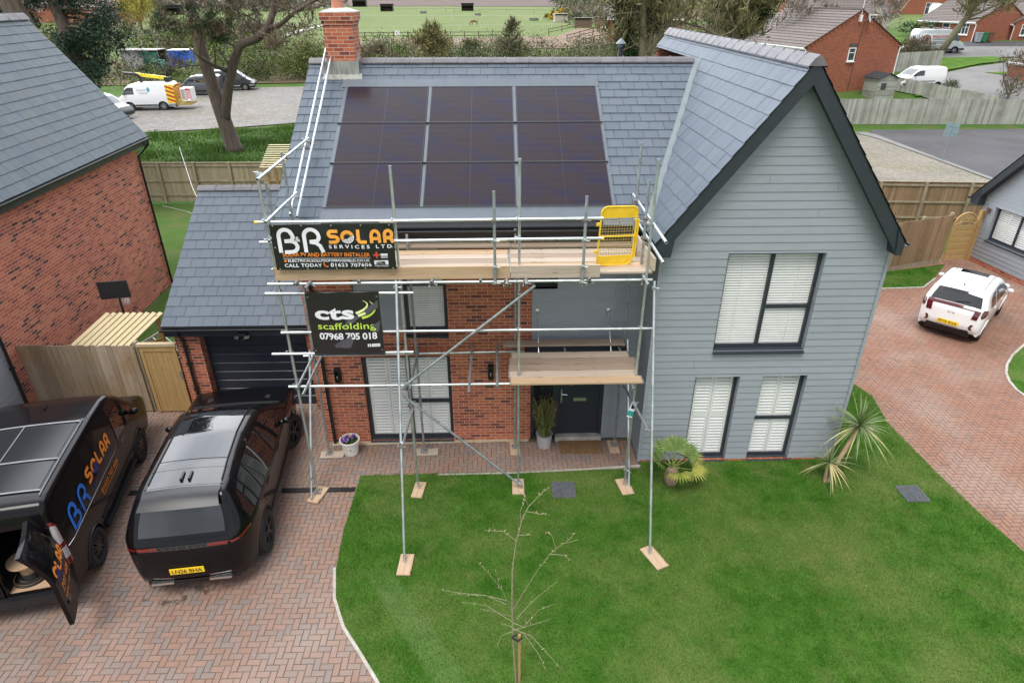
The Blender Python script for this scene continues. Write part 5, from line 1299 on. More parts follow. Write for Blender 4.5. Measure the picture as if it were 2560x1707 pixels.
b.grid(lambda u, v: tuple(Vector(s.shell(s.tz(.62)*(1-v)+s.tz(.40)*v, u*.95, .012+.05*v)) + Vector((0, -.09*v, -.0))), np.linspace(-1, 1, 16), np.linspace(0, 1, 6)); b.build('spoiler', NT('satin_black').set(Base_Color=(.01, .01, .012), Roughness=.4, Specular_IOR_Level=.5), s.b)
s.top_patch('rear_roof_panel', s.tz(.62), s.tz(1.26), -.90, .90, GLOSS, n=12)
b = MB(); b.box(-.30, .30, .40-s.L/2, .43-s.L/2, 1.665, 1.68); b.build('brake_lamp', DREDL, s.b)
s.top_patch('glass_roof', s.tz(1.28), s.tz(2.72), -.88, .88, GLOSS, n=20)
s.top_patch('windscreen', s.tz(2.86), s.tz(3.66), -.93, .93, TINT)
s.tline('roof_seam', [(s.tz(1.05), u) for u in np.linspace(-.97, .97, 16)], r=.007); s.tline('roof_seam', [(s.tz(.66), u) for u in np.linspace(-.97, .97, 16)], r=.007)
for u in (-.90, .90): s.tline('roof_rail', [(s.tz(y), u) for y in np.linspace(.75, 3.0, 14)], BLACKP, .014, off=.008)
s.side_patch('side_window', [(.42, 1.19, 1.30), (.62, 1.185, 1.63), (.95, 1.18, 1.70), (1.18, 1.18, 1.715)], TINT)
s.side_patch('side_window', [(1.22, 1.18, 1.715), (1.7, 1.17, 1.73), (2.20, 1.165, 1.725)], TINT)
s.side_patch('side_window', [(2.25, 1.165, 1.725), (2.7, 1.16, 1.69), (3.05, 1.155, 1.56), (3.55, 1.15, 1.24)], TINT)
for yy in ([(1.20, .45), (1.22, .9), (1.20, 1.16)], [(2.22, .42), (2.23, 1.16)], [(3.35, .42), (3.42, .8), (3.40, 1.14)]): s.line('door_seam', yy, r=.005)
s.line('sill_trim', [(1.45, .40), (3.5, .40)], BLACKP, .03); s.line('body_crease', [(.35, 1.05), (1.5, 1.075), (3.0, 1.075), (4.2, 1.03)], P_BLACK, .006)
b = MB()
for y in (1.45, 2.45):
    for sx in (1, -1): b = MB(); b.beam(s.side(y, 1.02, .004, sx), s.side(y+.22, 1.02, .004, sx), .012, .026); b.build('door_handle', GLOSS, s.b)
# light bar across the tail: red ends on a dark strip
s.top_patch('tail_strip', .72, .79, -1, 1, GLOSS, off=.004)
for u0, u1 in ((-1.0, -.56), (.56, 1.0)): s.top_patch('tail_light', .735, .785, u0, u1, REDL, off=.008)
s.side_patch('tail_light', [(.055, 1.06, 1.10), (.25, 1.08, 1.13), (.40, 1.10, 1.13)], REDL, off=.008)
put('lettering', xf(text_mesh('RANGE ROVER', .052, 0, 1.9, .98), 1, 1, -.49, 0), lambda x, y: s.shell(.725+y, x/s.hw(.05, 1.1, 0), .010), pm('dark_badge', (.16, .16, .17), .25, .8), s.b)
s.plate(.34, 'LN26 BHA', parent=s.b)
s.top_patch('lower_bumper', .0, .12, -.98, .98, BLACKP, off=.012)
for u in (-.66, .66):
    b = MB(); c = Vector(s.shell(.03, u, .03)); b.box(c.x-.17, c.x+.17, c.y-.06, c.y+.05, .37, .415); b.build('exhaust_trim', CHROME, s.b)
for u in (-.62, .62): s.top_patch('reflector', .165, .195, u-.13, u+.13, DREDL, off=.006)
b = MB()
for u in (-.10, .10): c = s.shell(s.tz(.86), u, .0); b.beam((c[0], c[1]-.10, c[2]+.018), (c[0], c[1]+.10, c[2]+.014), .035, .05)
b.build('roof_fin', P_BLACK, s.b)
s.mirrors(3.18, 1.17, P_BLACK)
b = MB()
for u in (-.62, .62): c = s.shell(s.tz(4.05), u, .004); b.beam((c[0], c[1]-.14, c[2]), (c[0]+(.02 if u > 0 else -.02), c[1]+.14, c[2]-.02), .10, .012)
b.build('bonnet_vent', BLACKP, s.b)
s.side_patch('head_light', [(4.42, .86, 1.0), (4.84, .82, .90)], CLEARL); s.tline('bonnet_seam', [(s.tz(3.86), u) for u in np.linspace(-.95, .95, 12)], r=.006)

# ---- the installer's black van with its right rear door open
HV = R(12.8)
silv = [(0.06, .40), (.0, .46), (.0, .70), (.0, 1.1), (.02, 1.45), (.06, 1.75), (.11, 1.90), (.18, 1.955), (.35, 1.975), (1.2, 1.99), (2.4, 1.985), (3.0, 1.95), (3.25, 1.90), (3.6, 1.70), (4.12, 1.27), (4.22, 1.21), (4.6, 1.10), (4.85, .94), (4.95, .74), (4.97, .5), (4.90, .30)]
silv = [(y, z if z < .8 else z*1.07) for y, z in silv]
van = Car('panel_van', 'black panel van with orange and blue lettering and its right rear door open', at_axle(-7.90, 8.06, HV, 1.0, 4.97), HV, silv, 1.98, sill=.36, belt=1.18, tum=.05, re=.12, fe=.42, rt=.09, wheels=(1.0, 3.93), wr=.345, cat='van', crown=.03)
s = van
th0, th1 = .13, 1.40
s.body(P_VAN, nu=20, holes=lambda t, u: th0 < t < th1 and .04 < u < .93)
s.wheels(spokes=8, wd=.23)
# dark load space seen through the open doorway
b = MB(); y0, y1 = .02-s.L/2, 2.4-s.L/2
b.quad((-.88, y0, .52), (.88, y0, .52), (.88, y1, .52), (-.88, y1, .52)); b.quad((-.88, y1, .5), (.88, y1, .5), (.80, y1, 1.9), (-.80, y1, 1.9)); b.quad((.88, y0, .52), (.88, y1, .52), (.79, y1, 1.88), (.79, y0+.12, 1.84)); b.quad((-.88, y0, .52), (-.88, y1, .52), (-.79, y1, 1.88), (-.79, y0, 1.84)); b.quad((-.8, y0+.12, 1.86), (.8, y0+.12, 1.86), (.8, y1, 1.88), (-.8, y1, 1.88))
b.build('load_space', pm('dark_load_lining', (.035, .035, .037), .8), s.root)
b = MB(); b.box(-.02, .045, -s.L/2-.005, -s.L/2+.06, .5, 1.78); b.box(.88, .93, -s.L/2+.0, -s.L/2+.1, .5, 1.72); b.box(.02, .92, -s.L/2-.01, -s.L/2+.05, .46, .52); b.build('door_pillar', P_VAN, s.b)
b = MB(); b.box(-.97, .97, -s.L/2-.10, -s.L/2+.05, .34, .50); b.build('rear_bumper', BLACKP, s.b)
# open door hinged at the right rear corner, swung back
dz0, dz1, dw = .47, 1.94, .80
b = MB(); b.smooth = True
def dpos(a, v, off=0.0):     # a along the door from hinge (0) to free edge (1); v height
    z = dz0+(dz1-dz0)*v; lean = .24*max(0, (v-.55)/.45)**1.6
    return (off+.02*math.sin(math.pi*a)-lean, -a*dw, z)
b.grid(lambda a, v: dpos(a, v, .025), np.linspace(0, 1, 10), np.linspace(0, 1, 14), flip=False)
b.grid(lambda a, v: dpos(a, v, -.035), np.linspace(0, 1, 10), np.linspace(0, 1, 14), flip=True)
for v in (0, 1): b.grid(lambda a, w: dpos(a, v, -.035+.06*w), np.linspace(0, 1, 10), [0, 1], flip=(v == 0))
for a in (0, 1): b.grid(lambda v, w: dpos(a, v, -.035+.06*w), np.linspace(0, 1, 14), [0, 1], flip=(a == 1))
dr = b.build('rear_door', P_VAN, s.root); dr['label'] = 'right rear door swung open towards the camera'
dr.location = (.955, -s.L/2+.02, 0); dr.rotation_euler = (0, 0, R(13))
b = MB(); b.grid(lambda a, v: dpos(.12+.76*a, .62+.33*v, .030), np.linspace(0, 1, 6), np.linspace(0, 1, 6)); b.build('door_window', TINT, dr)
b = MB(); b.grid(lambda a, v: dpos(.12+.76*a, .08+.5*v, -.039), np.linspace(0, 1, 4), np.linspace(0, 1, 4)); b.build('inner_panel', BLACKP, dr)
dfn = lambda x, y, l=1: dpos(1-x/dw, (y-dz0)/(dz1-dz0), .030+.0015*l)
put('orange_letters', xf(letters('LAr', 0, 0, .125, .19, .035, .045), 1, 1, .30, 1.27), lambda x, y: dfn(x, y), ORANGE, dr)
sun_emblem(dr, dfn, .19, 1.36, .095, ORANGE, NBLUE, NBLUE, INK)
put('blue_lettering', xf(text_mesh('RVICES LTD', .05, .012, 1.5, .66), 1, 1, .12, 1.19), lambda x, y: dfn(x, y), NBLUE, dr)
put('orange_lettering', xf(text_mesh('707 606', .10, .02, 1.0, .56), 1, 1, .13, 1.05), lambda x, y: dfn(x, y), ORANGE, dr)
put('orange_rule', rect2d(.13, .70, 1.005, 1.02), lambda x, y: dfn(x, y), ORANGE, dr)
put('orange_lettering', xf(text_mesh('arging - Solar PV', .05, .02, 1.0, .60), 1, 1, .12, .91), lambda x, y: dfn(x, y), ORANGE, dr)
b = MB(); p = Vector(dfn(.20, .80)); b.obox(p, (.006, 0, 0), (0, .07, 0), (0, 0, .035)); b.build('door_handle', GLOSS, dr)
s.tline('tail_seam', [(t, 0.0) for t in np.linspace(.2, 1.4, 8)], r=.007)
s.top_patch('rear_window', 1.02, 1.34, -.86, -.10, TINT)
s.plate(.36, 'SE', u=-.44, parent=s.b, w=.52)
s.side_patch('tail_light', [(.012, .92, 1.78), (.08, .92, 1.76), (.14, .95, 1.66)], REDL, off=.012); s.side_patch('tail_lens', [(.02, 1.34, 1.72), (.11, 1.36, 1.66)], CLEARL, off=.018); s.side_patch('tail_lens', [(.02, 1.06, 1.26), (.12, 1.06, 1.26)], CLEARL, off=.018)
# roof: rails and cross bars over a dark sheet
ROOFBAR = pm('roof_bar_metal', (.33, .35, .37), .4, .6)
for y in (.42, 1.18, 2.25): s.tline('roof_bar', [(s.tz(y), u) for u in np.linspace(-.95, .95, 10)], ROOFBAR, .014, off=.02)
for u in (-.97, .97): s.tline('roof_rail', [(s.tz(y), u) for y in np.linspace(.3, 2.3, 10)], ROOFBAR, .012, off=.015)
s.tline('roof_bar', [(s.tz(y), -.02) for y in np.linspace(.45, 2.25, 8)], ROOFBAR, .010, off=.022)
s.top_patch('roof_sheet', s.tz(.40), s.tz(2.28), -.90, .90, NT('roof_film').set(Base_Color=(.014, .015, .018), Roughness=.22, Specular_IOR_Level=.4), off=.006)
b = MB(); c = s.shell(s.tz(2.85), .1, .02); b.beam((c[0], c[1]-.06, c[2]), (c[0], c[1]+.06, c[2]), .03, .04); b.build('roof_aerial', P_VAN, s.b)
s.top_patch('windscreen', s.tz(3.28), s.tz(4.10), -.92, .92, TINT)
s.side_patch('side_window', [(2.95, 1.22, 1.72), (3.3, 1.20, 1.72), (3.62, 1.18, 1.56), (4.05, 1.17, 1.26)], TINT)
for yy in ([(2.88, .45), (2.90, 1.1), (2.94, 1.76)], [(3.95, .75), (4.02, 1.14)], [(1.62, .50), (1.62, 1.72)], ): s.line('door_seam', yy, r=.005)
s.line('side_strip', [(1.45, .60), (2.9, .60), (3.5, .60)], BLACKP, .022); s.line('side_step', [(1.5, .36), (3.42, .36)], BLACKP, .05, off=.03)
s.line('body_line', [(.42, 1.12), (2.72, 1.12)], CHROME, .005, sides=(1,)); s.line('body_line', [(.42, 1.12), (.20, 1.16)], CHROME, .004, sides=(1,)); s.line('body_line', [(2.72, 1.12), (2.78, 1.20)], CHROME, .005, sides=(1,))
s.mirrors(3.80, 1.25, P_VAN)
b = MB(); p0, p1 = s.side(3.02, 1.08, .008), s.side(3.22, 1.08, .008); b.beam(p0, p1, .015, .03); b.build('door_handle', GLOSS, s.b)
vfn = lambda x, y, l=1: s.side(x, y, .008+.0015*l, 1)      # right side: reads from the tail towards the front
put('blue_letters', comb(letters('B', .52, 1.17, .34, .42, 0, .07), letters('R', .96, 1.17, .34, .42, 0, .065)), vfn, BLUEV, s.b)
put('blue_lettering', xf(text_mesh('&', .08), 1, 1, .885, 1.27), vfn, NBLUE, s.b)
put('orange_letters', comb(letters('S', 1.42, 1.36, .20, .27, 0, .065), letters('LAr', 1.96, 1.36, .18, .27, .06, .062)), vfn, ORANGE, s.b)
sun_emblem(s.b, vfn, 1.79, 1.485, .13, ORANGE, NBLUE, NBLUE, INK)
put('blue_lettering', xf(text_mesh('SERVICES LTD', .07, .012, 1.7, 1.22), 1, 1, 1.42, 1.22), vfn, NBLUE, s.b)
put('orange_lettering', xf(text_mesh('01623 707 606', .10, .02, 1.0, .95), 1, 1, 1.68, .93), vfn, ORANGE, s.b)
put('orange_rule', rect2d(1.70, 2.62, .875, .89), vfn, ORANGE, s.b)
put('small_lettering', xf(text_mesh('Electrical - Solar PV', .04, .01, 1.0, .55), 1, 1, 1.75, .52), vfn, pm('dull_orange_vinyl', (.42, .13, .04), .5), s.b)

# things carried in the van
VM = Matrix.Translation((van.root.location)) @ Matrix.Rotation(HV, 4, 'Z')
def in_van(x, y, z): return VM @ Vector((x, y-2.485, z))
PLY = wood('reel_plywood', (.42, .27, .16), (.58, .42, .28), 'x')
t = thing('cable_drum', 'wooden drum of black cable in the open van doorway', 'cable drum', in_van(.24, .36, .55))
b = MB(); b.lathe([(0, .0), (.25, 0), (.25, .02), (0, .02)], n=24); b.lathe([(0, .34), (.25, .34), (.25, .36), (0, .36)], n=24); b.build('flange', PLY, t)
b = MB(); b.lathe([(.13, .02), (.13, .34)], n=18); b.build('barrel', pm('cardboard_core', (.42, .27, .17), .8), t)
b = MB()
for i in range(4): b.lathe([(.155+.013*math.cos(a), .04+.026*i+.013*math.sin(a)) for a in np.linspace(0, 6.283, 7)], n=20)
b.build('cable', INK, t)
b = MB()
for i in range(4): b.lathe([(.25-.02*i+.012*math.cos(a), .012+.02*i+.012*math.sin(a)) for a in np.linspace(0, 6.283, 7)], n=22)
o = b.build('cable_coil', INK); o.location = in_van(.25, .34, .528); tag(o, 'coil of black cable lying beneath the wooden drum', 'cable')
b = MB(); b.box(-.38, .38, -.10, .10, 0, .02); o = b.build('plywood_offcut', PLY); o.location = in_van(.42, .14, .525); o.rotation_euler = (0, 0, HV); tag(o, 'pale plywood offcut on the sill of the open van', 'board')

# ---- the white hatchback by the right neighbour's house
HH = R(-46)
silh = [(0.10, .34), (.03, .42), (.0, .55), (.02, .70), (.05, .90), (.10, 1.02), (.16, 1.08), (.34, 1.36), (.40, 1.42), (.46, 1.455), (1.0, 1.495), (1.6, 1.50), (2.0, 1.47), (2.2, 1.41), (2.75, 1.06), (2.85, 1.01), (3.2, .96), (3.5, .84), (3.62, .70), (3.66, .52), (3.60, .30)]
hat = Car('hatchback_car', 'small white hatchback with dark red tail lights on the orange paving', at_axle(13.18, 16.50, HH, .66, 3.66), HH, silh, 1.60, sill=.28, belt=.95, tum=.16, re=.40, fe=.42, rt=.10, wheels=(.66, 3.04), wr=.30, arch=.04)
s = hat; s.trim = P_WHITE; s.body(P_WHITE, nu=18)
for y in s.wy:
    for sx in (-1, 1): s.wheel(y, sx, spokes=5, wd=.19, steer=R(10) if y > 2 else 0)
s.top_patch('rear_window', s.tz(.15)+.02, s.tz(.38), -.94, .94, TINT, taper=.05)
s.top_patch('windscreen', s.tz(2.24), s.tz(2.74), -.92, .92, TINT); s.top_patch('sunroof', s.tz(1.62), s.tz(2.02), -.62, .62, GLOSS)
for u in (-.86, .86): s.tline('roof_channel', [(s.tz(y), u) for y in np.linspace(.6, 2.1, 10)], BLACKP, .010)
s.side_patch('side_window', [(.62, 1.02, 1.22), (.80, 1.0, 1.36), (1.15, .99, 1.40)], TINT); s.side_patch('side_window', [(1.25, .985, 1.40), (1.7, .98, 1.40), (2.05, .975, 1.32), (2.52, .97, 1.10)], TINT)
for yy in ([(1.19, .36), (1.20, .97)], [(2.28, .36), (2.35, .95)], [(.72, .62), (.62, .98)]): s.line('door_seam', yy, pm('soft_seam', (.25, .25, .26), .6), .004)
tt0 = s.tz(.10)
s.top_patch('light_bar', tt0-.02, tt0+.07, -1, 1, DREDL, off=.008)
for u0, u1 in ((-1, -.78), (.78, 1)): s.top_patch('tail_light', tt0-.24, tt0+.08, u0*1.0, u1, DREDL, off=.016)
s.side_patch('tail_light', [(.06, .84, 1.07), (.2, .92, 1.07), (.30, .98, 1.05)], DREDL, off=.010)
s.top_patch('lower_bumper', .0, .14, -.86, .86, BLACKP, off=.012)
for u0, u1 in ((-1.0, -.88), (.88, 1.0)): s.top_patch('bumper_reflector', .17, .33, u0, u1, DREDL, off=.008)
s.plate(.26, 'FP75 RXA', parent=s.b)
put('badge_lettering', xf(text_mesh('KIA', .05, .0, 1.3, .17), 1, 1, -.085, 0), lambda x, y: s.shell(.52+y, x/s.hw(.03, .8, 0), .010), pm('chrome_badge', (.30, .30, .31), .3, .8), s.b)
b = MB(); c = s.shell(s.tz(.62), 0, 0); b.beam((c[0], c[1]-.06, c[2]+.02), (c[0], c[1]+.05, c[2]+.01), .025, .05); b.build('roof_fin', BLACKP, s.b)
b = MB()
for y in (1.28, 2.12):
    for sx in (1, -1): b = MB(); b.beam(s.side(y-.1, .86, .006, sx), s.side(y+.05, .86, .006, sx), .014, .024); b.build('door_handle', P_WHITE, s.b)
s.mirrors(2.42, 1.0, P_WHITE)
b = MB(); c0, c1 = s.shell(s.tz(.17)+.03, 0, .02), s.shell(s.tz(.17)+.10, .52, .02); b.beam(c0, c1, .02, .02); b.build('rear_wiper', BLACKP, s.b)
s.side_patch('head_light', [(3.1, .70, .86), (3.5, .64, .74)], CLEARL)
# ------------------------------------------------------------------ fences, gates and garden things near the house
def fence(name, label, pts, h, mat, z=None, board=.12, gap=.006, thick=.018, posts=True, rails='front', cap=False, post_mat=None, group=None, cat='fence', post_gap=1.8, gravel=False):
    """close boarded fence along a ground polyline; boards on the left-hand side of the run"""
    P0 = Vector((*pts[0], 0)); t = thing(name, label, cat, (pts[0][0], pts[0][1], zf(*pts[0]) if z is None else z), 0, group)
    q = random.Random(len(label)); bd = MB(); ra = MB()
    base = t.location.z
    gz = (lambda x, y: zf(x, y)-base) if z is None else (lambda x, y: 0.0)
    for a, c in zip(pts[:-1], pts[1:]):
        A, C_ = Vector((*a, 0))-P0, Vector((*c, 0))-P0; dd = C_-A; L = dd.length; dd.normalize(); nn = Vector((-dd.y, dd.x, 0))
        n = max(1, int(L/board))
        for i in range(n):
            p = A+dd*(L*(i+.5)/n); w = L/n/2-gap/2; g = gz(p.x+P0.x, p.y+P0.y); hh = h+q.uniform(-.012, .012)
            bd.obox(p+nn*(.03+q.uniform(0, .006))+Vector((0, 0, g+hh/2+.02)), dd*w, nn*thick/2, Vector((0, 0, hh/2-.02)))
        for zr in (.35, h*.55, h-.12) if h > 1.5 else (.3, h-.2):
            m = max(1, int(L/4))
            for i in range(m):
                p, e = A+dd*(L*i/m), A+dd*(L*(i+1)/m)
                ra.beam(p-nn*.0+Vector((0, 0, zr+gz(p.x+P0.x, p.y+P0.y))), e+Vector((0, 0, zr+gz(e.x+P0.x, e.y+P0.y))), .04, .075)
        if cap:
            ra.beam(A+nn*.02+Vector((0, 0, h+.02+gz(*a))), C_+nn*.02+Vector((0, 0, h+.02+gz(*c))), .07, .03)
        if gravel: ra.beam(A+nn*.03+Vector((0, 0, .08)), C_+nn*.03+Vector((0, 0, .08)), .03, .16)
        if posts:
            k = max(1, round(L/post_gap))
            for i in range(k+1):
                if i == 0 and a != pts[0]: continue
                p = A+dd*(L*i/k); b = MB(); b.box(-.05, .05, -.05, .05, 0, h+.06); o = b.build('post', post_mat or mat, t); o.location = p+nn*-.06+Vector((0, 0, gz(p.x+P0.x, p.y+P0.y))); o.rotation_euler = (0, 0, math.atan2(dd.y, dd.x))
    bd.build('fence_boards', mat, t); ra.build('fence_rails', post_mat or mat, t)
    return t
POSTW = pm('post_timber', (.30, .25, .17), .85, var=.25, ns=5, stretch=(1, 1, .3))
fence('timber_fence', 'weathered board fence between the brick neighbour house and the golden side gate', [(-8.22, 12.90), (-10.98, 12.98)], 1.80, FENCE_T, z=0, board=.125, posts=True, post_gap=2.76, post_mat=POSTW)
g = thing('side_gate', 'golden brown boarded garden gate beside the garage', 'gate', (-8.10, 12.86, 0))
b = MB()
for i in range(7): b.box(.03+i*.108, .03+i*.108+.104, -.012, .012, .04, 1.76)
b.build('gate_boards', FENCE_G, g)
b = MB(); b.box(.0, .075, -.03, .012, .03, 1.78); b.box(.735, .81, -.03, .012, .03, 1.78); b.box(.075, .735, -.028, .012, 1.66, 1.78); b.build('gate_frame', FENCE_G, g)
b = MB(); b.box(-.03, .84, -.05, .05, 1.79, 1.86); b.build('top_rail', wood('gate_top', (.42, .33, .20), (.56, .46, .30), 'x'), g)
b = MB(); b.box(.755, .80, -.045, -.03, .95, 1.15); b.build('latch', ZINC, g)
fence('back_fence', 'long greenish brown fence with posts at the end of the left garden', [(-24, 30.9), (-17.5, 30.75), (-9.2, 30.6)], 1.85, FENCE_R, z=0, post_mat=POSTW, cap=True)
fence('party_fence', 'slatted boundary fence running back between the two left gardens', [(-8.4, 30.4), (-8.05, 19.0)], 1.8, FENCE_T, z=0, board=.11, gap=.02, post_mat=POSTW)
fence('garden_fence', 'brown fence with rails along the stony yard, behind the arched gate', [(10.5, 26.9), (21.5, 26.0)], 1.85, FENCE_B, z=0, post_mat=POSTW, cap=True)
fence('side_fence', 'brown board fence sloping down to the arched garden gate', [(16.28, 22.02), (13.7, 21.12), (10.2, 20.4)], 1.8, FENCE_B, z=0, board=.13, post_mat=POSTW, gravel=True)
# arched gate with a lattice top
g = thing('arched_gate', 'arched garden gate with a lattice top between fence and grey house', 'gate', (16.42, 22.06, 0), R(8))
gm = FENCE_G; b = MB()
for i in range(11):
    b.box(.05, .87, -.012+.012*(i % 2), .004+.012*(i % 2), .08+i*.118, .08+i*.118+.105)
b.build('gate_panel', wood('gate_slats', (.36, .22, .085), (.50, .34, .15), 'x', isl=.1), g)
b = MB(); b.box(.0, .06, -.03, .03, .05, 1.45); b.box(.86, .92, -.03, .03, .05, 1.45); b.tube([(.46-.43*math.cos(a), 0, 1.43+.40*math.sin(a)) for a in np.linspace(0, math.pi, 14)], .035, 6); b.tube([(.46-.40*math.cos(a), 0, 1.33+.18*math.sin(a)) for a in np.linspace(0, math.pi, 10)], .025, 6); b.box(.06, .86, -.025, .025, .05, .1); b.build('gate_frame', gm, g)
b = MB()
for k in range(-9, 10):
    for s_ in (-1, 1):
        pts = []
        for tt in np.linspace(-.5, .5, 21):
            x, z = .46+k*.085+tt*s_, 1.62+tt
            if ((x-.46)/.40)**2+((z-1.43)/.38)**2 < 1 and z > 1.38+.12*(1-((x-.46)/.43)**2): pts.append((x, .006*s_, z))
        if len(pts) > 1: b.beam(pts[0], pts[-1], .012, .022, up=(0, 1, 0))
b.build('lattice', gm, g)
b = MB(); b.box(.95, 1.09, -.06, .06, 0, 1.9); b.build('gate_post', FENCE_G, g)
fence('grey_fence', 'long weathered grey fence beyond the asphalt road', [(62, 49.3), (40, 50.1), (27.2, 50.6), (17, 51.0)], 1.85, FENCE_O, board=.17, posts=False)
fence('low_fence', 'lower weathered fence running down from the white van to the grey fence', [(41.0, 54.8), (35.9, 59.2), (34.6, 60.3)], 1.15, FENCE_O, board=.14, post_mat=POSTW)
fence('lane_fence', 'grey board fence behind the white car-derived van', [(44.2, 68.5), (38.2, 66.8)], 1.75, FENCE_O, board=.15, posts=False)

# things in the narrow side garden
t = thing('timber_store', 'open log store with a new pale board roof against the brick wall', 'log store', (-8.95, 13.1, 0))
b = MB()
for i in range(9): b.beam((-.82+i*.155, -.05, 1.66), (-.30+i*.155, .85, 2.10), .133, .022)
b.build('board_roof', ROOFW, t)
b = MB()
for x, y in ((-.7, .1), (.42, .12), (-.2, .78), (.85, .78)): b.box(x-.035, x+.035, y-.035, y+.035, 0, 1.62+.45*(y > .5))
b.build('post', FENCE_G, t)
b = MB()
for z in (.3, .6, .9, 1.2, 1.45): b.beam((.42, .12, z), (.85, .78, z), .02, .07)
b.build('side_slats', FENCE_G, t)
t = thing('basketball_hoop', 'black basketball backboard and hoop on a pole by the brick wall', 'basketball hoop', (-9.3, 14.5, 0), R(12))
b = MB(); b.box(-.33, .33, -.02, .02, 2.24, 2.68); b.build('backboard', INK, t)
b = MB(); b.tube([(.05, .02, 0), (.05, .02, 2.3)], .028, 8); b.box(-.3, .4, -.1, .5, 0, .12); b.build('pole', INK, t)
b = MB(); b.tube([(.08+.15*math.cos(a), .20+.15*math.sin(a), 2.28) for a in np.linspace(0, 6.283, 20)], .012, 5, cap=False); b.build('rim', pm('red_rim', (.35, .04, .03), .5), t)
b = MB()
for k in range(12):
    for s_ in (1, -1):
        b.tube([(.08+(.15-.06*v)*math.cos(k*.5236+s_*v*.9), .20+(.15-.06*v)*math.sin(k*.5236+s_*v*.9), 2.28-.3*v) for v in np.linspace(0, 1, 5)], .006, 3, cap=False)
b.build('net', WHITEP, t)
t = thing('ladder', 'aluminium ladder lying on its side beside the garage', 'ladder', (-8.55, 14.6, .02), 0)
ALU = pm('aluminium', (.66, .68, .69), .35, .7, var=.1); a0, a1 = Vector((-.95, 0, 1.02)), Vector((-.05, 2.6, 1.1)); c0, c1 = Vector((-.42, -.25, .62)), Vector((.48, 2.35, .7)); b = MB()
b.beam(a0, a1, .035, .08); b.beam(c0, c1, .035, .08); b.build('stile', ALU, t); b = MB()
for i in range(10):
    f = (i+.5)/10; b.tube([a0+(a1-a0)*f, c0+(c1-c0)*f], .016, 6)
b.build('rung', ALU, t); t.location = (-8.7, 14.2, -.35)
b = MB(); q = random.Random(3)
for i in range(40):
    c = Vector((q.uniform(-.55, .55), q.uniform(-.45, .5), q.uniform(.1, 1.0))); w = Vector((q.uniform(-1, 1), q.uniform(-1, 1), q.uniform(-.6, .6))).normalized(); b.tube([c-w*.25, c+w*.1+Vector((0, 0, .05)), c+w*.3], .03, 5)
b.box(-.55, .55, -.4, .45, 0, .8)
o = b.build('bag_pile', pm('shiny_black_sheeting', (.012, .012, .013), .18, var=.2)); o.location = (-7.75, 13.75, 0); tag(o, 'heap of shiny black plastic piping and sheeting behind the side gate', 'pile')
# rotary washing line / guy wires in the left garden
t = thing('washing_line', 'white washing line strung from a short post in the left garden', 'washing line', (-10.0, 21.8, 0))
b = MB(); b.tube([(0, 0, 0), (0, 0, 1.9)], .04, 8); b.build('post', INK, t)
b = MB(); b.tube([(0, 0, 1.85), (-1.7, 3.0, 2.2), (-4.6, 8.8, 2.6)], .008, 4); b.tube([(0, 0, 1.85), (-.9, .5, 2.05), (-1.55, .2, 2.35)], .008, 4); b.build('line', WHITEP, t)
t = thing('slatted_shelter', 'small shelter with a new pale slatted roof beyond the left garden fence', 'shelter', (-9.25, 29.0, 0)); b = MB()
for i in range(11): b.beam((-1.1, -.5+i*.16, 2.15+i*.062), (1.4, -.5+i*.16, 2.15+i*.062), .13, .02)
b.build('slat_roof', ROOFWX, t); b = MB()
for x in (-.9, 1.2):
    for y in (-.3, .9): b.box(x-.05, x+.05, y-.05, y+.05, 0, 2.2)
b.build('post', FENCE_G, t)

# ---- pots, mat, drains by the front door
LEAFM = {}
def leafm(name, a, b_, rough=.55, isl=.25, trans=.0):
    if name in LEAFM: return LEAFM[name]
    t = NT(name); ri = t.n('NewGeometry').outputs['Random Per Island']; p = t.pos()
    c = t.mix(ri, a, b_); c = t.n('HueSaturation', Color=c, Value=t.math('MULTIPLY_ADD', t.noise(p, .9, 3), .7, .65)).outputs[0]
    LEAFM[name] = t.set(Base_Color=c, Roughness=rough, Specular_IOR_Level=.2); return LEAFM[name]
def blade(b, base, tip, w, droop=0, n=5, fold=0):
    base, tip = Vector(base), Vector(tip); dd = tip-base; sd_ = dd.cross(Vector((0, 0, 1)));
    if sd_.length < 1e-4: sd_ = Vector((1, 0, 0))
    sd_.normalize(); V = []
    for i in range(n+1):
        f = i/n; c = base+dd*f+Vector((0, 0, droop*(f-f*f)*4*.25-droop*f*f*.0)); ww = w*(math.sin(math.pi*min(1, .15+f*.85))**.7 if f < 1 else .05)
        V += [c-sd_*ww/2, c+sd_*ww/2]
    b.add(V, [(2*i, 2*i+1, 2*i+3, 2*i+2) for i in range(n)])
t = thing('flower_pot', 'white flower pot of purple pansies on the path', 'flower pot', (-3.23, 11.20, .005))
b = MB(); b.lathe([(0, 0), (.145, 0), (.155, .03), (.195, .33), (.215, .335), (.215, .365), (.19, .365), (.18, .30), (0, .30)], n=24); b.build('pot', pm('cream_pot', (.72, .71, .66), .4, var=.08), t, smooth=False)
b = MB(); b.lathe([(0, .305), (.185, .305)], n=18); b.build('compost', pm('compost', (.06, .04, .028), .95), t)
q = random.Random(9); b = MB(); c_ = MB(); y_ = MB()
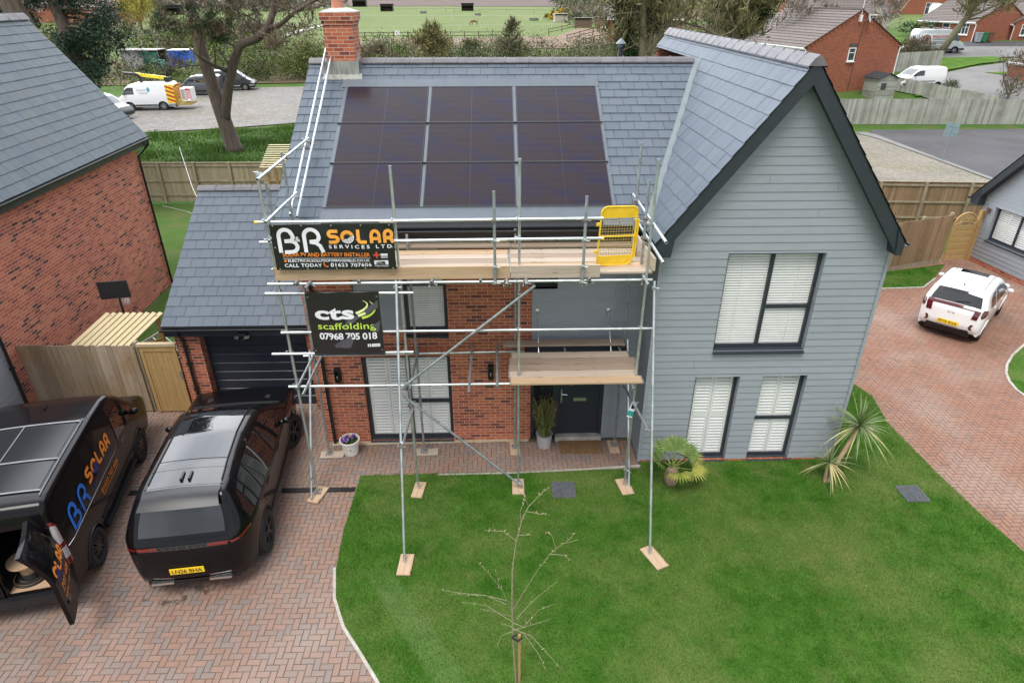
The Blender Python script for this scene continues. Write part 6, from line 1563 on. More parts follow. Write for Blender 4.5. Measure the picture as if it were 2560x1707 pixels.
for i in range(70):
    a, rr_ = q.uniform(0, 6.28), .17*q.random()**.5; x, y = rr_*math.cos(a), rr_*math.sin(a); blade(b, (x, y, .31), (x+q.uniform(-.05, .05), y+q.uniform(-.05, .05), .37), .03, n=2)
    if x < .08 and i % 2 == 0:
        for k in range(5): w = k*1.256; (c_ if q.random() < .85 else y_).add([(x, y, .385), (x+.026*math.cos(w), y+.026*math.sin(w), .395), (x+.03*math.cos(w+.7), y+.03*math.sin(w+.7), .39), (x+.026*math.cos(w+1.2), y+.026*math.sin(w+1.2), .39)], [(0, 1, 2, 3)])
b.build('leaves', leafm('pansy_leaf', (.03, .09, .015), (.06, .15, .03)), t); c_.build('purple_flowers', pm('purple_petal', (.10, .02, .32), .6, isl=.3), t); y_.build('yellow_flowers', pm('yellow_petal', (.75, .5, .03), .6), t)
put('pot_motif', xf(disc2d(0, 0, .02, 8), 1, 1, .04, .2), lambda x, y: (x, -.187, y), pm('motif_brown', (.30, .18, .06), .6), t)
t = thing('bamboo_pot', 'bushy bamboo in a grey metal pot left of the front door', 'potted plant', (.95, 11.36, .005))
b = MB(); b.lathe([(0, 0), (.15, 0), (.17, .32), (.185, .33), (.165, .33), (.16, .28), (0, .28)], n=22); b.build('pot', pm('zinc_pot', (.55, .56, .58), .45, .4, var=.1), t, smooth=False)
b = MB(); c_ = MB(); q = random.Random(5)
for i in range(60):
    a, rr_ = q.uniform(0, 6.28), .11*q.random()**.5; x, y = rr_*math.cos(a), rr_*math.sin(a); h = q.uniform(.35, 1.0); lx, ly = q.uniform(-.28, .28), q.uniform(-.24, .24)
    c_.tube([(x, y, .28), (x+lx*.4, y+ly*.4, .28+h*.5), (x+lx, y+ly, .28+h)], [.006, .005, .003], 4)
    for k in range(34):
        f = q.random()**.8*.9; p = Vector((x+lx*f*1.0, y+ly*f, .30+h*f)); dr_ = Vector((q.uniform(-1, 1), q.uniform(-1, 1), q.uniform(-.4, .6))).normalized()
        if f > .75 and q.random() < .6: continue
        blade(b, p, p+dr_*q.uniform(.07, .14), .014, n=2)
b.build('leaves', leafm('bamboo_leaf', (.12, .17, .04), (.25, .26, .09)), t); c_.build('canes', pm('bamboo_cane', (.28, .20, .09), .6, isl=.2), t)
b = MB(); b.box(-.45, .45, -.32, .32, 0, .018); o = b.build('doormat', pm('coir_mat', (.20, .115, .05), .95, var=.2, ns=14, bump=.5, bs=200)); o.location = (1.74, 11.37, .004); tag(o, 'brown coir doormat in front of the navy front door', 'doormat')
GRATE = pm('grey_grate', (.10, .105, .125), .6, var=.25, ns=12)
for (x, y, lab) in ((1.24, 9.88, 'square grey drain cover in the lawn below the doormat'), (8.12, 9.60, 'square grey drain cover in the lawn near the orange paving')):
    b = MB(); b.box(-.23, .23, -.23, .23, -.01, .015)
    for i in range(15):
        for j in range(15): b.box(-.215+i*.029, -.215+i*.029+.018, -.215+j*.029, -.215+j*.029+.018, .015, .024)
    o = b.build('drain_cover', GRATE); o.location = (x, y, .028); tag(o, lab, 'drain cover')
b = MB(); b.box(-1.45, 0, -.07, .07, -.01, .006)
for i in range(62): b.box(-1.44+i*.0235, -1.44+i*.0235+.012, -.06, .06, .006, .014)
o = b.build('channel_drain', INK); o.location = (-2.93, 10.02, 0); tag(o, 'black channel drain across the paving beside the scaffold foot', 'drain')
b = MB(); b.box(-1.3, 0, -.07, .07, -.01, .006)
for i in range(55): b.box(-1.29+i*.0235, -1.29+i*.0235+.012, -.06, .06, .006, .014)
o = b.build('channel_drain', INK); o.location = (-6.1, 10.02, 0); tag(o, 'black channel drain in the paving between the van and the car', 'drain')

# ---- young palm, cabbage palm, sapling on the lawn
def fan_leaf(b, base, tip, size, q, n=22):
    base, tip = Vector(base), Vector(tip); d_ = (tip-base).normalized(); s_ = d_.cross(Vector((0, 0, 1))).normalized(); u_ = s_.cross(d_)
    for i in range(n):
        a = R(-100+200*i/(n-1)); L = size*(.78+.22*math.cos(a*.7))*q.uniform(.9, 1.05); dr_ = d_*math.cos(a)+s_*math.sin(a)
        e = tip+dr_*L-Vector((0, 0, L*.16))+u_*.02*q.uniform(-1, 1); sd_ = dr_.cross(u_).normalized(); w = size*.055; m = tip+dr_*L*.55+u_*.012
        b.add([tip, m-sd_*w, m+u_*-.008, m+sd_*w, e], [(0, 1, 2), (0, 2, 3), (1, 4, 2), (2, 4, 3)])
t = thing('fan_palm', 'young fan palm with yellowing lower fans by the grey gable wall', 'palm', (3.42, 10.02, .02)); q = random.Random(8)
b = MB(); b.lathe([(.10, 0), (.13, .08), (.13, .22), (.10, .36), (.05, .44)], n=12); b.v = [(x*(1+.14*math.sin(z*90+math.atan2(y, x)*5)), y*(1+.14*math.sin(z*90+math.atan2(y, x)*5)), z) for x, y, z in b.v]; b.build('trunk', pm('palm_fibre', (.30, .21, .15), .95, var=.4, ns=25), t)
ga, ya, st_ = MB(), MB(), MB()
for i, (az, el, L, yl) in enumerate(((100, 62, .62, 0), (150, 48, .60, 0), (55, 48, .62, 0), (20, 38, .60, 0), (190, 36, .62, 0), (240, 44, .48, 0), (120, 36, .58, 0), (75, 70, .55, 0), (335, 10, .62, 1), (280, 16, .48, 1), (20, 14, .6, 1))):
    d_ = Vector((math.cos(R(az))*math.cos(R(el)), math.sin(R(az))*math.cos(R(el)), math.sin(R(el)))); p0 = Vector((0, 0, .42)); p1 = p0+d_*L*.62
    st_.tube([p0, p1], .008, 4); fan_leaf(ya if yl else ga, p0, p1, .36, q, 19)
ga.build('green_fans', leafm('palm_leaf', (.09, .15, .035), (.17, .24, .07), .4), t); ya.build('yellow_fans', leafm('palm_yellow', (.19, .23, .045), (.35, .34, .075), .4), t); st_.build('leaf_stalks', leafm('palm_stalk', (.18, .22, .05), (.26, .28, .08)), t)
t = thing('cabbage_palm', 'two stemmed cabbage palm with strappy leaves at the gable corner', 'palm', (6.58, 10.02, .02)); q = random.Random(21)
b = MB(); b.tube([(.05, 0, 0), (.17, .06, .45), (.40, .16, 1.0), (.50, .22, 1.25)], [.055, .045, .04, .035], 8); b.tube([(-.03, -.02, 0), (-.02, .02, .25), (.02, .08, .42)], [.04, .035, .03], 8); b.build('trunk', pm('palm_bark', (.36, .25, .16), .9, var=.3, ns=12, stretch=(1, 1, .4)), t)
gl_, dl = MB(), MB()
for (c, n, L0, L1) in (((.50, .22, 1.22), 120, .45, .85), ((.02, .08, .42), 46, .35, .7)):
    for i in range(n):
        az, el = q.uniform(0, 6.283), R(q.choice((78, 60, 45, 30, 15, 0, -12, -28))+q.uniform(-8, 8)); L = q.uniform(L0, L1)
        d_ = Vector((math.cos(az)*math.cos(el), math.sin(az)*math.cos(el), math.sin(el))); p = Vector(c); sag = L*(.42-.3*math.sin(max(0, el)))
        sd_ = Vector((-math.sin(az), math.cos(az), 0)); V = []; w = q.uniform(.022, .036)
        for k in range(6):
            f = k/5; cc_ = p+d_*L*f-Vector((0, 0, sag*f*f)); ww = w*(.55+.45*math.sin(math.pi*min(1, f+.1)))*(1-f**3)+.001; V += [cc_-sd_*ww/2, cc_+sd_*ww/2]
        (dl if el < R(5) and q.random() < .45 else gl_).add(V, [(2*k, 2*k+1, 2*k+3, 2*k+2) for k in range(5)])
gl_.build('leaves', leafm('strap_leaf', (.10, .165, .055), (.25, .30, .13), .45), t); dl.build('dead_leaves', leafm('strap_dry', (.42, .36, .14), (.60, .52, .26), .6), t)

t = thing('sapling', 'bare young tree tied to a short stake on the front lawn', 'tree', (.18, 5.83, .02)); q = random.Random(6)
tw = MB(); bud = MB()
def twig(pts, r0, r1, buds=0):
    pts = [(x, y, z*.955) for x, y, z in pts]
    n = len(pts); P_ = []
    for i in range(n-1):
        for k in range(4):
            f = k/4; P_.append(Vector(pts[i])*(1-f)+Vector(pts[i+1])*f)
    P_.append(Vector(pts[-1])); m = len(P_)
    tw.tube(P_, [(r0+(r1-r0)*i/(m-1))*(.5 if r0 < .02 else .72) for i in range(m)], 5)
    for k in range(buds):
        f = q.uniform(.45, 1); i = min(m-2, int(f*(m-1))); p = P_[i]; d_ = Vector((q.uniform(-1, 1), q.uniform(-1, 1), q.uniform(.0, 1))).normalized(); blade(bud, p, p+d_*q.uniform(.025, .04), .009, n=2)
# main stem and boughs, metres from the foot of the tree
twig([(0, 0, 0), (-.03, .01, .6), (-.05, .02, 1.2), (-.055, .04, 1.8), (-.05, .1, 2.25), (.0, .16, 2.7), (.08, .22, 3.05), (.17, .26, 3.25)], .022, .006, 10)
for pts, n in (([(-.05, .02, 1.55), (.1, .0, 1.95), (.28, .02, 2.35), (.42, .02, 2.62), (.58, .04, 2.78), (.78, .05, 2.84)], 14), ([(-.05, .02, 1.5), (-.18, .02, 1.95), (-.36, .02, 2.3), (-.5, .02, 2.52)], 8), ([(-.12, .02, 1.75), (-.22, .0, 2.1), (-.28, .0, 2.42)], 3),
               ([(-.13, .0, 1.78), (-.4, -.05, 1.95), (-.75, -.08, 2.05), (-.98, -.1, 2.14)], 3), ([(-.13, .0, 1.7), (-.4, .05, 1.83), (-.86, .06, 1.85)], 5), ([(-.06, .0, 1.45), (-.25, -.1, 1.68), (-.48, -.15, 1.82)], 2), ([(-.06, 0, 1.35), (-.4, .15, 1.5), (-.75, .2, 1.52)], 2),
               ([(-.05, .02, 1.3), (.1, -.05, 1.3), (.3, .0, 1.58), (.52, .02, 1.68)], 7), ([(.0, .0, 1.4), (.2, .1, 1.6), (.55, .2, 1.9)], 2), ([(-.05, 0, 1.22), (.1, -.08, 1.2), (.3, -.3, 1.05), (.38, -.45, .92)], 4), ([(-.05, .0, 1.2), (.2, -.1, 1.18), (.5, -.35, .98), (.62, -.42, .85)], 4), ([(-.05, .0, 1.16), (.2, .05, 1.2), (.48, .1, 1.26)], 2),
               ([(-.05, 0, 1.15), (-.2, -.05, 1.12), (-.27, -.1, .95)], 1), ([(-.05, 0, 1.24), (-.22, .0, 1.32)], 1), ([(.0, .16, 2.72), (-.15, .2, 2.85), (-.4, .22, 2.86)], 9), ([(.06, .2, 3.0), (.05, .2, 3.2), (.12, .22, 3.42)], 10), ([(.14, .25, 3.2), (.3, .28, 3.4), (.42, .3, 3.52)], 12), ([(.12, .25, 3.15), (.3, .25, 3.1), (.42, .25, 3.08)], 10), ([(.15, .26, 3.25), (.1, .26, 3.4), (.02, .26, 3.5)], 8), ([(.02, .18, 2.8), (.2, .2, 2.78)], 4),
               ([(.42, .02, 2.62), (.6, .02, 2.6), (.7, .02, 2.5)], 6), ([(.5, .03, 2.7), (.44, .05, 2.92), (.36, .05, 3.0)], 6), ([(.62, .04, 2.8), (.74, .05, 2.98)], 6)): twig(pts, .009, .003, n)
tw.build('trunk', pm('sapling_bark', (.27, .24, .155), .8, var=.25, ns=12), t); bud.build('buds', leafm('pink_bud', (.32, .23, .15), (.38, .31, .19)), t)
b = MB(); b.box(.025, .06, -.018, .018, 0, 1.02); st = b.build('tree_stake', wood('stake_timber', (.34, .20, .09), (.46, .30, .16), 'z')); st.location = t.location; tag(st, 'short wooden stake beside the bare sapling', 'stake')
b = MB(); b.tube([(-.06, -.01, .98), (.02, -.045, .95), (.08, -.02, .98), (.02, .03, 1.0), (-.06, .0, .98)], .016, 6); o = b.build('tree_tie', INK); o.location = t.location; tag(o, 'black rubber strap tying the sapling to its stake', 'tie')
# ------------------------------------------------------------------ trees, shrubs and thickets
def leaf_cloud(g, blobs, n, size, aspect=1.0, clump=.22, up=.0, squash=.7):
    """n small leaf faces gathered in clumps inside ellipsoid blobs (x, y, z, rx, ry, rz); returns vertices, faces"""
    B = np.array(blobs, float); vol = (B[:, 3]*B[:, 4]*B[:, 5])**.75; k = g.choice(len(B), size=max(8, n//18), p=vol/vol.sum())
    d_ = g.normal(size=(len(k), 3)); d_ /= np.linalg.norm(d_, axis=1, keepdims=True); rr_ = g.uniform(.25, 1.0, (len(k), 1))**.5
    C_ = B[k, :3]+d_*rr_*B[k, 3:]
    m = g.integers(0, len(C_), n); rad = (B[k[m], 3:].mean(1)*clump)[:, None]
    P = C_[m]+g.normal(size=(n, 3))*rad*np.array([1, 1, squash])
    a = g.normal(size=(n, 3)); a[:, 2] += up; a /= np.linalg.norm(a, axis=1, keepdims=True)
    b_ = np.cross(a, g.normal(size=(n, 3))); b_ /= np.linalg.norm(b_, axis=1, keepdims=True)
    s_ = size*g.uniform(.6, 1.3, (n, 1)); A = a*s_; Bv = b_*s_*aspect*.5
    V = np.stack([P-A*.5, P+Bv, P+A*.5, P-Bv], 1).reshape(-1, 3)
    return V, np.arange(4*n).reshape(-1, 4)
def twig_cloud(g, blobs, n, length, w, up=.8):
    """n fine bare twigs rising out of the blobs as thin triangular slivers"""
    B = np.array(blobs, float); k = g.integers(0, len(B), n)
    d_ = g.normal(size=(n, 3)); d_ /= np.linalg.norm(d_, axis=1, keepdims=True); P = B[k, :3]+d_*B[k, 3:]*g.uniform(.1, .95, (n, 1))
    a = (P-B[k, :3]+np.array([0, 0, .3]))/B[k, 3:]+g.normal(size=(n, 3))*.5; a[:, 2] += up; a /= np.linalg.norm(a, axis=1, keepdims=True)
    b_ = np.cross(a, g.normal(size=(n, 3))); b_ /= np.linalg.norm(b_, axis=1, keepdims=True)
    L = length*g.uniform(.4, 1.3, (n, 1)); kk = g.normal(size=(n, 3))*L*.12
    V = np.stack([P-b_*w, P+b_*w, P+a*L*.55+kk+b_*w*.6, P+a*L+kk*.5], 1).reshape(-1, 3)
    return V, np.arange(4*n).reshape(-1, 4)
def cat_vf(*vf):
    V = np.concatenate([v for v, f in vf]); o = 0; F = []
    for v, f in vf: F.append(f+o); o += len(v)
    return V, np.concatenate(F)
BARK_P = pm('pine_bark', (.115, .088, .072), .95, var=.35, ns=5, stretch=(1.6, 1.6, .35), bump=.8, bs=9)
BARK_G = pm('greenish_bark', (.135, .12, .072), .95, var=.3, ns=4, stretch=(1.5, 1.5, .4), bump=.5, bs=9)
BARK_B = pm('birch_bark', (.50, .46, .40), .8, var=.3, ns=6, stretch=(1, 1, 3))
TWIG = leafm('brown_twig', (.105, .08, .055), (.17, .135, .095)); TWIG_G = leafm('grey_twig', (.15, .125, .10), (.23, .20, .165)); TWIG_O = leafm('olive_twig', (.11, .105, .042), (.175, .16, .075))
NEEDLE = leafm('pine_needle', (.014, .034, .013), (.034, .062, .02)); NEEDLE_B = leafm('brown_needle', (.11, .075, .04), (.19, .135, .075)); NEEDLE_D = leafm('dark_needle', (.012, .034, .020), (.03, .062, .034))
IVY = leafm('ivy_leaf', (.018, .045, .014), (.045, .085, .025)); FRESH = leafm('fresh_leaf', (.075, .13, .02), (.15, .21, .042)); OLIVE = leafm('olive_leaf', (.05, .07, .018), (.10, .12, .036)); DARKG = leafm('dark_leaf', (.03, .06, .02), (.07, .11, .035)); WILLOW = leafm('willow_yellow', (.30, .27, .045), (.42, .37, .09)); BUDS = leafm('yellow_bud', (.32, .27, .09), (.44, .36, .14)); GORSE = leafm('gorse_flower', (.60, .36, .02), (.72, .46, .04))

def branches(mb, p, d_, L, r_, depth, q, spread=.55, up=.12, tips=None, n=3, seg=4, shrink=.68):
    pts = [Vector(p)]; dd = Vector(d_).normalized()
    for i in range(seg):
        dd = (dd+Vector((q.uniform(-1, 1), q.uniform(-1, 1), q.uniform(-.7, .9)))*.20+Vector((0, 0, up*.3))).normalized(); pts.append(pts[-1]+dd*L/seg)
    mb.tube(pts, [r_*(1-.55*i/seg) for i in range(seg+1)], 6 if r_ > .05 else (4 if r_ > .02 else 3), cap=False)
    if tips is not None and depth <= 1: tips.append(pts[-1])
    if depth <= 0: return
    for k in range(n):
        f = q.uniform(.35, 1.0) if k else 1.0; i = min(seg-1, int(f*seg)); pp = pts[i]+(pts[i+1]-pts[i])*(f*seg-i)
        nd = (dd*(1-spread*.5)+Vector((q.uniform(-1, 1), q.uniform(-1, 1), q.uniform(-.5, .8)))*spread*1.3+Vector((0, 0, up))).normalized()
        branches(mb, pp, nd, L*shrink*q.uniform(.75, 1.15), r_*.52*q.uniform(.8, 1.1), depth-1, q, spread, up, tips, n, seg, shrink)

# -- the forked pine behind the left garden
def limb(mb, pts, r0, r1, y0, n=9, wob=0):
    P = [Vector(p) for p in pts]; m = len(P); mb.tube(P, [r0+(r1-r0)*i/(m-1) for i in range(m)], n)
t = thing('pine_tree', 'tall forked pine with sparse brownish needles beyond the left garden fence', 'tree', (-16.8, 42.3, 0)); q = random.Random(31); O = Vector((-16.8, 42.3, 0))
def pt(x, z, y=0.0): return Vector((x, 42.3+y, z))-O
b = MB(); b.smooth = True
b.tube([pt(-16.70, -.1), pt(-16.78, .25), pt(-17.0, 1.75), pt(-17.33, 3.75, .1), pt(-17.6, 5.8, .2), pt(-17.72, 7.5, .3), pt(-17.86, 9, .4), pt(-17.9, 13, .5)], [.62, .50, .44, .40, .33, .29, .26, .16], 12)
b.tube([pt(-17.0, 1.6), pt(-16.8, 2.4, -.1), pt(-16.3, 3.74, -.25), pt(-15.55, 5.4, -.3), pt(-15.05, 6.2, -.3), pt(-14.05, 6.5, -.25), pt(-13.3, 7.05, -.2), pt(-12.95, 7.8, -.1), pt(-12.6, 8.9, 0), pt(-12.2, 11, .2)], [.34, .31, .29, .26, .25, .24, .22, .19, .15, .08], 10)
b.tube([pt(-13.35, 7.0, -.2), pt(-12.45, 7.25, -.6), pt(-11.4, 7.9, -.9), pt(-10.3, 8.4, -1.2), pt(-9.2, 8.9, -1.4)], [.17, .14, .11, .08, .04], 8)
b.tube([pt(-16.0, 4.7, -.25), pt(-16.7, 5.1, -.7), pt(-17.1, 5.5, -1.1), pt(-17.4, 5.9, -1.5)], [.15, .12, .10, .06], 7)
b.build('trunk', BARK_P, t)
b = MB(); tips = []
for (p, d_, L) in ((pt(-17.4, 5.0), (-1, -.4, .15), 2.0), (pt(-17.5, 5.6), (-.9, .2, .25), 1.9), (pt(-17.2, 5.6, -1.2), (.3, -.6, .6), 1.6), (pt(-16.6, 5.1, -.7), (.4, -.4, .9), 1.6), (pt(-15.9, 5.0, -.3), (-.3, -.5, .8), 1.7), (pt(-15.2, 6.0, -.3), (-.8, -.4, .6), 1.9), (pt(-15.05, 6.2, -.3), (.1, .5, .9), 1.7), (pt(-14.0, 6.5, -.25), (-.4, -.3, .9), 1.8), (pt(-13.3, 7.0, -.2), (-.9, .1, .5), 1.9), (pt(-12.9, 7.8), (.7, -.4, .3), 1.8), (pt(-12.4, 7.3, -.6), (.8, -.4, -.2), 1.5), (pt(-11.4, 7.9, -.9), (.6, .3, .1), 1.6), (pt(-11.4, 7.9, -.9), (.5, -.5, -.3), 1.4), (pt(-10.3, 8.4, -1.2), (.8, .2, .2), 1.3), (pt(-12.6, 8.9), (.6, .4, .4), 1.6), (pt(-12.6, 8.6), (-.9, -.2, .2), 2.0), (pt(-17.7, 7.3), (.8, -.4, .0), 1.6), (pt(-17.7, 7.2), (-.9, -.2, -.1), 1.5), (pt(-13.6, 6.8, -.2), (.2, -.5, -.5), 1.2)):
    branches(b, p, d_, L, .055, 2, q, .7, .05, tips, 4, 4, .62)
b.build('branches', BARK_P, t)
g_ = np.random.default_rng(5); tb = [(*p, .34, .34, .22) for p in tips]
grn = [x for x in tb if x[0] < 1.5]; far_ = [x for x in tb if x[0] >= 1.5]
fast_mesh('crown', *leaf_cloud(g_, grn[::2], 8500, .19, .16, .45, .6), NEEDLE, t); fast_mesh('brown_crown', *leaf_cloud(g_, grn[1::2]+far_[::5], 8500, .18, .15, .45, .4), NEEDLE_B, t)
fast_mesh('twigs', *twig_cloud(g_, [(*x[:3], .5, .5, .4) for x in far_], 1300, .5, .006, .2), TWIG, t)
top = [(-1.2+q.uniform(-2, 2), q.uniform(-2, 2), q.uniform(10, 14.5), 1.4, 1.4, .9) for _ in range(9)]+[(4.8+q.uniform(-2, 2), q.uniform(-2, 2), q.uniform(9.6, 12), 1.3, 1.3, .8) for _ in range(6)]
fast_mesh('upper_crown', *leaf_cloud(g_, top, 5000, .25, .16, .4, .5), NEEDLE, t)

# -- two tall pines behind the left house
def tall_pine(label, foot, pts, radii, blobs, n, seed, mat):
    t = thing('pine_tree', label, 'tree', (foot[0], foot[1], 0)); O = Vector((foot[0], foot[1], 0)); b = MB(); b.smooth = True
    b.tube([Vector(p)-O for p in pts], radii, 12); b.build('trunk', BARK_P, t); b = MB(); q = random.Random(seed)
    for (x, y, z, rx, ry, rz) in blobs:
        tz = [p for p in pts]; k = min(range(len(pts)), key=lambda i: abs(pts[i][2]-z-.3)); a = Vector(pts[k]); c = Vector((x, y, z))
        a.z = min(max(z+.25, pts[0][2]), pts[-1][2]); f = (a.z-pts[0][2])/(pts[-1][2]-pts[0][2]); a = Vector((np.interp(a.z, [p[2] for p in pts], [p[0] for p in pts]), np.interp(a.z, [p[2] for p in pts], [p[1] for p in pts]), a.z))
        b.tube([a-O, (a+c)/2-O+Vector((0, 0, q.uniform(-.1, .25))), c-O], [.07, .05, .015], 5)
    b.build('branches', BARK_P, t); g_ = np.random.default_rng(seed)
    fast_mesh('crown', *leaf_cloud(g_, [(x-foot[0], y-foot[1], z, rx, ry, rz) for x, y, z, rx, ry, rz in blobs], int(n*1.5), .22, .2, .40, .1), mat, t)
q = random.Random(2)
bl = [(x, 34+q.uniform(-.9, .9), z, .55, .6, .42) for x, z in ((-19.36, 7.62), (-18.59, 7.75), (-18.52, 7.2), (-19.84, 6.86), (-19.46, 6.5), (-18.5, 6.6), (-19.15, 5.97), (-20.01, 6.3), (-19.83, 8.30), (-18.9, 8.5), (-18.1, 8.3), (-17.75, 7.95), (-21.3, 8.55), (-20.9, 8.75), (-19.9, 5.6), (-18.25, 7.05), (-20.7, 6.9), (-19.0, 7.3), (-19.3, 6.9), (-20.4, 5.6), (-18.9, 5.6), (-19.5, 5.2), (-21.2, 6.0))]+[(-20.5+q.uniform(-2.5, 2.5), 34+q.uniform(-2, 2), q.uniform(9.2, 15), 1.2, 1.2, .7) for _ in range(14)]
tall_pine('dark pine with drooping needle boughs right of the left house ridge', (-20.1, 34), [(-20.0, 34, 0), (-20.1, 34, 5), (-20.17, 34, 6.95), (-20.28, 34, 7.83), (-20.38, 34, 8.6), (-20.5, 34, 12), (-20.5, 34, 15)], [.5, .42, .33, .27, .25, .2, .06], bl, 26000, 12, NEEDLE_D)
bl = [(x, 28+q.uniform(-.5, 1), z, .5, .5, .42) for x, z in ((-18.45, 8.3), (-18.7, 7.9), (-18.9, 8.6), (-18.3, 8.75), (-19.3, 8.2), (-16.6, 8.75), (-17.0, 9.1), (-16.3, 8.9))]+[(-17.7+q.uniform(-2.2, 2.2), 28+q.uniform(-2, 2), q.uniform(9.5, 14), 1.1, 1.1, .7) for _ in range(10)]
tall_pine('thick trunked pine at the top left corner behind the left house', (-17.5, 27.5), [(-17.3, 27.5, 0), (-17.5, 27.3, 6), (-17.58, 27, 7.76), (-17.72, 27, 8.43), (-17.75, 27, 8.8), (-17.9, 27, 11), (-18, 27, 14)], [.60, .46, .41, .36, .34, .25, .05], bl, 12000, 13, NEEDLE_D)

# -- bare trees behind the ridge on the right
def bare_tree(label, foot, pts, radii, limbs, seed, bark=BARK_G, twig=TWIG_O, ivy=None, depth=3, ntw=2500, L=1.6, name='bare_tree', n=3, r_=.06, tw_len=.7, tw_w=.006):
    zg = zf(*foot); O = Vector((foot[0], foot[1], zg)); t = thing(name, label, 'tree', O); b = MB(); b.smooth = True; q = random.Random(seed)
    b.tube([Vector(p)-O for p in pts], radii, 11); b.build('trunk', bark, t); b = MB(); tips = []
    for lm in limbs:
        P = [Vector(p)-O for p in lm[0]]; r0 = lm[1]; m = len(P)
        if m > 1: b.tube(P, [r0*(1-.65*i/(m-1)) for i in range(m)], 7)
        for i in range(m):
            for _ in range(2):
                d_ = Vector((q.uniform(-1, 1), q.uniform(-.8, .8), q.uniform(-.1, 1))); branches(b, P[i], d_, L*q.uniform(.6, 1.1), max(.02, r0*.4), depth-1, q, .7, .15, tips, n, 4)
    b.build('branches', bark, t); g_ = np.random.default_rng(seed)
    if tips: fast_mesh('twigs', *twig_cloud(g_, [(*p, .55, .55, .45) for p in tips], ntw, tw_len, tw_w, .25), twig, t)
    if ivy: fast_mesh('ivy', *leaf_cloud(g_, [(x-O.x, y-O.y, z-O.z, rx, ry, rz) for x, y, z, rx, ry, rz in ivy], 9000, .13, .9, .35), IVY, t)
    return t
bare_tree('large bare tree with ivy clad branches behind the black flue', (9.66, 46), [(9.7, 46, 0), (9.66, 46, 3), (9.64, 46, 4.9), (9.48, 46, 6.9), (9.40, 46.1, 8.5), (9.4, 46.2, 11)], [.36, .31, .28, .24, .20, .10],
    [([(9.75, 46, 5.2), (10.34, 45.8, 5.96), (10.96, 45.6, 6.84), (11.98, 45.4, 7.19), (13.35, 45.2, 6.83), (14.3, 45.1, 6.4)], .13), ([(10.3, 45.8, 5.9), (10.75, 45.9, 6.84), (11.49, 46, 7.58), (12.3, 46.1, 8.39), (12.9, 46.2, 8.5), (13.6, 46.3, 8.2)], .12), ([(10.0, 46, 5.6), (10.2, 46.2, 7.0), (10.9, 46.3, 8.3), (11.4, 46.4, 9.2)], .11), ([(9.5, 46, 6.9), (9.15, 45.8, 7.78), (7.98, 45.5, 7.7), (6.68, 45.3, 7.55)], .07), ([(9.45, 46, 6.6), (8.7, 46.2, 7.3), (7.73, 46.4, 8.0), (6.9, 46.5, 8.4)], .07), ([(9.45, 46, 7.3), (9.0, 46.5, 8.4), (8.6, 46.8, 9.4)], .08), ([(9.6, 46, 5.6), (9.0, 45.6, 5.9), (8.2, 45.2, 5.6)], .05)], 17,
    ivy=[(8.6, 46.6, 5.6, .55, .5, .7), (8.45, 46.6, 6.6, .6, .5, .8), (8.3, 46.6, 7.6, .6, .5, .7), (8.1, 46.6, 8.5, .6, .5, .6), (10.25, 46.7, 7.9, .5, .5, .8), (10.1, 46.7, 7.2, .35, .4, .5), (9.1, 46.5, 5.2, .4, .4, .6), (10.6, 46.8, 8.6, .5, .5, .5)], ntw=3800)
bare_tree('bare tree with a thicket of olive branches left of the large brick house', (18.8, 55), [(18.9, 55, .2), (18.75, 55, 4), (18.7, 55, 5.8), (18.65, 55, 7.5), (18.72, 55, 8.5), (18.8, 55, 11)], [.34, .3, .27, .22, .18, .08],
    [([(18.7, 55, 5.5), (17.7, 55, 6.4), (16.6, 55, 6.9)], .09), ([(18.7, 55, 6.2), (17.9, 55, 7.6), (17.5, 55, 8.6)], .09), ([(18.7, 55, 6.5), (19.4, 55.2, 7.6), (20.0, 55.3, 8.6)], .09), ([(18.8, 55, 5.2), (19.8, 54.7, 6.2), (20.6, 54.6, 6.8)], .08), ([(18.7, 55, 5.2), (17.6, 54.6, 5.6), (16.9, 54.4, 5.3)], .07), ([(18.7, 55, 7.4), (18.3, 54.8, 8.8)], .08)], 23, ntw=5200, ivy=[(20.3, 56.5, 7.4, .9, .8, .8), (20.8, 56.5, 8.4, .9, .8, .6), (21.2, 57, 7.6, .8, .8, .7), (19.6, 56.6, 6.4, .7, .7, .7)])
bare_tree('bare tree with arching branches between flue and the gable ridge', (13.5, 66), [(13.6, 66, 0), (13.5, 66, 3.5), (13.6, 66, 6), (13.8, 66, 9)], [.24, .2, .16, .07], [([(13.5, 66, 4), (14.8, 66, 5.6), (16.2, 66, 6.2)], .09), ([(13.5, 66, 4.6), (12.4, 66, 6.2), (11.6, 66, 7.5)], .08), ([(13.6, 66, 5.6), (14.6, 66.2, 7.3), (15.8, 66.4, 8.2)], .08), ([(13.6, 66, 5), (12.2, 65.5, 5.4)], .06), ([(13.6, 66, 6), (13.0, 65.5, 8)], .06)], 29, twig=TWIG, ntw=3600)
bare_tree('leaning bare tree with a long trunk in front of the lettered white van', (47.3, 74.3), [(47.3, 74.3, 2.6), (48.4, 74.3, 5.0), (49.4, 74.3, 6.9), (50.2, 74.3, 8.4), (51.2, 74.4, 11)], [.38, .33, .28, .22, .1],
    [([(49.2, 74.3, 6.5), (50.6, 74, 7.2), (52.2, 73.8, 8.1), (53.6, 73.6, 8.9)], .15), ([(49.3, 74.3, 6.4), (51.2, 74.8, 6.6), (53.0, 75, 7.3), (54.6, 75, 7.7)], .11), ([(49.6, 74.3, 7.2), (48.4, 74.6, 7.9), (47.6, 74.8, 8.6)], .08)], 37, ntw=2600, L=1.4)
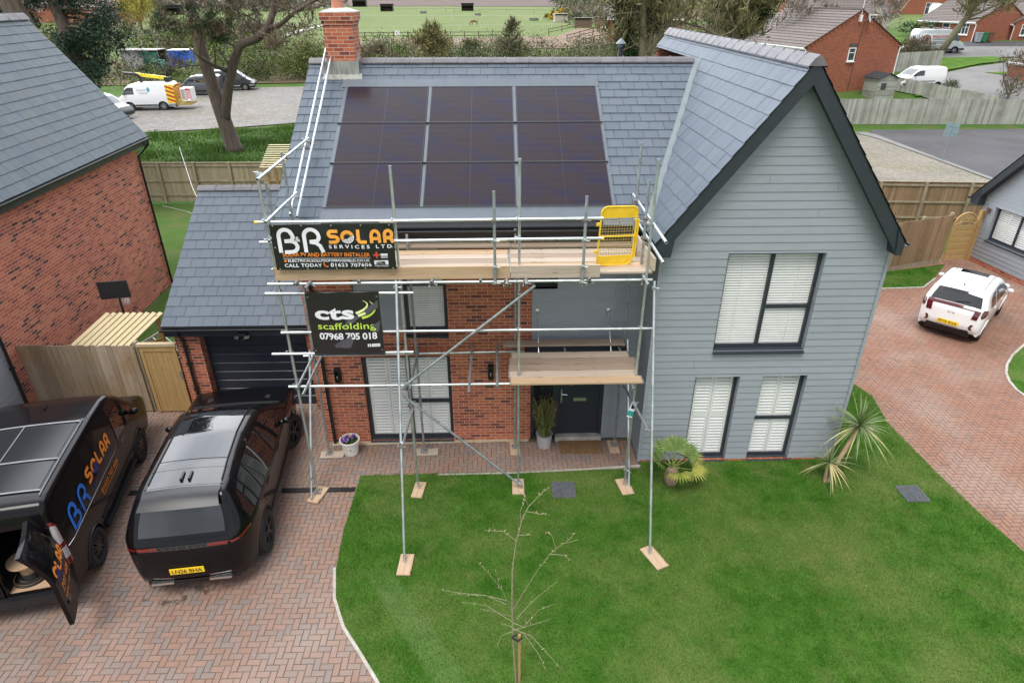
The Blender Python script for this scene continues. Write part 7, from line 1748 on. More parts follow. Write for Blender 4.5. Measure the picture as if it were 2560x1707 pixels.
bare_tree('slim bare birch beside the big brick house roof', (28.3, 66), [(28.2, 66, 1.9), (28.3, 66, 4), (28.6, 66, 6.2), (28.9, 66, 8.5), (29.1, 66, 10)], [.14, .12, .09, .06, .03], [([(28.3, 66, 4.2), (27.4, 66, 5.4), (26.9, 66, 6.4)], .04), ([(28.4, 66, 4.8), (29.4, 66, 6), (30.1, 66, 6.6)], .04), ([(28.5, 66, 5.5), (28.0, 66, 7)], .04), ([(28.6, 66, 6.2), (29.5, 66, 7.6)], .035)], 41, bark=BARK_B, twig=TWIG_G, ntw=1500, L=1.2, tw_len=.6)
bare_tree('forked white birch behind the satellite dish gable', (42.8, 78), [(42.8, 78, 2.8), (42.85, 78, 5.7), (42.2, 78, 6.8), (41.5, 78, 7.8), (41.0, 78, 8.6)], [.20, .17, .14, .11, .06], [([(42.85, 78, 5.6), (43.3, 78, 7.35), (44.0, 78, 8.6)], .12), ([(42.9, 78, 5.8), (44.0, 78, 6.8), (44.9, 78, 8.2)], .08), ([(42.2, 78, 6.8), (41.2, 78, 6.7)], .05)], 43, bark=BARK_B, twig=TWIG_G, ntw=1100, L=1.1)
bare_tree('small bare tree standing by the dark field barn', (-116.7, 255), [(-116.5, 255, .9), (-117, 255, 3.5), (-117.6, 255, 6), (-118, 255, 9)], [.35, .3, .22, .08], [([(-117, 255, 3.5), (-119.5, 255, 5.6), (-121, 255, 7.5)], .14), ([(-117, 255, 4), (-114.8, 255, 6), (-113, 255, 7.5)], .14), ([(-117.5, 255, 5.5), (-119, 255, 8.5)], .12)], 47, bark=BARK_P, twig=TWIG_G, ntw=900, L=2.6, tw_len=2, tw_w=.03)
t = bare_tree('yellow willow standing among the far hedges on the left', (-98, 200), [(-98, 200, .5), (-98, 200, 5), (-97.5, 200, 9)], [.4, .3, .1], [([(-98, 200, 4), (-100, 200, 7)], .12), ([(-98, 200, 5), (-95.5, 200, 8)], .12)], 53, twig=WILLOW, ntw=900, L=2.4, tw_len=2.2, tw_w=.05, name='willow_tree')
g_ = np.random.default_rng(9); fast_mesh('crown', *leaf_cloud(g_, [(-1.5, 0, 6.5, 3.6, 3, 3), (2.2, 0, 5.4, 3, 3, 3), (.5, 0, 3.6, 4.2, 3, 2.6), (3, 0, 8, 2.5, 2.5, 2)], 3600, .7, .12, .3, -.9), WILLOW, t)
t = bare_tree('twiggy bush growing at the bend of the pale lane', (43.6, 57.2), [(43.6, 57.2, .7), (43.6, 57.2, 1.4)], [.12, .08], [([(43.6, 57.2, 1.1), (42.6, 57.2, 2.6), (42.2, 57.2, 3.8)], .05), ([(43.6, 57.2, 1.2), (44.2, 57.2, 2.8), (44.9, 57.2, 4.2)], .05), ([(43.6, 57.2, 1.2), (43.6, 57, 3), (43.3, 57, 4.4)], .05), ([(43.6, 57.2, 1.2), (45, 57, 2.2), (46, 57, 3)], .04)], 59, twig=TWIG, ntw=1200, L=.9, depth=3, tw_len=.45, name='bare_bush')

# -- shrubs one can tell apart behind the ridge; unlike neighbours, each with its own label
def shrub(label, foot, blobs, leaf=None, n=1500, size=.14, twig=None, nt=900, tl=.55, tw=.008, stem=.05, seed=1, name='shrub', flowers=None, cat='shrub'):
    z0_ = zf(*foot); t = thing(name, label, cat, (foot[0], foot[1], z0_)); g_ = np.random.default_rng(seed); b = MB(); q = random.Random(seed)
    for i, (x, y, z, rx, ry, rz) in enumerate(blobs): b.tube([(q.uniform(-.1, .1), 0, 0), (x*.5, y*.5, z*.5), (x, y, z+rz*.5)], [stem, stem*.7, stem*.2], 5)
    b.build('stems', BARK_G, t)
    if leaf: fast_mesh('crown', *leaf_cloud(g_, blobs, n, size, .8, .24), leaf, t)
    if twig: fast_mesh('twigs', *twig_cloud(g_, blobs, nt, tl, tw, .6), twig, t)
    if flowers: fast_mesh('flowers', *leaf_cloud(g_, blobs, flowers[1], size, .8, .2), flowers[0], t)
    return t
S3 = lambda w, h: [(0, 0, h*.5, w*.5, w*.45, h*.45), (-w*.35, .1, h*.4, w*.38, w*.4, h*.36), (w*.33, -.1, h*.42, w*.4, w*.4, h*.36), (w*.1, .2, h*.72, w*.3, w*.3, h*.26)]
shrub('fresh green bush right of the brick chimney', (-11.2, 66), S3(3.4, 4.0), FRESH, 2600, .13, TWIG_O, 1300, seed=61)
shrub('thin budding yellowish tree with an ivy clad stem left of the grazing horse', (-5.45, 60), [(0, 0, 4.6, 1.3, 1.2, 1.2), (-.9, 0, 5.2, 1.0, 1, .9), (.9, 0, 5.0, 1.0, 1, .9), (.1, 0, 6.0, .9, .9, .8)], BUDS, 1500, .09, TWIG_O, 2600, .5, .005, stem=.07, seed=62, name='budding_tree', cat='tree')
shrub('ivy bush wrapped round the stem of the budding yellowish tree', (-5.4, 59.6), [(0, 0, 1.6, .5, .5, 1.4), (.1, 0, 3.3, .32, .3, .8), (-.2, 0, .8, .7, .6, .7)], IVY, 2200, .11, seed=63, name='ivy_bush')
shrub('rounded dark green bush below the grazing horse', (-2.5, 60), [(0, 0, 3.6, 1.0, .9, 1.3), (.3, 0, 5.0, .8, .8, .5), (-.5, 0, 2.2, .8, .8, 1.2), (.6, 0, 2.4, .7, .7, 1.1)], DARKG, 3400, .11, TWIG_O, 1500, .4, .006, seed=64)
shrub('tallest evergreen bush right of the grazing horse', (1.3, 60), [(0, 0, 5.9, .8, .8, .8), (-.6, 0, 4.9, .9, .8, 1.0), (.6, 0, 4.8, .9, .8, .9), (0, 0, 3.2, 1.3, 1, 1.5), (.1, 0, 6.5, .5, .5, .45)], OLIVE, 3600, .12, TWIG, 900, .5, .006, seed=65)
shrub('green bush with bare brown twigs behind the ridge centre', (-8.1, 68), S3(3.2, 3.0), OLIVE, 1500, .12, TWIG, 1700, seed=66)
shrub('brown twiggy shrub between the evergreen bush and the black flue', (4.9, 58), S3(3.8, 4.2), OLIVE, 700, .11, TWIG, 3000, .7, .006, seed=67)
shrub('arching bare shrub just left of the black flue', (7.6, 55), S3(3.0, 4.0), None, 0, .1, TWIG_O, 2600, .9, .006, seed=68)
shrub('low brown twiggy shrub under the budding tree', (-6.9, 56), S3(2.2, 3.0), OLIVE, 500, .1, TWIG, 1900, .5, .006, seed=69)
shrub('pale green shrub left of the rounded dark bush', (-3.9, 57), S3(1.6, 3.4), FRESH, 900, .1, TWIG_O, 1000, .45, .006, seed=70)
shrub('olive shrub at the foot of the evergreen bush', (2.9, 56.5), S3(2.2, 3.1), OLIVE, 1200, .11, TWIG_O, 1400, .5, .006, seed=71)
shrub('fresh green willow bush behind the dark parked vans', (-22.5, 82), S3(6, 4.6), FRESH, 3800, .17, TWIG_O, 1800, seed=72)
shrub('olive bush behind the right end of the gravel yard', (-16.5, 80), S3(5, 4.0), OLIVE, 2400, .16, TWIG_O, 2200, seed=73)
shrub('brown twiggy bush left of the brick chimney', (-13.4, 78), S3(4.5, 4.2), OLIVE, 900, .14, TWIG, 2600, .7, .008, seed=74)
shrub('bright green bush above the corrugated shed', (-49, 112), S3(9, 5), FRESH, 3000, .26, TWIG_O, 900, seed=75)
shrub('green bush between the dark pine and the corrugated shed', (-52, 88), S3(5, 6.5), FRESH, 2600, .2, TWIG_O, 900, seed=76)
shrub('pale twiggy bush above the blue container', (-40, 118), S3(9, 5.2), OLIVE, 900, .2, TWIG, 2400, 1.0, .012, seed=77)
shrub('yellow flowering gorse bush left of the pale field shed', (20.5, 262), S3(4, 2.6), DARKG, 500, .4, None, seed=78, flowers=(GORSE, 700))
shrub('larger yellow flowering gorse bush behind the pale field shed', (25.0, 265), S3(5.5, 3.6), DARKG, 500, .4, None, seed=79, flowers=(GORSE, 1000))
shrub('small clipped bush left of the pale cul de sac entrance', (37.6, 58.9), [(0, 0, .4, .5, .5, .4)], DARKG, 700, .1, seed=80)
shrub('small round bush in front of the white car-derived van', (40.0, 59.5), [(0, 0, .55, .65, .6, .5)], DARKG, 800, .1, seed=81)
shrub('brown hedge bush left of the lettered white van', (42.2, 71), S3(4.5, 2.6), OLIVE, 700, .14, TWIG, 1500, .6, .01, seed=82)
shrub('clipped dark hedge below the lettered white van', (45.6, 74.6), [(0, 0, .8, 1.6, .6, .7), (-1.4, 0, .7, 1.2, .6, .6)], DARKG, 1300, .14, seed=83)
shrub('clipped green hedge left of the brick bungalow', (53.2, 87.5), [(0, 0, .9, 1.8, .8, .8), (-2, 0, .9, 1.4, .8, .7)], DARKG, 1300, .18, seed=84)
shrub('feathery green bush growing by the slatted shelter', (-8.9, 31.9), S3(1.8, 2.6), leafm('lime_leaf', (.20, .23, .05), (.32, .33, .09)), 1600, .10, TWIG_O, 300, seed=85)

# -- masses nobody could count
def thicket(name, label, cells, leafmix, seed, size=.16, per=120, twper=60, tl=.6, tw=.009, twm=TWIG):
    g_ = np.random.default_rng(seed)
    V, F = leaf_cloud(g_, cells, per*len(cells), size, .8, .3); o = fast_mesh(name, V, F, leafmix[0]); tag(o, label, 'undergrowth', kind='stuff')
    if len(leafmix) > 1:
        k = cells[::2]; V, F = leaf_cloud(g_, k, per*len(k), size, .8, .3); fast_mesh(name+'_leaves', V, F, leafmix[1], o)
    V, F = twig_cloud(g_, cells, twper*len(cells), tl, tw, .5); fast_mesh(name+'_twigs', V, F, twm, o); return o
g_ = np.random.default_rng(77)
def scatter(n, x0, x1, y0, y1, h0, h1, w=(1.0, 2.2)):
    out = []
    for _ in range(n):
        x, y = g_.uniform(x0, x1), g_.uniform(y0, y1); h = g_.uniform(h0, h1); ww = g_.uniform(*w); out.append((x, y, zf(x, y)+h*.45, ww, ww, h*.55))
    return out
thicket('scrub_thicket', 'brown and green scrub along the far edge of the gravel yard', scatter(60, -62, -31, 71, 92, 1.0, 2.4)+scatter(70, -33, -12, 79, 100, 2.8, 5.0), (OLIVE, FRESH), 91, twper=55, per=230, size=.2)
thicket('hedge_thicket', 'tangled hedge behind the house ridge', scatter(95, -13, 17, 68, 98, 3.0, 4.7)+scatter(32, -16, 22, 98, 118, 2.4, 3.8)+scatter(45, 10, 34, 72, 98, 3.4, 5.2), (OLIVE, DARKG), 92, twper=80, per=190, size=.17)
thicket('far_scrub', 'pale scrub between the sheds and the far fields on the left', scatter(70, -110, -46, 100, 190, 2.5, 5.0, (2.5, 5)), (OLIVE, FRESH), 93, size=.45, per=170, twper=60, tl=1.5, tw=.03, twm=TWIG_G)
thicket('field_hedge', 'long hedge with mixed bushes at the right side of the far fields', scatter(45, 36, 150, 300, 420, 4, 9, (5, 10))+scatter(40, 24, 62, 190, 300, 2.5, 5, (3, 5))+scatter(26, 45, 110, 430, 560, 5, 10, (6, 12)), (OLIVE, DARKG), 94, size=.9, per=110, twper=80, tl=2.6, tw=.06, twm=TWIG_G)
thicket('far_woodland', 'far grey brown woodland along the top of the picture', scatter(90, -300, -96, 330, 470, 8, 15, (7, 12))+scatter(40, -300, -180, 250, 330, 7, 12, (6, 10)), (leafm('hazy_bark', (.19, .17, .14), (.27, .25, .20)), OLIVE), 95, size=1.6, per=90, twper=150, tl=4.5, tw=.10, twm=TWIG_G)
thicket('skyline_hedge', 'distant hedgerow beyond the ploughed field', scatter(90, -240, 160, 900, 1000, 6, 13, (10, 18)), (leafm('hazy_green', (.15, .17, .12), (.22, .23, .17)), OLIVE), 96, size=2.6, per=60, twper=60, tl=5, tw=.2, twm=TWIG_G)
thicket('right_scrub', 'bare scrub between the big brick house and the bare trees', scatter(26, 16, 30, 60, 84, 2.5, 4.6), (OLIVE, DARKG), 97, twper=130, per=70)
# tussocky grass on the bank by the forked pine
n = 60000; c = np.stack([g_.uniform(-30, -6.5, n), g_.uniform(32.5, 51, n)], -1); keep = c[:, 1] < 47.3+(c[:, 0]+27)*.36; c = c[keep]; n = len(c)
hum = .5+.5*np.sin(c[:, 0]*.9+1.3*np.sin(c[:, 1]*.7))*np.sin(c[:, 1]*1.1+c[:, 0]*.4); hh = (.08+.38*hum**2)*g_.uniform(.5, 1.3, n); a = g_.uniform(0, 6.28, n); w = .03
V = np.zeros((n, 3, 3)); V[:, 0] = np.stack([c[:, 0]-np.cos(a)*w, c[:, 1]-np.sin(a)*w, np.full(n, -.05)], -1); V[:, 1] = np.stack([c[:, 0]+np.cos(a)*w, c[:, 1]+np.sin(a)*w, np.full(n, -.05)], -1); V[:, 2] = np.stack([c[:, 0]+g_.normal(0, .12, n), c[:, 1]+g_.normal(0, .12, n), hh], -1)
tag(fast_mesh('bank_grass', V.reshape(-1, 3), np.arange(3*n).reshape(-1, 3), leafm('bank_grass_blade', (.05, .12, .018), (.12, .21, .04))), 'rough tussocky grass on the bank by the forked pine', 'grass', kind='stuff')

# ------------------------------------------------------------------ houses farther off
ROOFT = pm('grey_brown_tiles', (.14, .115, .105), .85, var=.3, ns=9, stretch=(1, 1, 1), isl=.12); ROOFB = pm('dark_red_tiles', (.17, .115, .10), .85, var=.25, ns=6)
WUPVC = pm('white_upvc', (.80, .80, .78), .5, var=.03); PANE_D = pm('dark_pane', (.05, .06, .07), .08, var=.2)
def tiled(mb, p0, p1, p2, p3, rows):
    p0, p1, p2, p3 = map(Vector, (p0, p1, p2, p3)); n_ = (p1-p0).cross(p3-p0).normalized()
    if n_.z < 0: n_ = -n_
    for i in range(rows):
        a, c = i/rows, (i+1)/rows
        l0, r0, l1, r1 = p0+(p3-p0)*a, p1+(p2-p1)*a, p0+(p3-p0)*c, p1+(p2-p1)*c
        mb.quad(l0+n_*.05, r0+n_*.05, r1+n_*.01, l1+n_*.01); mb.quad(l0, r0, r0+n_*.05, l0+n_*.05)
def house_win(parent, P, ux, w, h, out, bars=1):
    """framed window on a wall: P lower left corner, ux along the wall, out outward"""
    P, ux, out = Vector(P), Vector(ux).normalized(), Vector(out).normalized(); up = Vector((0, 0, 1)); c = P+ux*w/2+up*h/2
    b = MB(); fw = .07
    for s_ in (-1, 1): b.obox(c+ux*s_*(w/2-fw/2)+out*.03, ux*fw/2, up*h/2, out*.04); b.obox(c+up*s_*(h/2-fw/2)+out*.03, ux*(w/2-fw), up*fw/2, out*.038)
    for k in range(bars): b.obox(c+ux*((k+1)/(bars+1)-.5)*w+out*.03, ux*.03, up*(h/2-fw), out*.036)
    b.obox(c+up*h*.12+out*.03, ux*(w/2-fw), up*.025, out*.034)
    b.obox(c-up*(h/2+.05)+out*.05, ux*(w/2+.06), up*.05, out*.07)
    o = b.build('window', WUPVC, parent); g = MB(); g.obox(c+out*.012, ux*(w/2-.02), up*(h/2-.02), out*.01); g.build('pane', PANE_D, o); return o
def gable_house(name, label, corner, ang, W, L, eave, rise, z, roofm=ROOFT, wallm=BRICK_F, wins=(), chimney=None, sides=True, cat='house', verge=True, rows=14):
    """gable wall runs from corner along ang for W; the house goes back L to its left-hand side. windows: (face, along, z, w, h, bars)"""
    t = thing(name, label, cat, (corner[0], corner[1], z), ang); b = MB()
    b.poly([(0, 0, -.5), (W, 0, -.5), (W, 0, eave), (W/2, 0, eave+rise), (0, 0, eave)]); b.quad((0, L, -.5), (0, 0, -.5), (0, 0, eave), (0, L, eave)); b.quad((W, 0, -.5), (W, L, -.5), (W, L, eave), (W, 0, eave)); b.poly([(W, L, -.5), (0, L, -.5), (0, L, eave), (W/2, L, eave+rise), (W, L, eave)])
    b.build('wall', wallm, t); o = .3; k = rise/(W/2); r_ = MB()
    tiled(r_, (-o, -.12, eave-o*k), (-o, L+.12, eave-o*k), (W/2, L+.12, eave+rise), (W/2, -.12, eave+rise), rows); tiled(r_, (W+o, L+.12, eave-o*k), (W+o, -.12, eave-o*k), (W/2, -.12, eave+rise), (W/2, L+.12, eave+rise), rows)
    r_.beam((W/2, -.14, eave+rise+.05), (W/2, L+.14, eave+rise+.05), .26, .12)
    rf = r_.build('roof', roofm, t)
    f = MB()
    for x in (-o+.02, W+o-.02): f.box(x-.02, x+.02, -.1, L+.1, eave-o*k-.2, eave-o*k-.01)
    f.build('fascia', WUPVC, rf); gu = MB()
    for x in (-o-.06, W+o+.06): gu.tube([(x, -.1, eave-o*k-.06), (x, L+.1, eave-o*k-.06)], .06, 6)
    gu.tube([(W+o-.15, -.02, eave-.3), (W+.06, -.06, eave-.5), (W+.06, -.06, 0)], .045, 6); gu.tube([(-o+.15, -.02, eave-.3), (-.06, -.06, eave-.5), (-.06, -.06, 0)], .045, 6)
    gu.build('gutter', WUPVC, rf)
    if verge:   # corbelled verge bricks
        v = MB()
        for s_ in (0, 1):
            for i in range(int(W/2/.32)):
                x = i*.32+.1; xx = x if s_ == 0 else W-x; v.box(xx-.06, xx+.06, -.05, 0, eave+x*k-.34, eave+x*k-.12)
        v.build('verge_bricks', wallm, rf)
    for (face, a, zz, w, h, bars) in wins:
        if face == 'g': house_win(t, (a, 0, zz), (1, 0, 0), w, h, (0, -1, 0), bars)
        elif face == 'l': house_win(t, (0, a+w, zz), (0, -1, 0), w, h, (-1, 0, 0), bars)
        elif face == 'r': house_win(t, (W, a, zz), (0, 1, 0), w, h, (1, 0, 0), bars)
    if chimney: c = MB(); c.box(chimney[0]-.4, chimney[0]+.4, chimney[1]-.3, chimney[1]+.3, eave+rise-.6, eave+rise+1.0); c.build('chimney', wallm, rf)
    return t, rf
t, rf = gable_house('brick_house', 'large red brick house with a grey dish on its gable', (26.18, 58.88), math.atan2(.2, 1), 9.04, 10.6, 3.65, 2.65, 1.35, wins=[('g', 4.1, 2.35, .68, 1.05, 0), ('l', 1.6, 1.0, 1.2, 1.15, 1), ('l', 5.2, 1.0, 1.6, 1.15, 2)])
b = MB(); c = Vector((5.1, -.32, 5.65)); n_ = Vector((.55, -.8, .35)).normalized(); a_ = n_.cross(Vector((0, 0, 1))).normalized(); u_ = a_.cross(n_)
for i in range(1):
    P = [[c+(a_*math.cos(w)*.85+u_*math.sin(w))*rr_+n_*(rr_*rr_*.6) for w in np.linspace(0, 2*math.pi, 17)[:-1]] for rr_ in (.02, .18, .36)]
    o_ = len(b.v); b.v += [tuple(p) for ring in P for p in ring]
    for k in range(2):
        for j in range(16): b.f.append((o_+k*16+j, o_+k*16+(j+1) % 16, o_+(k+1)*16+(j+1) % 16, o_+(k+1)*16+j)); b.m.append(0); b.sm.append(True)
b.tube([c, (5.0, 0, 5.45)], .03, 5); b.tube([c+n_*.05-u_*.3, c+n_*.35], .015, 4); b.build('satellite_dish', pm('dish_grey', (.42, .43, .44), .5), t)
b = MB(); b.tube([(4.5, -.1, 5.3), (4.5, -.1, 7.6)], .025, 5); b.box(4.4, 4.6, -.2, 0, 5.4, 5.9); b.build('aerial', WUPVC, t)
b = MB(); b.tube([(5.0, -.015, 5.4), (4.9, -.015, 3.2), (4.85, -.015, 0)], .022, 4); b.tube([(4.9, -.015, 3.2), (4.5, -.015, 1.6)], .014, 4); b.build('cable', INK, t)
b = MB(); b.box(4.05, 4.85, -.03, -.005, 3.46, 3.72); b.build('lintel', pm('dark_lintel', (.07, .07, .075), .8), t)
gable_house('brick_bungalow', 'brick bungalow with white windows and wheelie bins at its corner', (56.4, 82.9), R(20), 8.6, 7.5, 2.35, 2.15, 3.7, wins=[('l', .7, .85, 1.3, 1.25, 2), ('l', 3.2, .05, 1.0, 2.1, 0), ('l', 5.2, .9, 1.2, 1.2, 1)], verge=False)
gable_house('semi_detached_house', 'brick house with a white window behind the birch and dish gable', (53.0, 96), R(78), 8.5, 13, 4.7, 2.6, 1.9, wins=[('l', 1.5, 2.7, 1.3, 1.5, 1), ('l', 6.5, 3.1, 1.1, 1.2, 1)], verge=False)
gable_house('terraced_house', 'brick terrace with white gutters above the far caravan', (96, 150), R(80), 9, 26, 5.4, 3, 4.9, wins=[('l', 1.5, 3.4, 1.5, 1.4, 1), ('l', 5.0, 3.4, 1.2, 1.4, 1), ('l', 8.5, 3.4, 1.2, 1.4, 1), ('l', 3.0, .2, 2.4, 2.2, 2), ('l', 12, 3.4, 1.3, 1.4, 1)], verge=False)
gable_house('edge_house', 'brick house cut by the right edge beyond the bungalow drive', (62.3, 84.6), R(0), 8, 7, 2.3, 2.2, 3.5, wins=[('g', .9, .9, 1.1, 1.2, 1)], verge=False)
gable_house('brick_outbuilding', 'brick corner building at the right edge by the lane', (48.2, 61.5), R(0), 7, 3, 2.4, 1.8, 1.0, wins=[('g', .3, .9, .5, .9, 0)], verge=False)
gable_house('roofed_house', 'grey roofed brick house behind the arching bare branches', (27.3, 104), R(72), 9, 11, 2.8, 2.2, 3.0, wins=[('l', 1.5, .9, 1.4, 1.2, 1), ('l', 6, .9, 1.4, 1.2, 1)], verge=False)
gable_house('far_brick_house', 'red brick house with a lower wing behind the top left pines', (-148, 246), R(68), 12, 26, 5.3, 4.0, .8, ROOFB, wins=[('l', 6, 3.3, 1.2, 1.5, 0), ('l', 8.6, 3.3, 1.2, 1.5, 0), ('l', 16, 3.3, 1.2, 1.5, 0)], verge=False)
gable_house('low_wing', 'single storey brick wing in front of the far red brick house', (-150, 228), R(70), 8, 14, 2.4, 2.4, .7, ROOFB, wins=[('l', 2, .6, 2.4, 1.4, 3), ('l', 6, .6, 2.4, 1.4, 3)], verge=False)
gable_house('second_far_house', 'second far brick house behind the drooping pine boughs', (-124, 240), R(75), 11, 20, 5.2, 3.6, .8, ROOFB, wins=[('l', 4, 3.2, 1.3, 1.4, 1), ('l', 10, 3.2, 1.3, 1.4, 1)], verge=False)
gable_house('brick_barn', 'low brick barn beside the yellow willow', (-112, 214), R(60), 6, 12, 3.0, 1.4, .5, ROOFB, verge=False)
for (x, y, w, d_, h, ang, lab, m_) in ((-139.7, 312.8, 9, 5, 3.6, .1, 'dark timber barn beside the small bare tree', 0), (-54.2, 361, 6, 4, 3, 0, 'dark field shelter left of the budding tree', 0), (-14.2, 365.8, 6, 4, 3.2, 0, 'dark field shelter above the grazing horse', 0), (-91.7, 490, 9, 5, 4.5, 0, 'farthest dark field shelter above the chimney', 0),
        (22.2, 243, 4.4, 3, 2.4, .1, 'pale boarded field shed by the gorse', 1), (25.6, 209, 5.0, 3.5, 2.4, -.1, 'brown stable block with a white edged roof', 2), (30.2, 200, 5.0, 3.5, 2.2, -.15, 'second brown stable block farther right with a white edged roof', 2), (-15.4, 108, 4.0, 2.4, 1.7, .1, 'low brown timber stable left of the chimney', 2)):
    zz = zf(x, y); t = thing('field_shelter', lab, 'shed', (x, y, zz), ang); m0 = (pm('tarred_boards', (.045, .04, .038), .9), pm('pale_boards', (.45, .40, .34), .85, var=.2), pm('brown_boards', (.16, .105, .075), .9, var=.25))[m_]; b = MB()
    b.box(-w/2, -w/2+.15, 0, d_, 0, h); b.box(w/2-.15, w/2, 0, d_, 0, h); b.box(-w/2+.15, w/2-.15, d_-.15, d_, 0, h*.9)
    if m_: b.box(-w/2+.15, w/2-.15, 0, .12, 0, h*.86)
    else: b.box(-w/2+.15, w/2-.15, .05, .15, h*.72, h)
    b.build('boarded_walls', m0, t); b = MB(); b.prism([(-w/2-.25, -.4, h+.12), (-w/2-.25, d_+.2, h*.9), (-w/2-.25, d_+.2, h*.9+.16), (-w/2-.25, -.4, h+.3)], (w+.5, 0, 0)); b.build('roof', (m0, WUPVC, pm('pale_sheet_roof', (.42, .42, .40), .7))[m_], t)
# yard sheds on the left
t = thing('corrugated_shed', 'grey corrugated iron lean-to behind the crane van', 'shed', (-49.6, 93.8, 0)); b = MB()
for i in range(26): x = i*.105; b.prism([(x, 0, 0), (x+.05, -.04, 0), (x+.105, 0, 0)], (0, 0, 2.4))
b.build('corrugated_wall', pm('corrugated_iron', (.40, .40, .40), .6, .4, var=.25), t); b = MB(); b.box(-.2, 5.0, -.3, 2.6, 2.42, 2.52); b.build('roof', pm('sheet_roof', (.36, .35, .33), .8), t); b = MB(); b.box(2.7, 4.9, 2.2, 2.3, 0, 2.4); b.build('back_boards', DARKW, t)
for x in (2.75, 4.9): b = MB(); b.box(x-.06, x+.06, 0, .12, 0, 2.4); b.build('post', POSTW, t)
b = MB(); b.smooth = True; b.grid(lambda u, v: (u*1.9, -.15*math.sin(9*u)*(1-v)-.12*math.sin(4*u+2), v*2.2), np.linspace(0, 1, 24), np.linspace(0, 1, 6)); o = b.build('green_tarpaulin', pm('green_tarp', (.012, .11, .085), .5, var=.3, ns=3)); o.location = (-46.6, 93.5, .05); tag(o, 'dark green tarpaulin hung in the corrugated shed', 'tarpaulin')
t = thing('blue_container', 'bright blue covered box trailer between the pine trunks and sheds', 'container', (-42.6, 92.2, 0)); b = MB(); b.box(0, 2.5, 0, 2, .3, 2.5); b.build('body', pm('blue_sheet', (.015, .10, .55), .5, var=.15, ns=2), t); b = MB(); b.box(-.05, 2.55, -.05, 2.05, 2.5, 2.6); b.build('lid', WUPVC, t)
b = MB(); [b.lathe([(0, -.1), (.3, -.1), (.3, .1), (0, .1)], (x, -.02, .3), 12, axis='y') for x in (.7, 1.8)]; b.build('wheels', RUBBER, t)
b = MB(); b.smooth = True; b.lathe([(0, 1.5), (.6, 1.42), (1.0, .9), (1.05, 0)], (0, 0, 0), 12); o = b.build('teal_cover', pm('teal_tarp', (.05, .22, .20), .6, var=.2)); o.location = (-43.8, 92.0, 0); tag(o, 'pale teal covered heap left of the blue container', 'heap')
# white debris screens half hidden in the hedge
for (x, y, w, lab) in ((-19.3, 77.5, 2.0, 'white slatted panel half hidden in the green bushes behind the vans'), (-8.5, 63.5, 1.6, 'white netting half hidden in the hedge behind the ridge'), (8.3, 76, 1.8, 'white rail in the hedge by the black flue')):
    b = MB(); [b.box(i*w/9, i*w/9+w/16, 0, .04, .3, 1.6) for i in range(9)]; b.box(0, w, .04, .07, 1.3, 1.4); b.box(0, w, .04, .07, .6, .7); o = b.build('garden_screen', WUPVC); o.location = (x, y, zf(x, y)+.9); tag(o, lab, 'panel')

# ---- paddock fences, posts and the horse
DKW = pm('dark_rail_timber', (.085, .065, .05), .9, var=.3); PALEP = pm('pale_post', (.62, .60, .56), .7)
def rail_fence(label, pts, h, rails, step, mat=DKW, w=.14):
    P0 = Vector((*pts[0], zf(*pts[0]))); t = thing('rail_fence', label, 'fence', P0); ra = MB()
    for a, c in zip(pts[:-1], pts[1:]):
        A, C_ = Vector((*a, zf(*a)))-P0, Vector((*c, zf(*c)))-P0; L = (C_-A).length
        for k in range(rails): z = h*(k+1)/rails-.1; ra.beam(A+Vector((0, 0, z)), C_+Vector((0, 0, z)), .05, w)
        for i in range(int(L/step)+1):
            p = A+(C_-A)*min(1, i*step/L); b = MB(); b.box(-w*.6, w*.6, -w*.6, w*.6, 0, h+.1); o = b.build('post', mat, t); o.location = p
    if rails: ra.build('rails', mat, t)
    return t
rail_fence('dark post and rail fence above the sand paddock', [(-36, 161), (-20, 163), (4, 164)], 1.35, 2, 3.2)
rail_fence('dark post and rail fence left of the bare ivy tree', [(15, 150), (33, 146)], 1.35, 2, 2.8); rail_fence('upper dark rail fence at the right end of the sand paddock', [(13, 176), (34, 172)], 1.3, 2, 3.4); rail_fence('lower dark rail fence at the right end of the sand paddock', [(15, 132), (34, 128)], 1.3, 2, 3.4)
rail_fence('dark jumping rails in the sand paddock', [(-27, 158), (-20.5, 158.5)], .9, 1, 3.2)
rail_fence('wire fence with pale posts below the grazing horse', [(-34, 196), (-10, 200), (16, 205), (24, 215)], 1.2, 1, 6, PALEP, .06)
rail_fence('wire fence with dark posts along the pale farm path', [(-47.5, 152), (-51, 215), (-56, 300)], 1.3, 1, 8, DKW, .08); rail_fence('wire fence across the field behind the grazing horse', [(-60, 262), (-16, 268), (20, 262)], 1.3, 1, 11, PALEP, .07); rail_fence('far wire fence in front of the dark field shelters', [(-80, 345), (-20, 350), (40, 320)], 1.4, 1, 14, DKW, .09)
b = MB(); b.box(-.5, .5, -.04, .04, .7, 1.7); o = b.build('paddock_marker', WUPVC); o.location = (-22.2, 160.9, zf(-22, 161)); tag(o, 'white letter board on the sand paddock rail', 'marker')
m_ = Matrix.Translation(o.location); put('marker_letter', xf(text_mesh('C', .6, .03), 1, 1, -.22, .9), lambda x, y: (x, -.05, y), INK, o)
for (x, y, w, lab) in ((-33, 330, 3.0, 'dark green trough in the far field'), (-7.5, 300, 2.6, 'low dark jump in the field above the horse'), (13.5, 255, 3.2, 'round grey ring feeder near the pale shed')):
    b = MB(); b.lathe([(w/2, 0), (w/2+.1, .8), (w/2, .85), (w/2-.1, .3), (0, .25)], (0, 0, 0), 14); o = b.build('feeder', pm('dull_field_metal', (.16, .17, .16), .7, var=.3)); o.scale = (1, .5, 1); o.location = (x, y, zf(x, y)); tag(o, lab, 'trough')
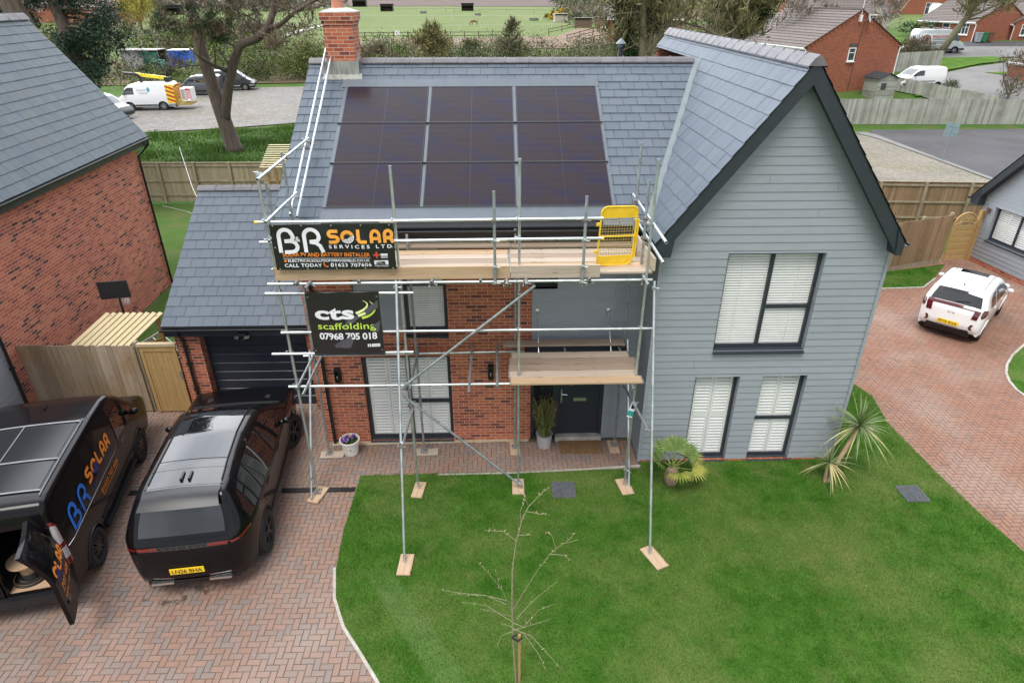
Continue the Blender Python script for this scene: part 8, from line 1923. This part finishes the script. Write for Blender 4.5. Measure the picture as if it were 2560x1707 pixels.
t = thing('horse', 'brown horse grazing in the green paddock', 'horse', (-6.6, 224.6, zf(-6.6, 224.6)), R(8))
def skin(name, joints, edges, mat, parent, sub=2):
    me = bpy.data.meshes.new(name); me.from_pydata([j[0] for j in joints], edges, []); o = bpy.data.objects.new(name, me); COL.objects.link(o)
    o.modifiers.new('skin', 'SKIN'); 
    for v, j in zip(me.skin_vertices[0].data, joints): v.radius = j[1] if isinstance(j[1], tuple) else (j[1], j[1])
    me.skin_vertices[0].data[0].use_root = True; sb = o.modifiers.new('sub', 'SUBSURF'); sb.levels = sub
    me2 = bpy.data.meshes.new_from_object(o.evaluated_get(bpy.context.evaluated_depsgraph_get())); bpy.data.objects.remove(o)
    me2.materials.clear(); me2.materials.append(mat); me2.polygons.foreach_set('use_smooth', [True]*len(me2.polygons)); r_ = bpy.data.objects.new(name, me2); COL.objects.link(r_); r_.parent = parent; return r_
HORSE = pm('bay_coat', (.19, .085, .045), .6, var=.15, ns=1.5); MANE = pm('dark_mane', (.035, .022, .018), .8)
J = [((.62, 0, 1.28), .36), ((.0, 0, 1.22), .40), ((-.6, 0, 1.28), .34), ((-.95, 0, 1.18), .27), ((-1.35, 0, .82), .17), ((-1.62, 0, .42), .13), ((-1.70, 0, .18), .11), ((-1.78, 0, .03), .07),
     ((.72, .2, .95), .20), ((.66, .2, .62), .10), ((.86, .2, .50), .075), ((.80, .2, .12), .055), ((.76, .2, .02), .07), ((.72, -.2, .95), .20), ((.56, -.2, .62), .10), ((.72, -.2, .5), .075), ((.66, -.2, .12), .055), ((.62, -.2, .02), .07),
     ((-.72, .18, .92), .16), ((-.72, .18, .52), .08), ((-.74, .18, .14), .055), ((-.78, .18, .02), .07), ((-.72, -.18, .92), .16), ((-.86, -.18, .52), .08), ((-.92, -.18, .14), .055), ((-.97, -.18, .02), .07)]
skin('body', J, [(0, 1), (1, 2), (2, 3), (3, 4), (4, 5), (5, 6), (6, 7), (0, 8), (8, 9), (9, 10), (10, 11), (11, 12), (0, 13), (13, 14), (14, 15), (15, 16), (16, 17), (2, 18), (18, 19), (19, 20), (20, 21), (2, 22), (22, 23), (23, 24), (24, 25)], HORSE, t)
b = MB(); b.tube([(.95, 0, 1.4), (1.08, 0, 1.2), (1.1, 0, .7)], [.06, .07, .03], 6); b.build('tail', MANE, t); b = MB(); b.tube([(-.9, 0, 1.45), (-1.3, 0, 1.08), (-1.55, 0, .62)], [.05, .07, .04], 6); [b.tube([(-1.5, s_*.07, .56), (-1.48, s_*.09, .70)], [.04, .01], 5) for s_ in (-1, 1)]; b.build('mane', MANE, t)

# ---- vehicles in the yard and lane
def wv(L, h, hood, wsb, wst): return [(.08, .40), (.0, .5), (.0, 1.0), (.05, h*.8), (.12, h*.95), (.3, h), (wst-.5, h), (wst, h*.95), (wst+.35, h*.82), (wsb, hood), (L-.35, hood*.84), (L-.06, hood*.62), (L, .55), (L-.06, .35)]
def vanlike(name, label, axle, head, L, W, h, hood, wst, wsb, wheels, pnt, wr=.34, z=0, belt=1.15, panel_only=True, tum=.10, rim=RIMS, cat='van', rear=True):
    a = at_axle(axle[0], axle[1], head, wheels[0], L); s = Car(name, label, (a[0], a[1], z), head, wv(L, h, hood, wsb, wst), W, sill=.34, belt=belt, tum=tum, re=.14, fe=.35, rt=.10, wheels=wheels, wr=wr, cat=cat, crown=.03)
    s.body(pnt, ncol=60, nu=10)
    for y in s.wy:
        for sx in (-1, 1): s.wheel(y, sx, rim=rim, spokes=6, wd=.2)
    s.top_patch('windscreen', s.tz(wst+.12), s.tz(wsb-.08), -.9, .9, TINT, n=8); s.side_patch('side_window', [(wst-.35, belt+.06, h*.86), (wst+.1, belt+.05, h*.86), (wst+.4, belt+.04, h*.78), (wsb-.12, belt+.03, belt+.1)], TINT)
    s.side_patch('head_light', [(L-.42, hood*.66, hood*.80), (L-.1, hood*.60, hood*.66)], CLEARL, n=5); s.mirrors(wsb-.35, belt+.05, BLACKP); s.line('door_seam', [(wst-.45, .45), (wst-.42, h*.85)], r=.007); s.line('door_seam', [(wst-1.6, .5), (wst-1.6, h*.88)], r=.006)
    s.side_patch('tail_light', [(.012, .9, 1.5), (.09, .9, 1.45)], REDL, n=4); s.line('bumper_strip', [(.05, .45), (wheels[0]-.45, .45)], BLACKP, .06); s.line('bumper_strip', [(wheels[0]+.45, .48), (wheels[1]-.45, .48)], BLACKP, .07); s.line('bumper_strip', [(wheels[1]+.45, .5), (L-.1, .5)], BLACKP, .09); return s
s = vanlike('crane_van', 'white van with a folded yellow crane arm on the gravel yard', (-28.75, 59.95), R(96.5), 4.9, 2.0, 2.2, 1.22, 3.55, 4.3, (1.05, 3.75), P_WVAN, .36, belt=1.3)
b = MB(); ly = lambda y: y-s.L/2
b.beam((0, ly(.6), 2.52), (0, ly(3.0), 2.86), .26, .24); b.build('crane_arm', pm('crane_yellow', (.85, .62, .02), .4, var=.08), s.root); b = MB(); b.prism([(-.22, ly(2.5), 2.62), (-.22, ly(3.9), 2.92), (-.22, ly(4.0), 3.05), (-.22, ly(2.9), 2.95)], (.44, 0, 0)); b.build('arm_tip', INK, s.root); b = MB(); b.box(-.3, .3, ly(.35), ly(.75), 2.15, 2.6); b.box(-.15, .15, ly(2.6), ly(2.8), 2.18, 2.72); b.build('crane_base', BLACKP, s.root)
def chevrons(parent, name, x0, x1, y0, y1, fn, c1_, c2_, n=5):
    put(name+'_panel', rect2d(x0, x1, y0, y1), lambda x, y: fn(x, y, 0), c1_, parent); V = []; F = []; w = x1-x0; h = (y1-y0)/n/2; m = (x0+x1)/2
    for i in range(n):
        z = y0+(y1-y0)*i/n
        for xa, xb, sl_ in ((x0, m, 1), (m, x1, -1)):
            k = len(V); dz = (y1-y0)*.25; za, zb = (z, min(y1-h, z+dz)) if sl_ > 0 else (min(y1-h, z+dz), z); V += [(xa, za, 0), (xb, zb, 0), (xb, min(y1, zb+h), 0), (xa, min(y1, za+h), 0)]; F.append((k, k+1, k+2, k+3))
    put(name, (np.array(V), F), lambda x, y: fn(x, y, 1), c2_, parent)
RED = pm('red_reflective', (.50, .035, .03), .4); YELR = pm('yellow_reflective', (.80, .62, .03), .4)
b = MB(); b.box(-.62, .62, ly(-1.3), ly(-.45), .75, 1.75); bk = b.build('bucket', WUPVC, s.root); chevrons(bk, 'red_chevrons', -1.30, -.80, .75, 1.75, lambda x, y, l: (-.624-.003*l, ly(x), y), WHITEP, RED); b = MB(); b.box(-.635, -.622, ly(-.76), ly(-.50), .85, 1.65); b.build('bucket_door', pm('grey_panel', (.35, .36, .36), .5), bk)
chevrons(s.b, 'yellow_chevrons', -.95, .95, .6, 2.05, lambda x, y, l: (x, ly(-.06)-.004*l, y), YELR, RED, 6); b = MB(); b.box(-1.02, -.98, ly(-.05), ly(.6), .62, 2.1); sp_ = b.build('side_chevron_board', YELR, s.b)
b = MB(); [b.prism([(-1.024, ly(-.05), .66+i*.33), (-1.024, ly(.6), .90+i*.33), (-1.024, ly(.6), 1.06+i*.33), (-1.024, ly(-.05), .82+i*.33)], (.003, 0, 0)) for i in range(4)]; b = b.build('side_chevrons', RED, sp_); b = MB(); b.box(-.9, .9, ly(-1.2), ly(.1), .42, .56); b.build('tail_platform', pm('dirty_yellow', (.35, .26, .06), .7), s.root)
lf = lambda x, y: s.side(3.3-x, y, .012, -1)
put('grey_lettering', xf(text_mesh('Johnson', .17, .01, 1, .75), 1, 1, .35, 1.62), lf, pm('grey_vinyl', (.30, .36, .38), .5), s.b); put('grey_lettering', xf(text_mesh('Controls', .17, .01, 1, .72), 1, 1, .5, 1.40), lf, pm('grey_vinyl', (.30, .36, .38), .5), s.b); put('blue_emblem', xf(disc2d(0, 0, .14, 14), .8, 1.3, 1.30, 1.72), lf, pm('blue_badge', (.05, .28, .48), .5), s.b)
s = vanlike('grey_van', 'small grey van parked behind the forked pine trunk', (-28.2, 69.4), R(98), 4.4, 1.8, 1.85, 1.12, 2.7, 3.5, (.75, 3.45), P_GREY, .31, belt=1.12); s.side_patch('side_window', [(1.3, 1.15, 1.6), (2.2, 1.15, 1.62)], TINT)
s = vanlike('dark_van', 'dark grey van facing right behind the small grey van', (-29.3, 72.6), R(-80), 5.0, 1.95, 1.97, 1.18, 3.3, 4.2, (.95, 3.95), paint('graphite_paint', (.045, .05, .055), metal=.3), .33, belt=1.18)
s = vanlike('white_van', 'nose of a white van showing past the left house roof', (-33.1, 55.0), R(-100), 4.8, 1.9, 1.9, 1.15, 3.1, 4.0, (.95, 3.85), P_WVAN, .33, belt=1.15); s.top_patch('front_bumper', s.T-.75, s.T-.05, -1, 1, BLACKP, off=.02, n=8)
s = vanlike('small_white_van', 'small white van parked beside the big brick house', (38.75, 60.65), R(98), 4.25, 1.72, 1.83, 1.12, 2.65, 3.5, (.75, 3.40), P_WVAN, .30, z=1.35, belt=1.1, rim=RIMS)
s.line('rubbing_strip', [(1.1, .72), (3.0, .72)], BLACKP, .03)
s = vanlike('lettered_van', 'tall white van with red lettering behind the leaning tree', (47.5, 77.9), R(-93), 5.4, 2.0, 2.45, 1.25, 3.9, 4.7, (1.1, 4.3), P_SILV, .36, z=2.95, belt=1.3)
rf_ = lambda x, y: s.side(.4+x, y, .012, 1)
put('white_side_panel', rect2d(0, 3.2, .95, 2.05), lambda x, y: s.side(.4+x, y, .006, 1), WHITEP, s.b); put('round_emblem', disc2d(.55, 1.45, .48, 20), rf_, pm('maroon_vinyl', (.20, .03, .03), .5), s.b); put('emblem_figure', comb(disc2d(.55, 1.45, .36, 16)), lambda x, y: s.side(.4+x, y, .016, 1), pm('emblem_pink', (.45, .25, .22), .5), s.b); put('emblem_shape', (np.array([(.3, 1.12, 0), (.75, 1.15, 0), (.6, 1.4, 0), (.78, 1.6, 0), (.5, 1.75, 0), (.45, 1.45, 0)]), [tuple(range(6))]), lambda x, y: s.side(.4+x, y, .020, 1), INK, s.b)
put('red_lettering', xf(text_mesh('MASON RAYNOR', .27, .03, 1, 1.9), 1, 1, 1.2, 1.62), rf_, RED, s.b); put('dark_lettering', xf(text_mesh('PLASTERING SERVICES', .16, .02, 1, 1.9), 1, 1, 1.2, 1.40), rf_, INK, s.b); put('dark_lines', comb(rect2d(1.2, 3.05, 1.17, 1.26), rect2d(1.2, 3.05, 1.02, 1.08)), rf_, pm('faded_print', (.15, .15, .16), .6), s.b)
b = MB(); [b.tube([(-.85, y-s.L/2, 2.6), (.85, y-s.L/2, 2.6)], .03, 5) for y in (1.0, 2.2, 3.4)]; b.build('roof_bars', pm('rusty_rack', (.28, .20, .16), .7), s.root)
t = thing('caravan', 'white caravan and pale car roof beyond the brick bungalow hedge', 'caravan', (78.7, 127, zf(78.7, 127)), R(8)); b = MB(); b.smooth = False
b.prism([(0, 0, .5), (5.5, 0, .5), (5.6, 0, 1.4), (5.2, 0, 2.5), (.3, 0, 2.55), (0, 0, 1.8)], (0, 2.2, 0)); b.build('body', WUPVC, t); b = MB(); b.box(.8, 2.2, -.02, -.005, 1.3, 2.0); b.box(3.2, 4.6, -.02, -.005, 1.3, 2.0); b.build('window', PANE_D, t); b = MB(); b.lathe([(0, -.1), (.33, -.1), (.33, .1), (0, .1)], (2.6, -.02, .33), 12, axis='y'); b.build('wheel', RUBBER, t)

# ---- shed, bins, sign, lane lamp
t = thing('garden_shed', 'old grey garden shed with a black felt roof beside the big brick house', 'shed', (32.2, 57.4, .75), R(14)); b = MB()
for i in range(14): z = i*.125; [b.box(x0, x1, y0, y1, z, z+.118) for (x0, x1, y0, y1) in ((0, 1.9, -.01-.01*(i % 2), .03), (-.01, .03, .03, 1.6), (1.87, 1.91, .03, 1.6))]
b.poly([(0, 0, 1.75), (1.9, 0, 1.75), (.95, 0, 2.1)]); b.build('boards', FENCE_O, t); b = MB(); b.prism([(-.15, -.15, 1.72), (.95, -.15, 2.15), (.95, -.15, 2.2), (-.15, -.15, 1.78)], (0, 1.9, 0)); b.prism([(2.05, -.15, 1.72), (.95, -.15, 2.15), (.95, -.15, 2.2), (2.05, -.15, 1.78)], (0, 1.9, 0)); b.build('felt_roof', pm('black_felt', (.03, .03, .032), .9), t); b = MB(); b.box(.35, .85, -.04, -.02, .9, 1.4); b.build('window', PANE_D, t)
for (x, y, col, lab) in ((56.75, 82.35, (.26, .30, .32), 'grey'), (57.55, 82.5, (.02, .16, .05), 'green'), (58.35, 82.65, (.17, .06, .04), 'brown')):
    t = thing('wheelie_bin', '%s wheelie bin by the bungalow gable' % lab, 'bin', (x, y, zf(x, y)+.1), R(-12), 'bins beside the bungalow'); m_ = pm(lab+'_bin', col, .5); b = MB(); b.add([(-.24, -.3, .08), (.24, -.3, .08), (.24, .3, .08), (-.24, .3, .08), (-.30, -.36, 1.0), (.30, -.36, 1.0), (.30, .36, 1.0), (-.30, .36, 1.0)], [(0, 1, 5, 4), (1, 2, 6, 5), (2, 3, 7, 6), (3, 0, 4, 7), (0, 3, 2, 1)]); b.build('bin_body', m_, t); b = MB(); b.box(-.32, .32, -.40, .40, 1.0, 1.08); b.build('lid', m_, t); b = MB(); [b.lathe([(0, -.04), (.1, -.04), (.1, .04), (0, .04)], (s_*.27, .3, .1), 10, axis='x') for s_ in (-1, 1)]; b.build('wheels', RUBBER, t)
t = thing('road_sign', 'back of a grey road sign on a post beside the asphalt', 'sign', (26.45, 38.2, 0), R(-12)); b = MB(); b.tube([(0, 0, 0), (0, 0, 2.15)], .035, 7); b.build('post', pm('sign_post_grey', (.25, .30, .32), .5, .5), t); b = MB()
b.box(-.36, .36, -.02, 0, 1.42, 2.2); b.box(-.36, .36, -.035, -.02, 1.58, 1.63); b.box(-.36, .36, -.035, -.02, 1.98, 2.03); b.build('sign_plate', pm('sign_back_grey', (.26, .36, .38), .5, .4), t)
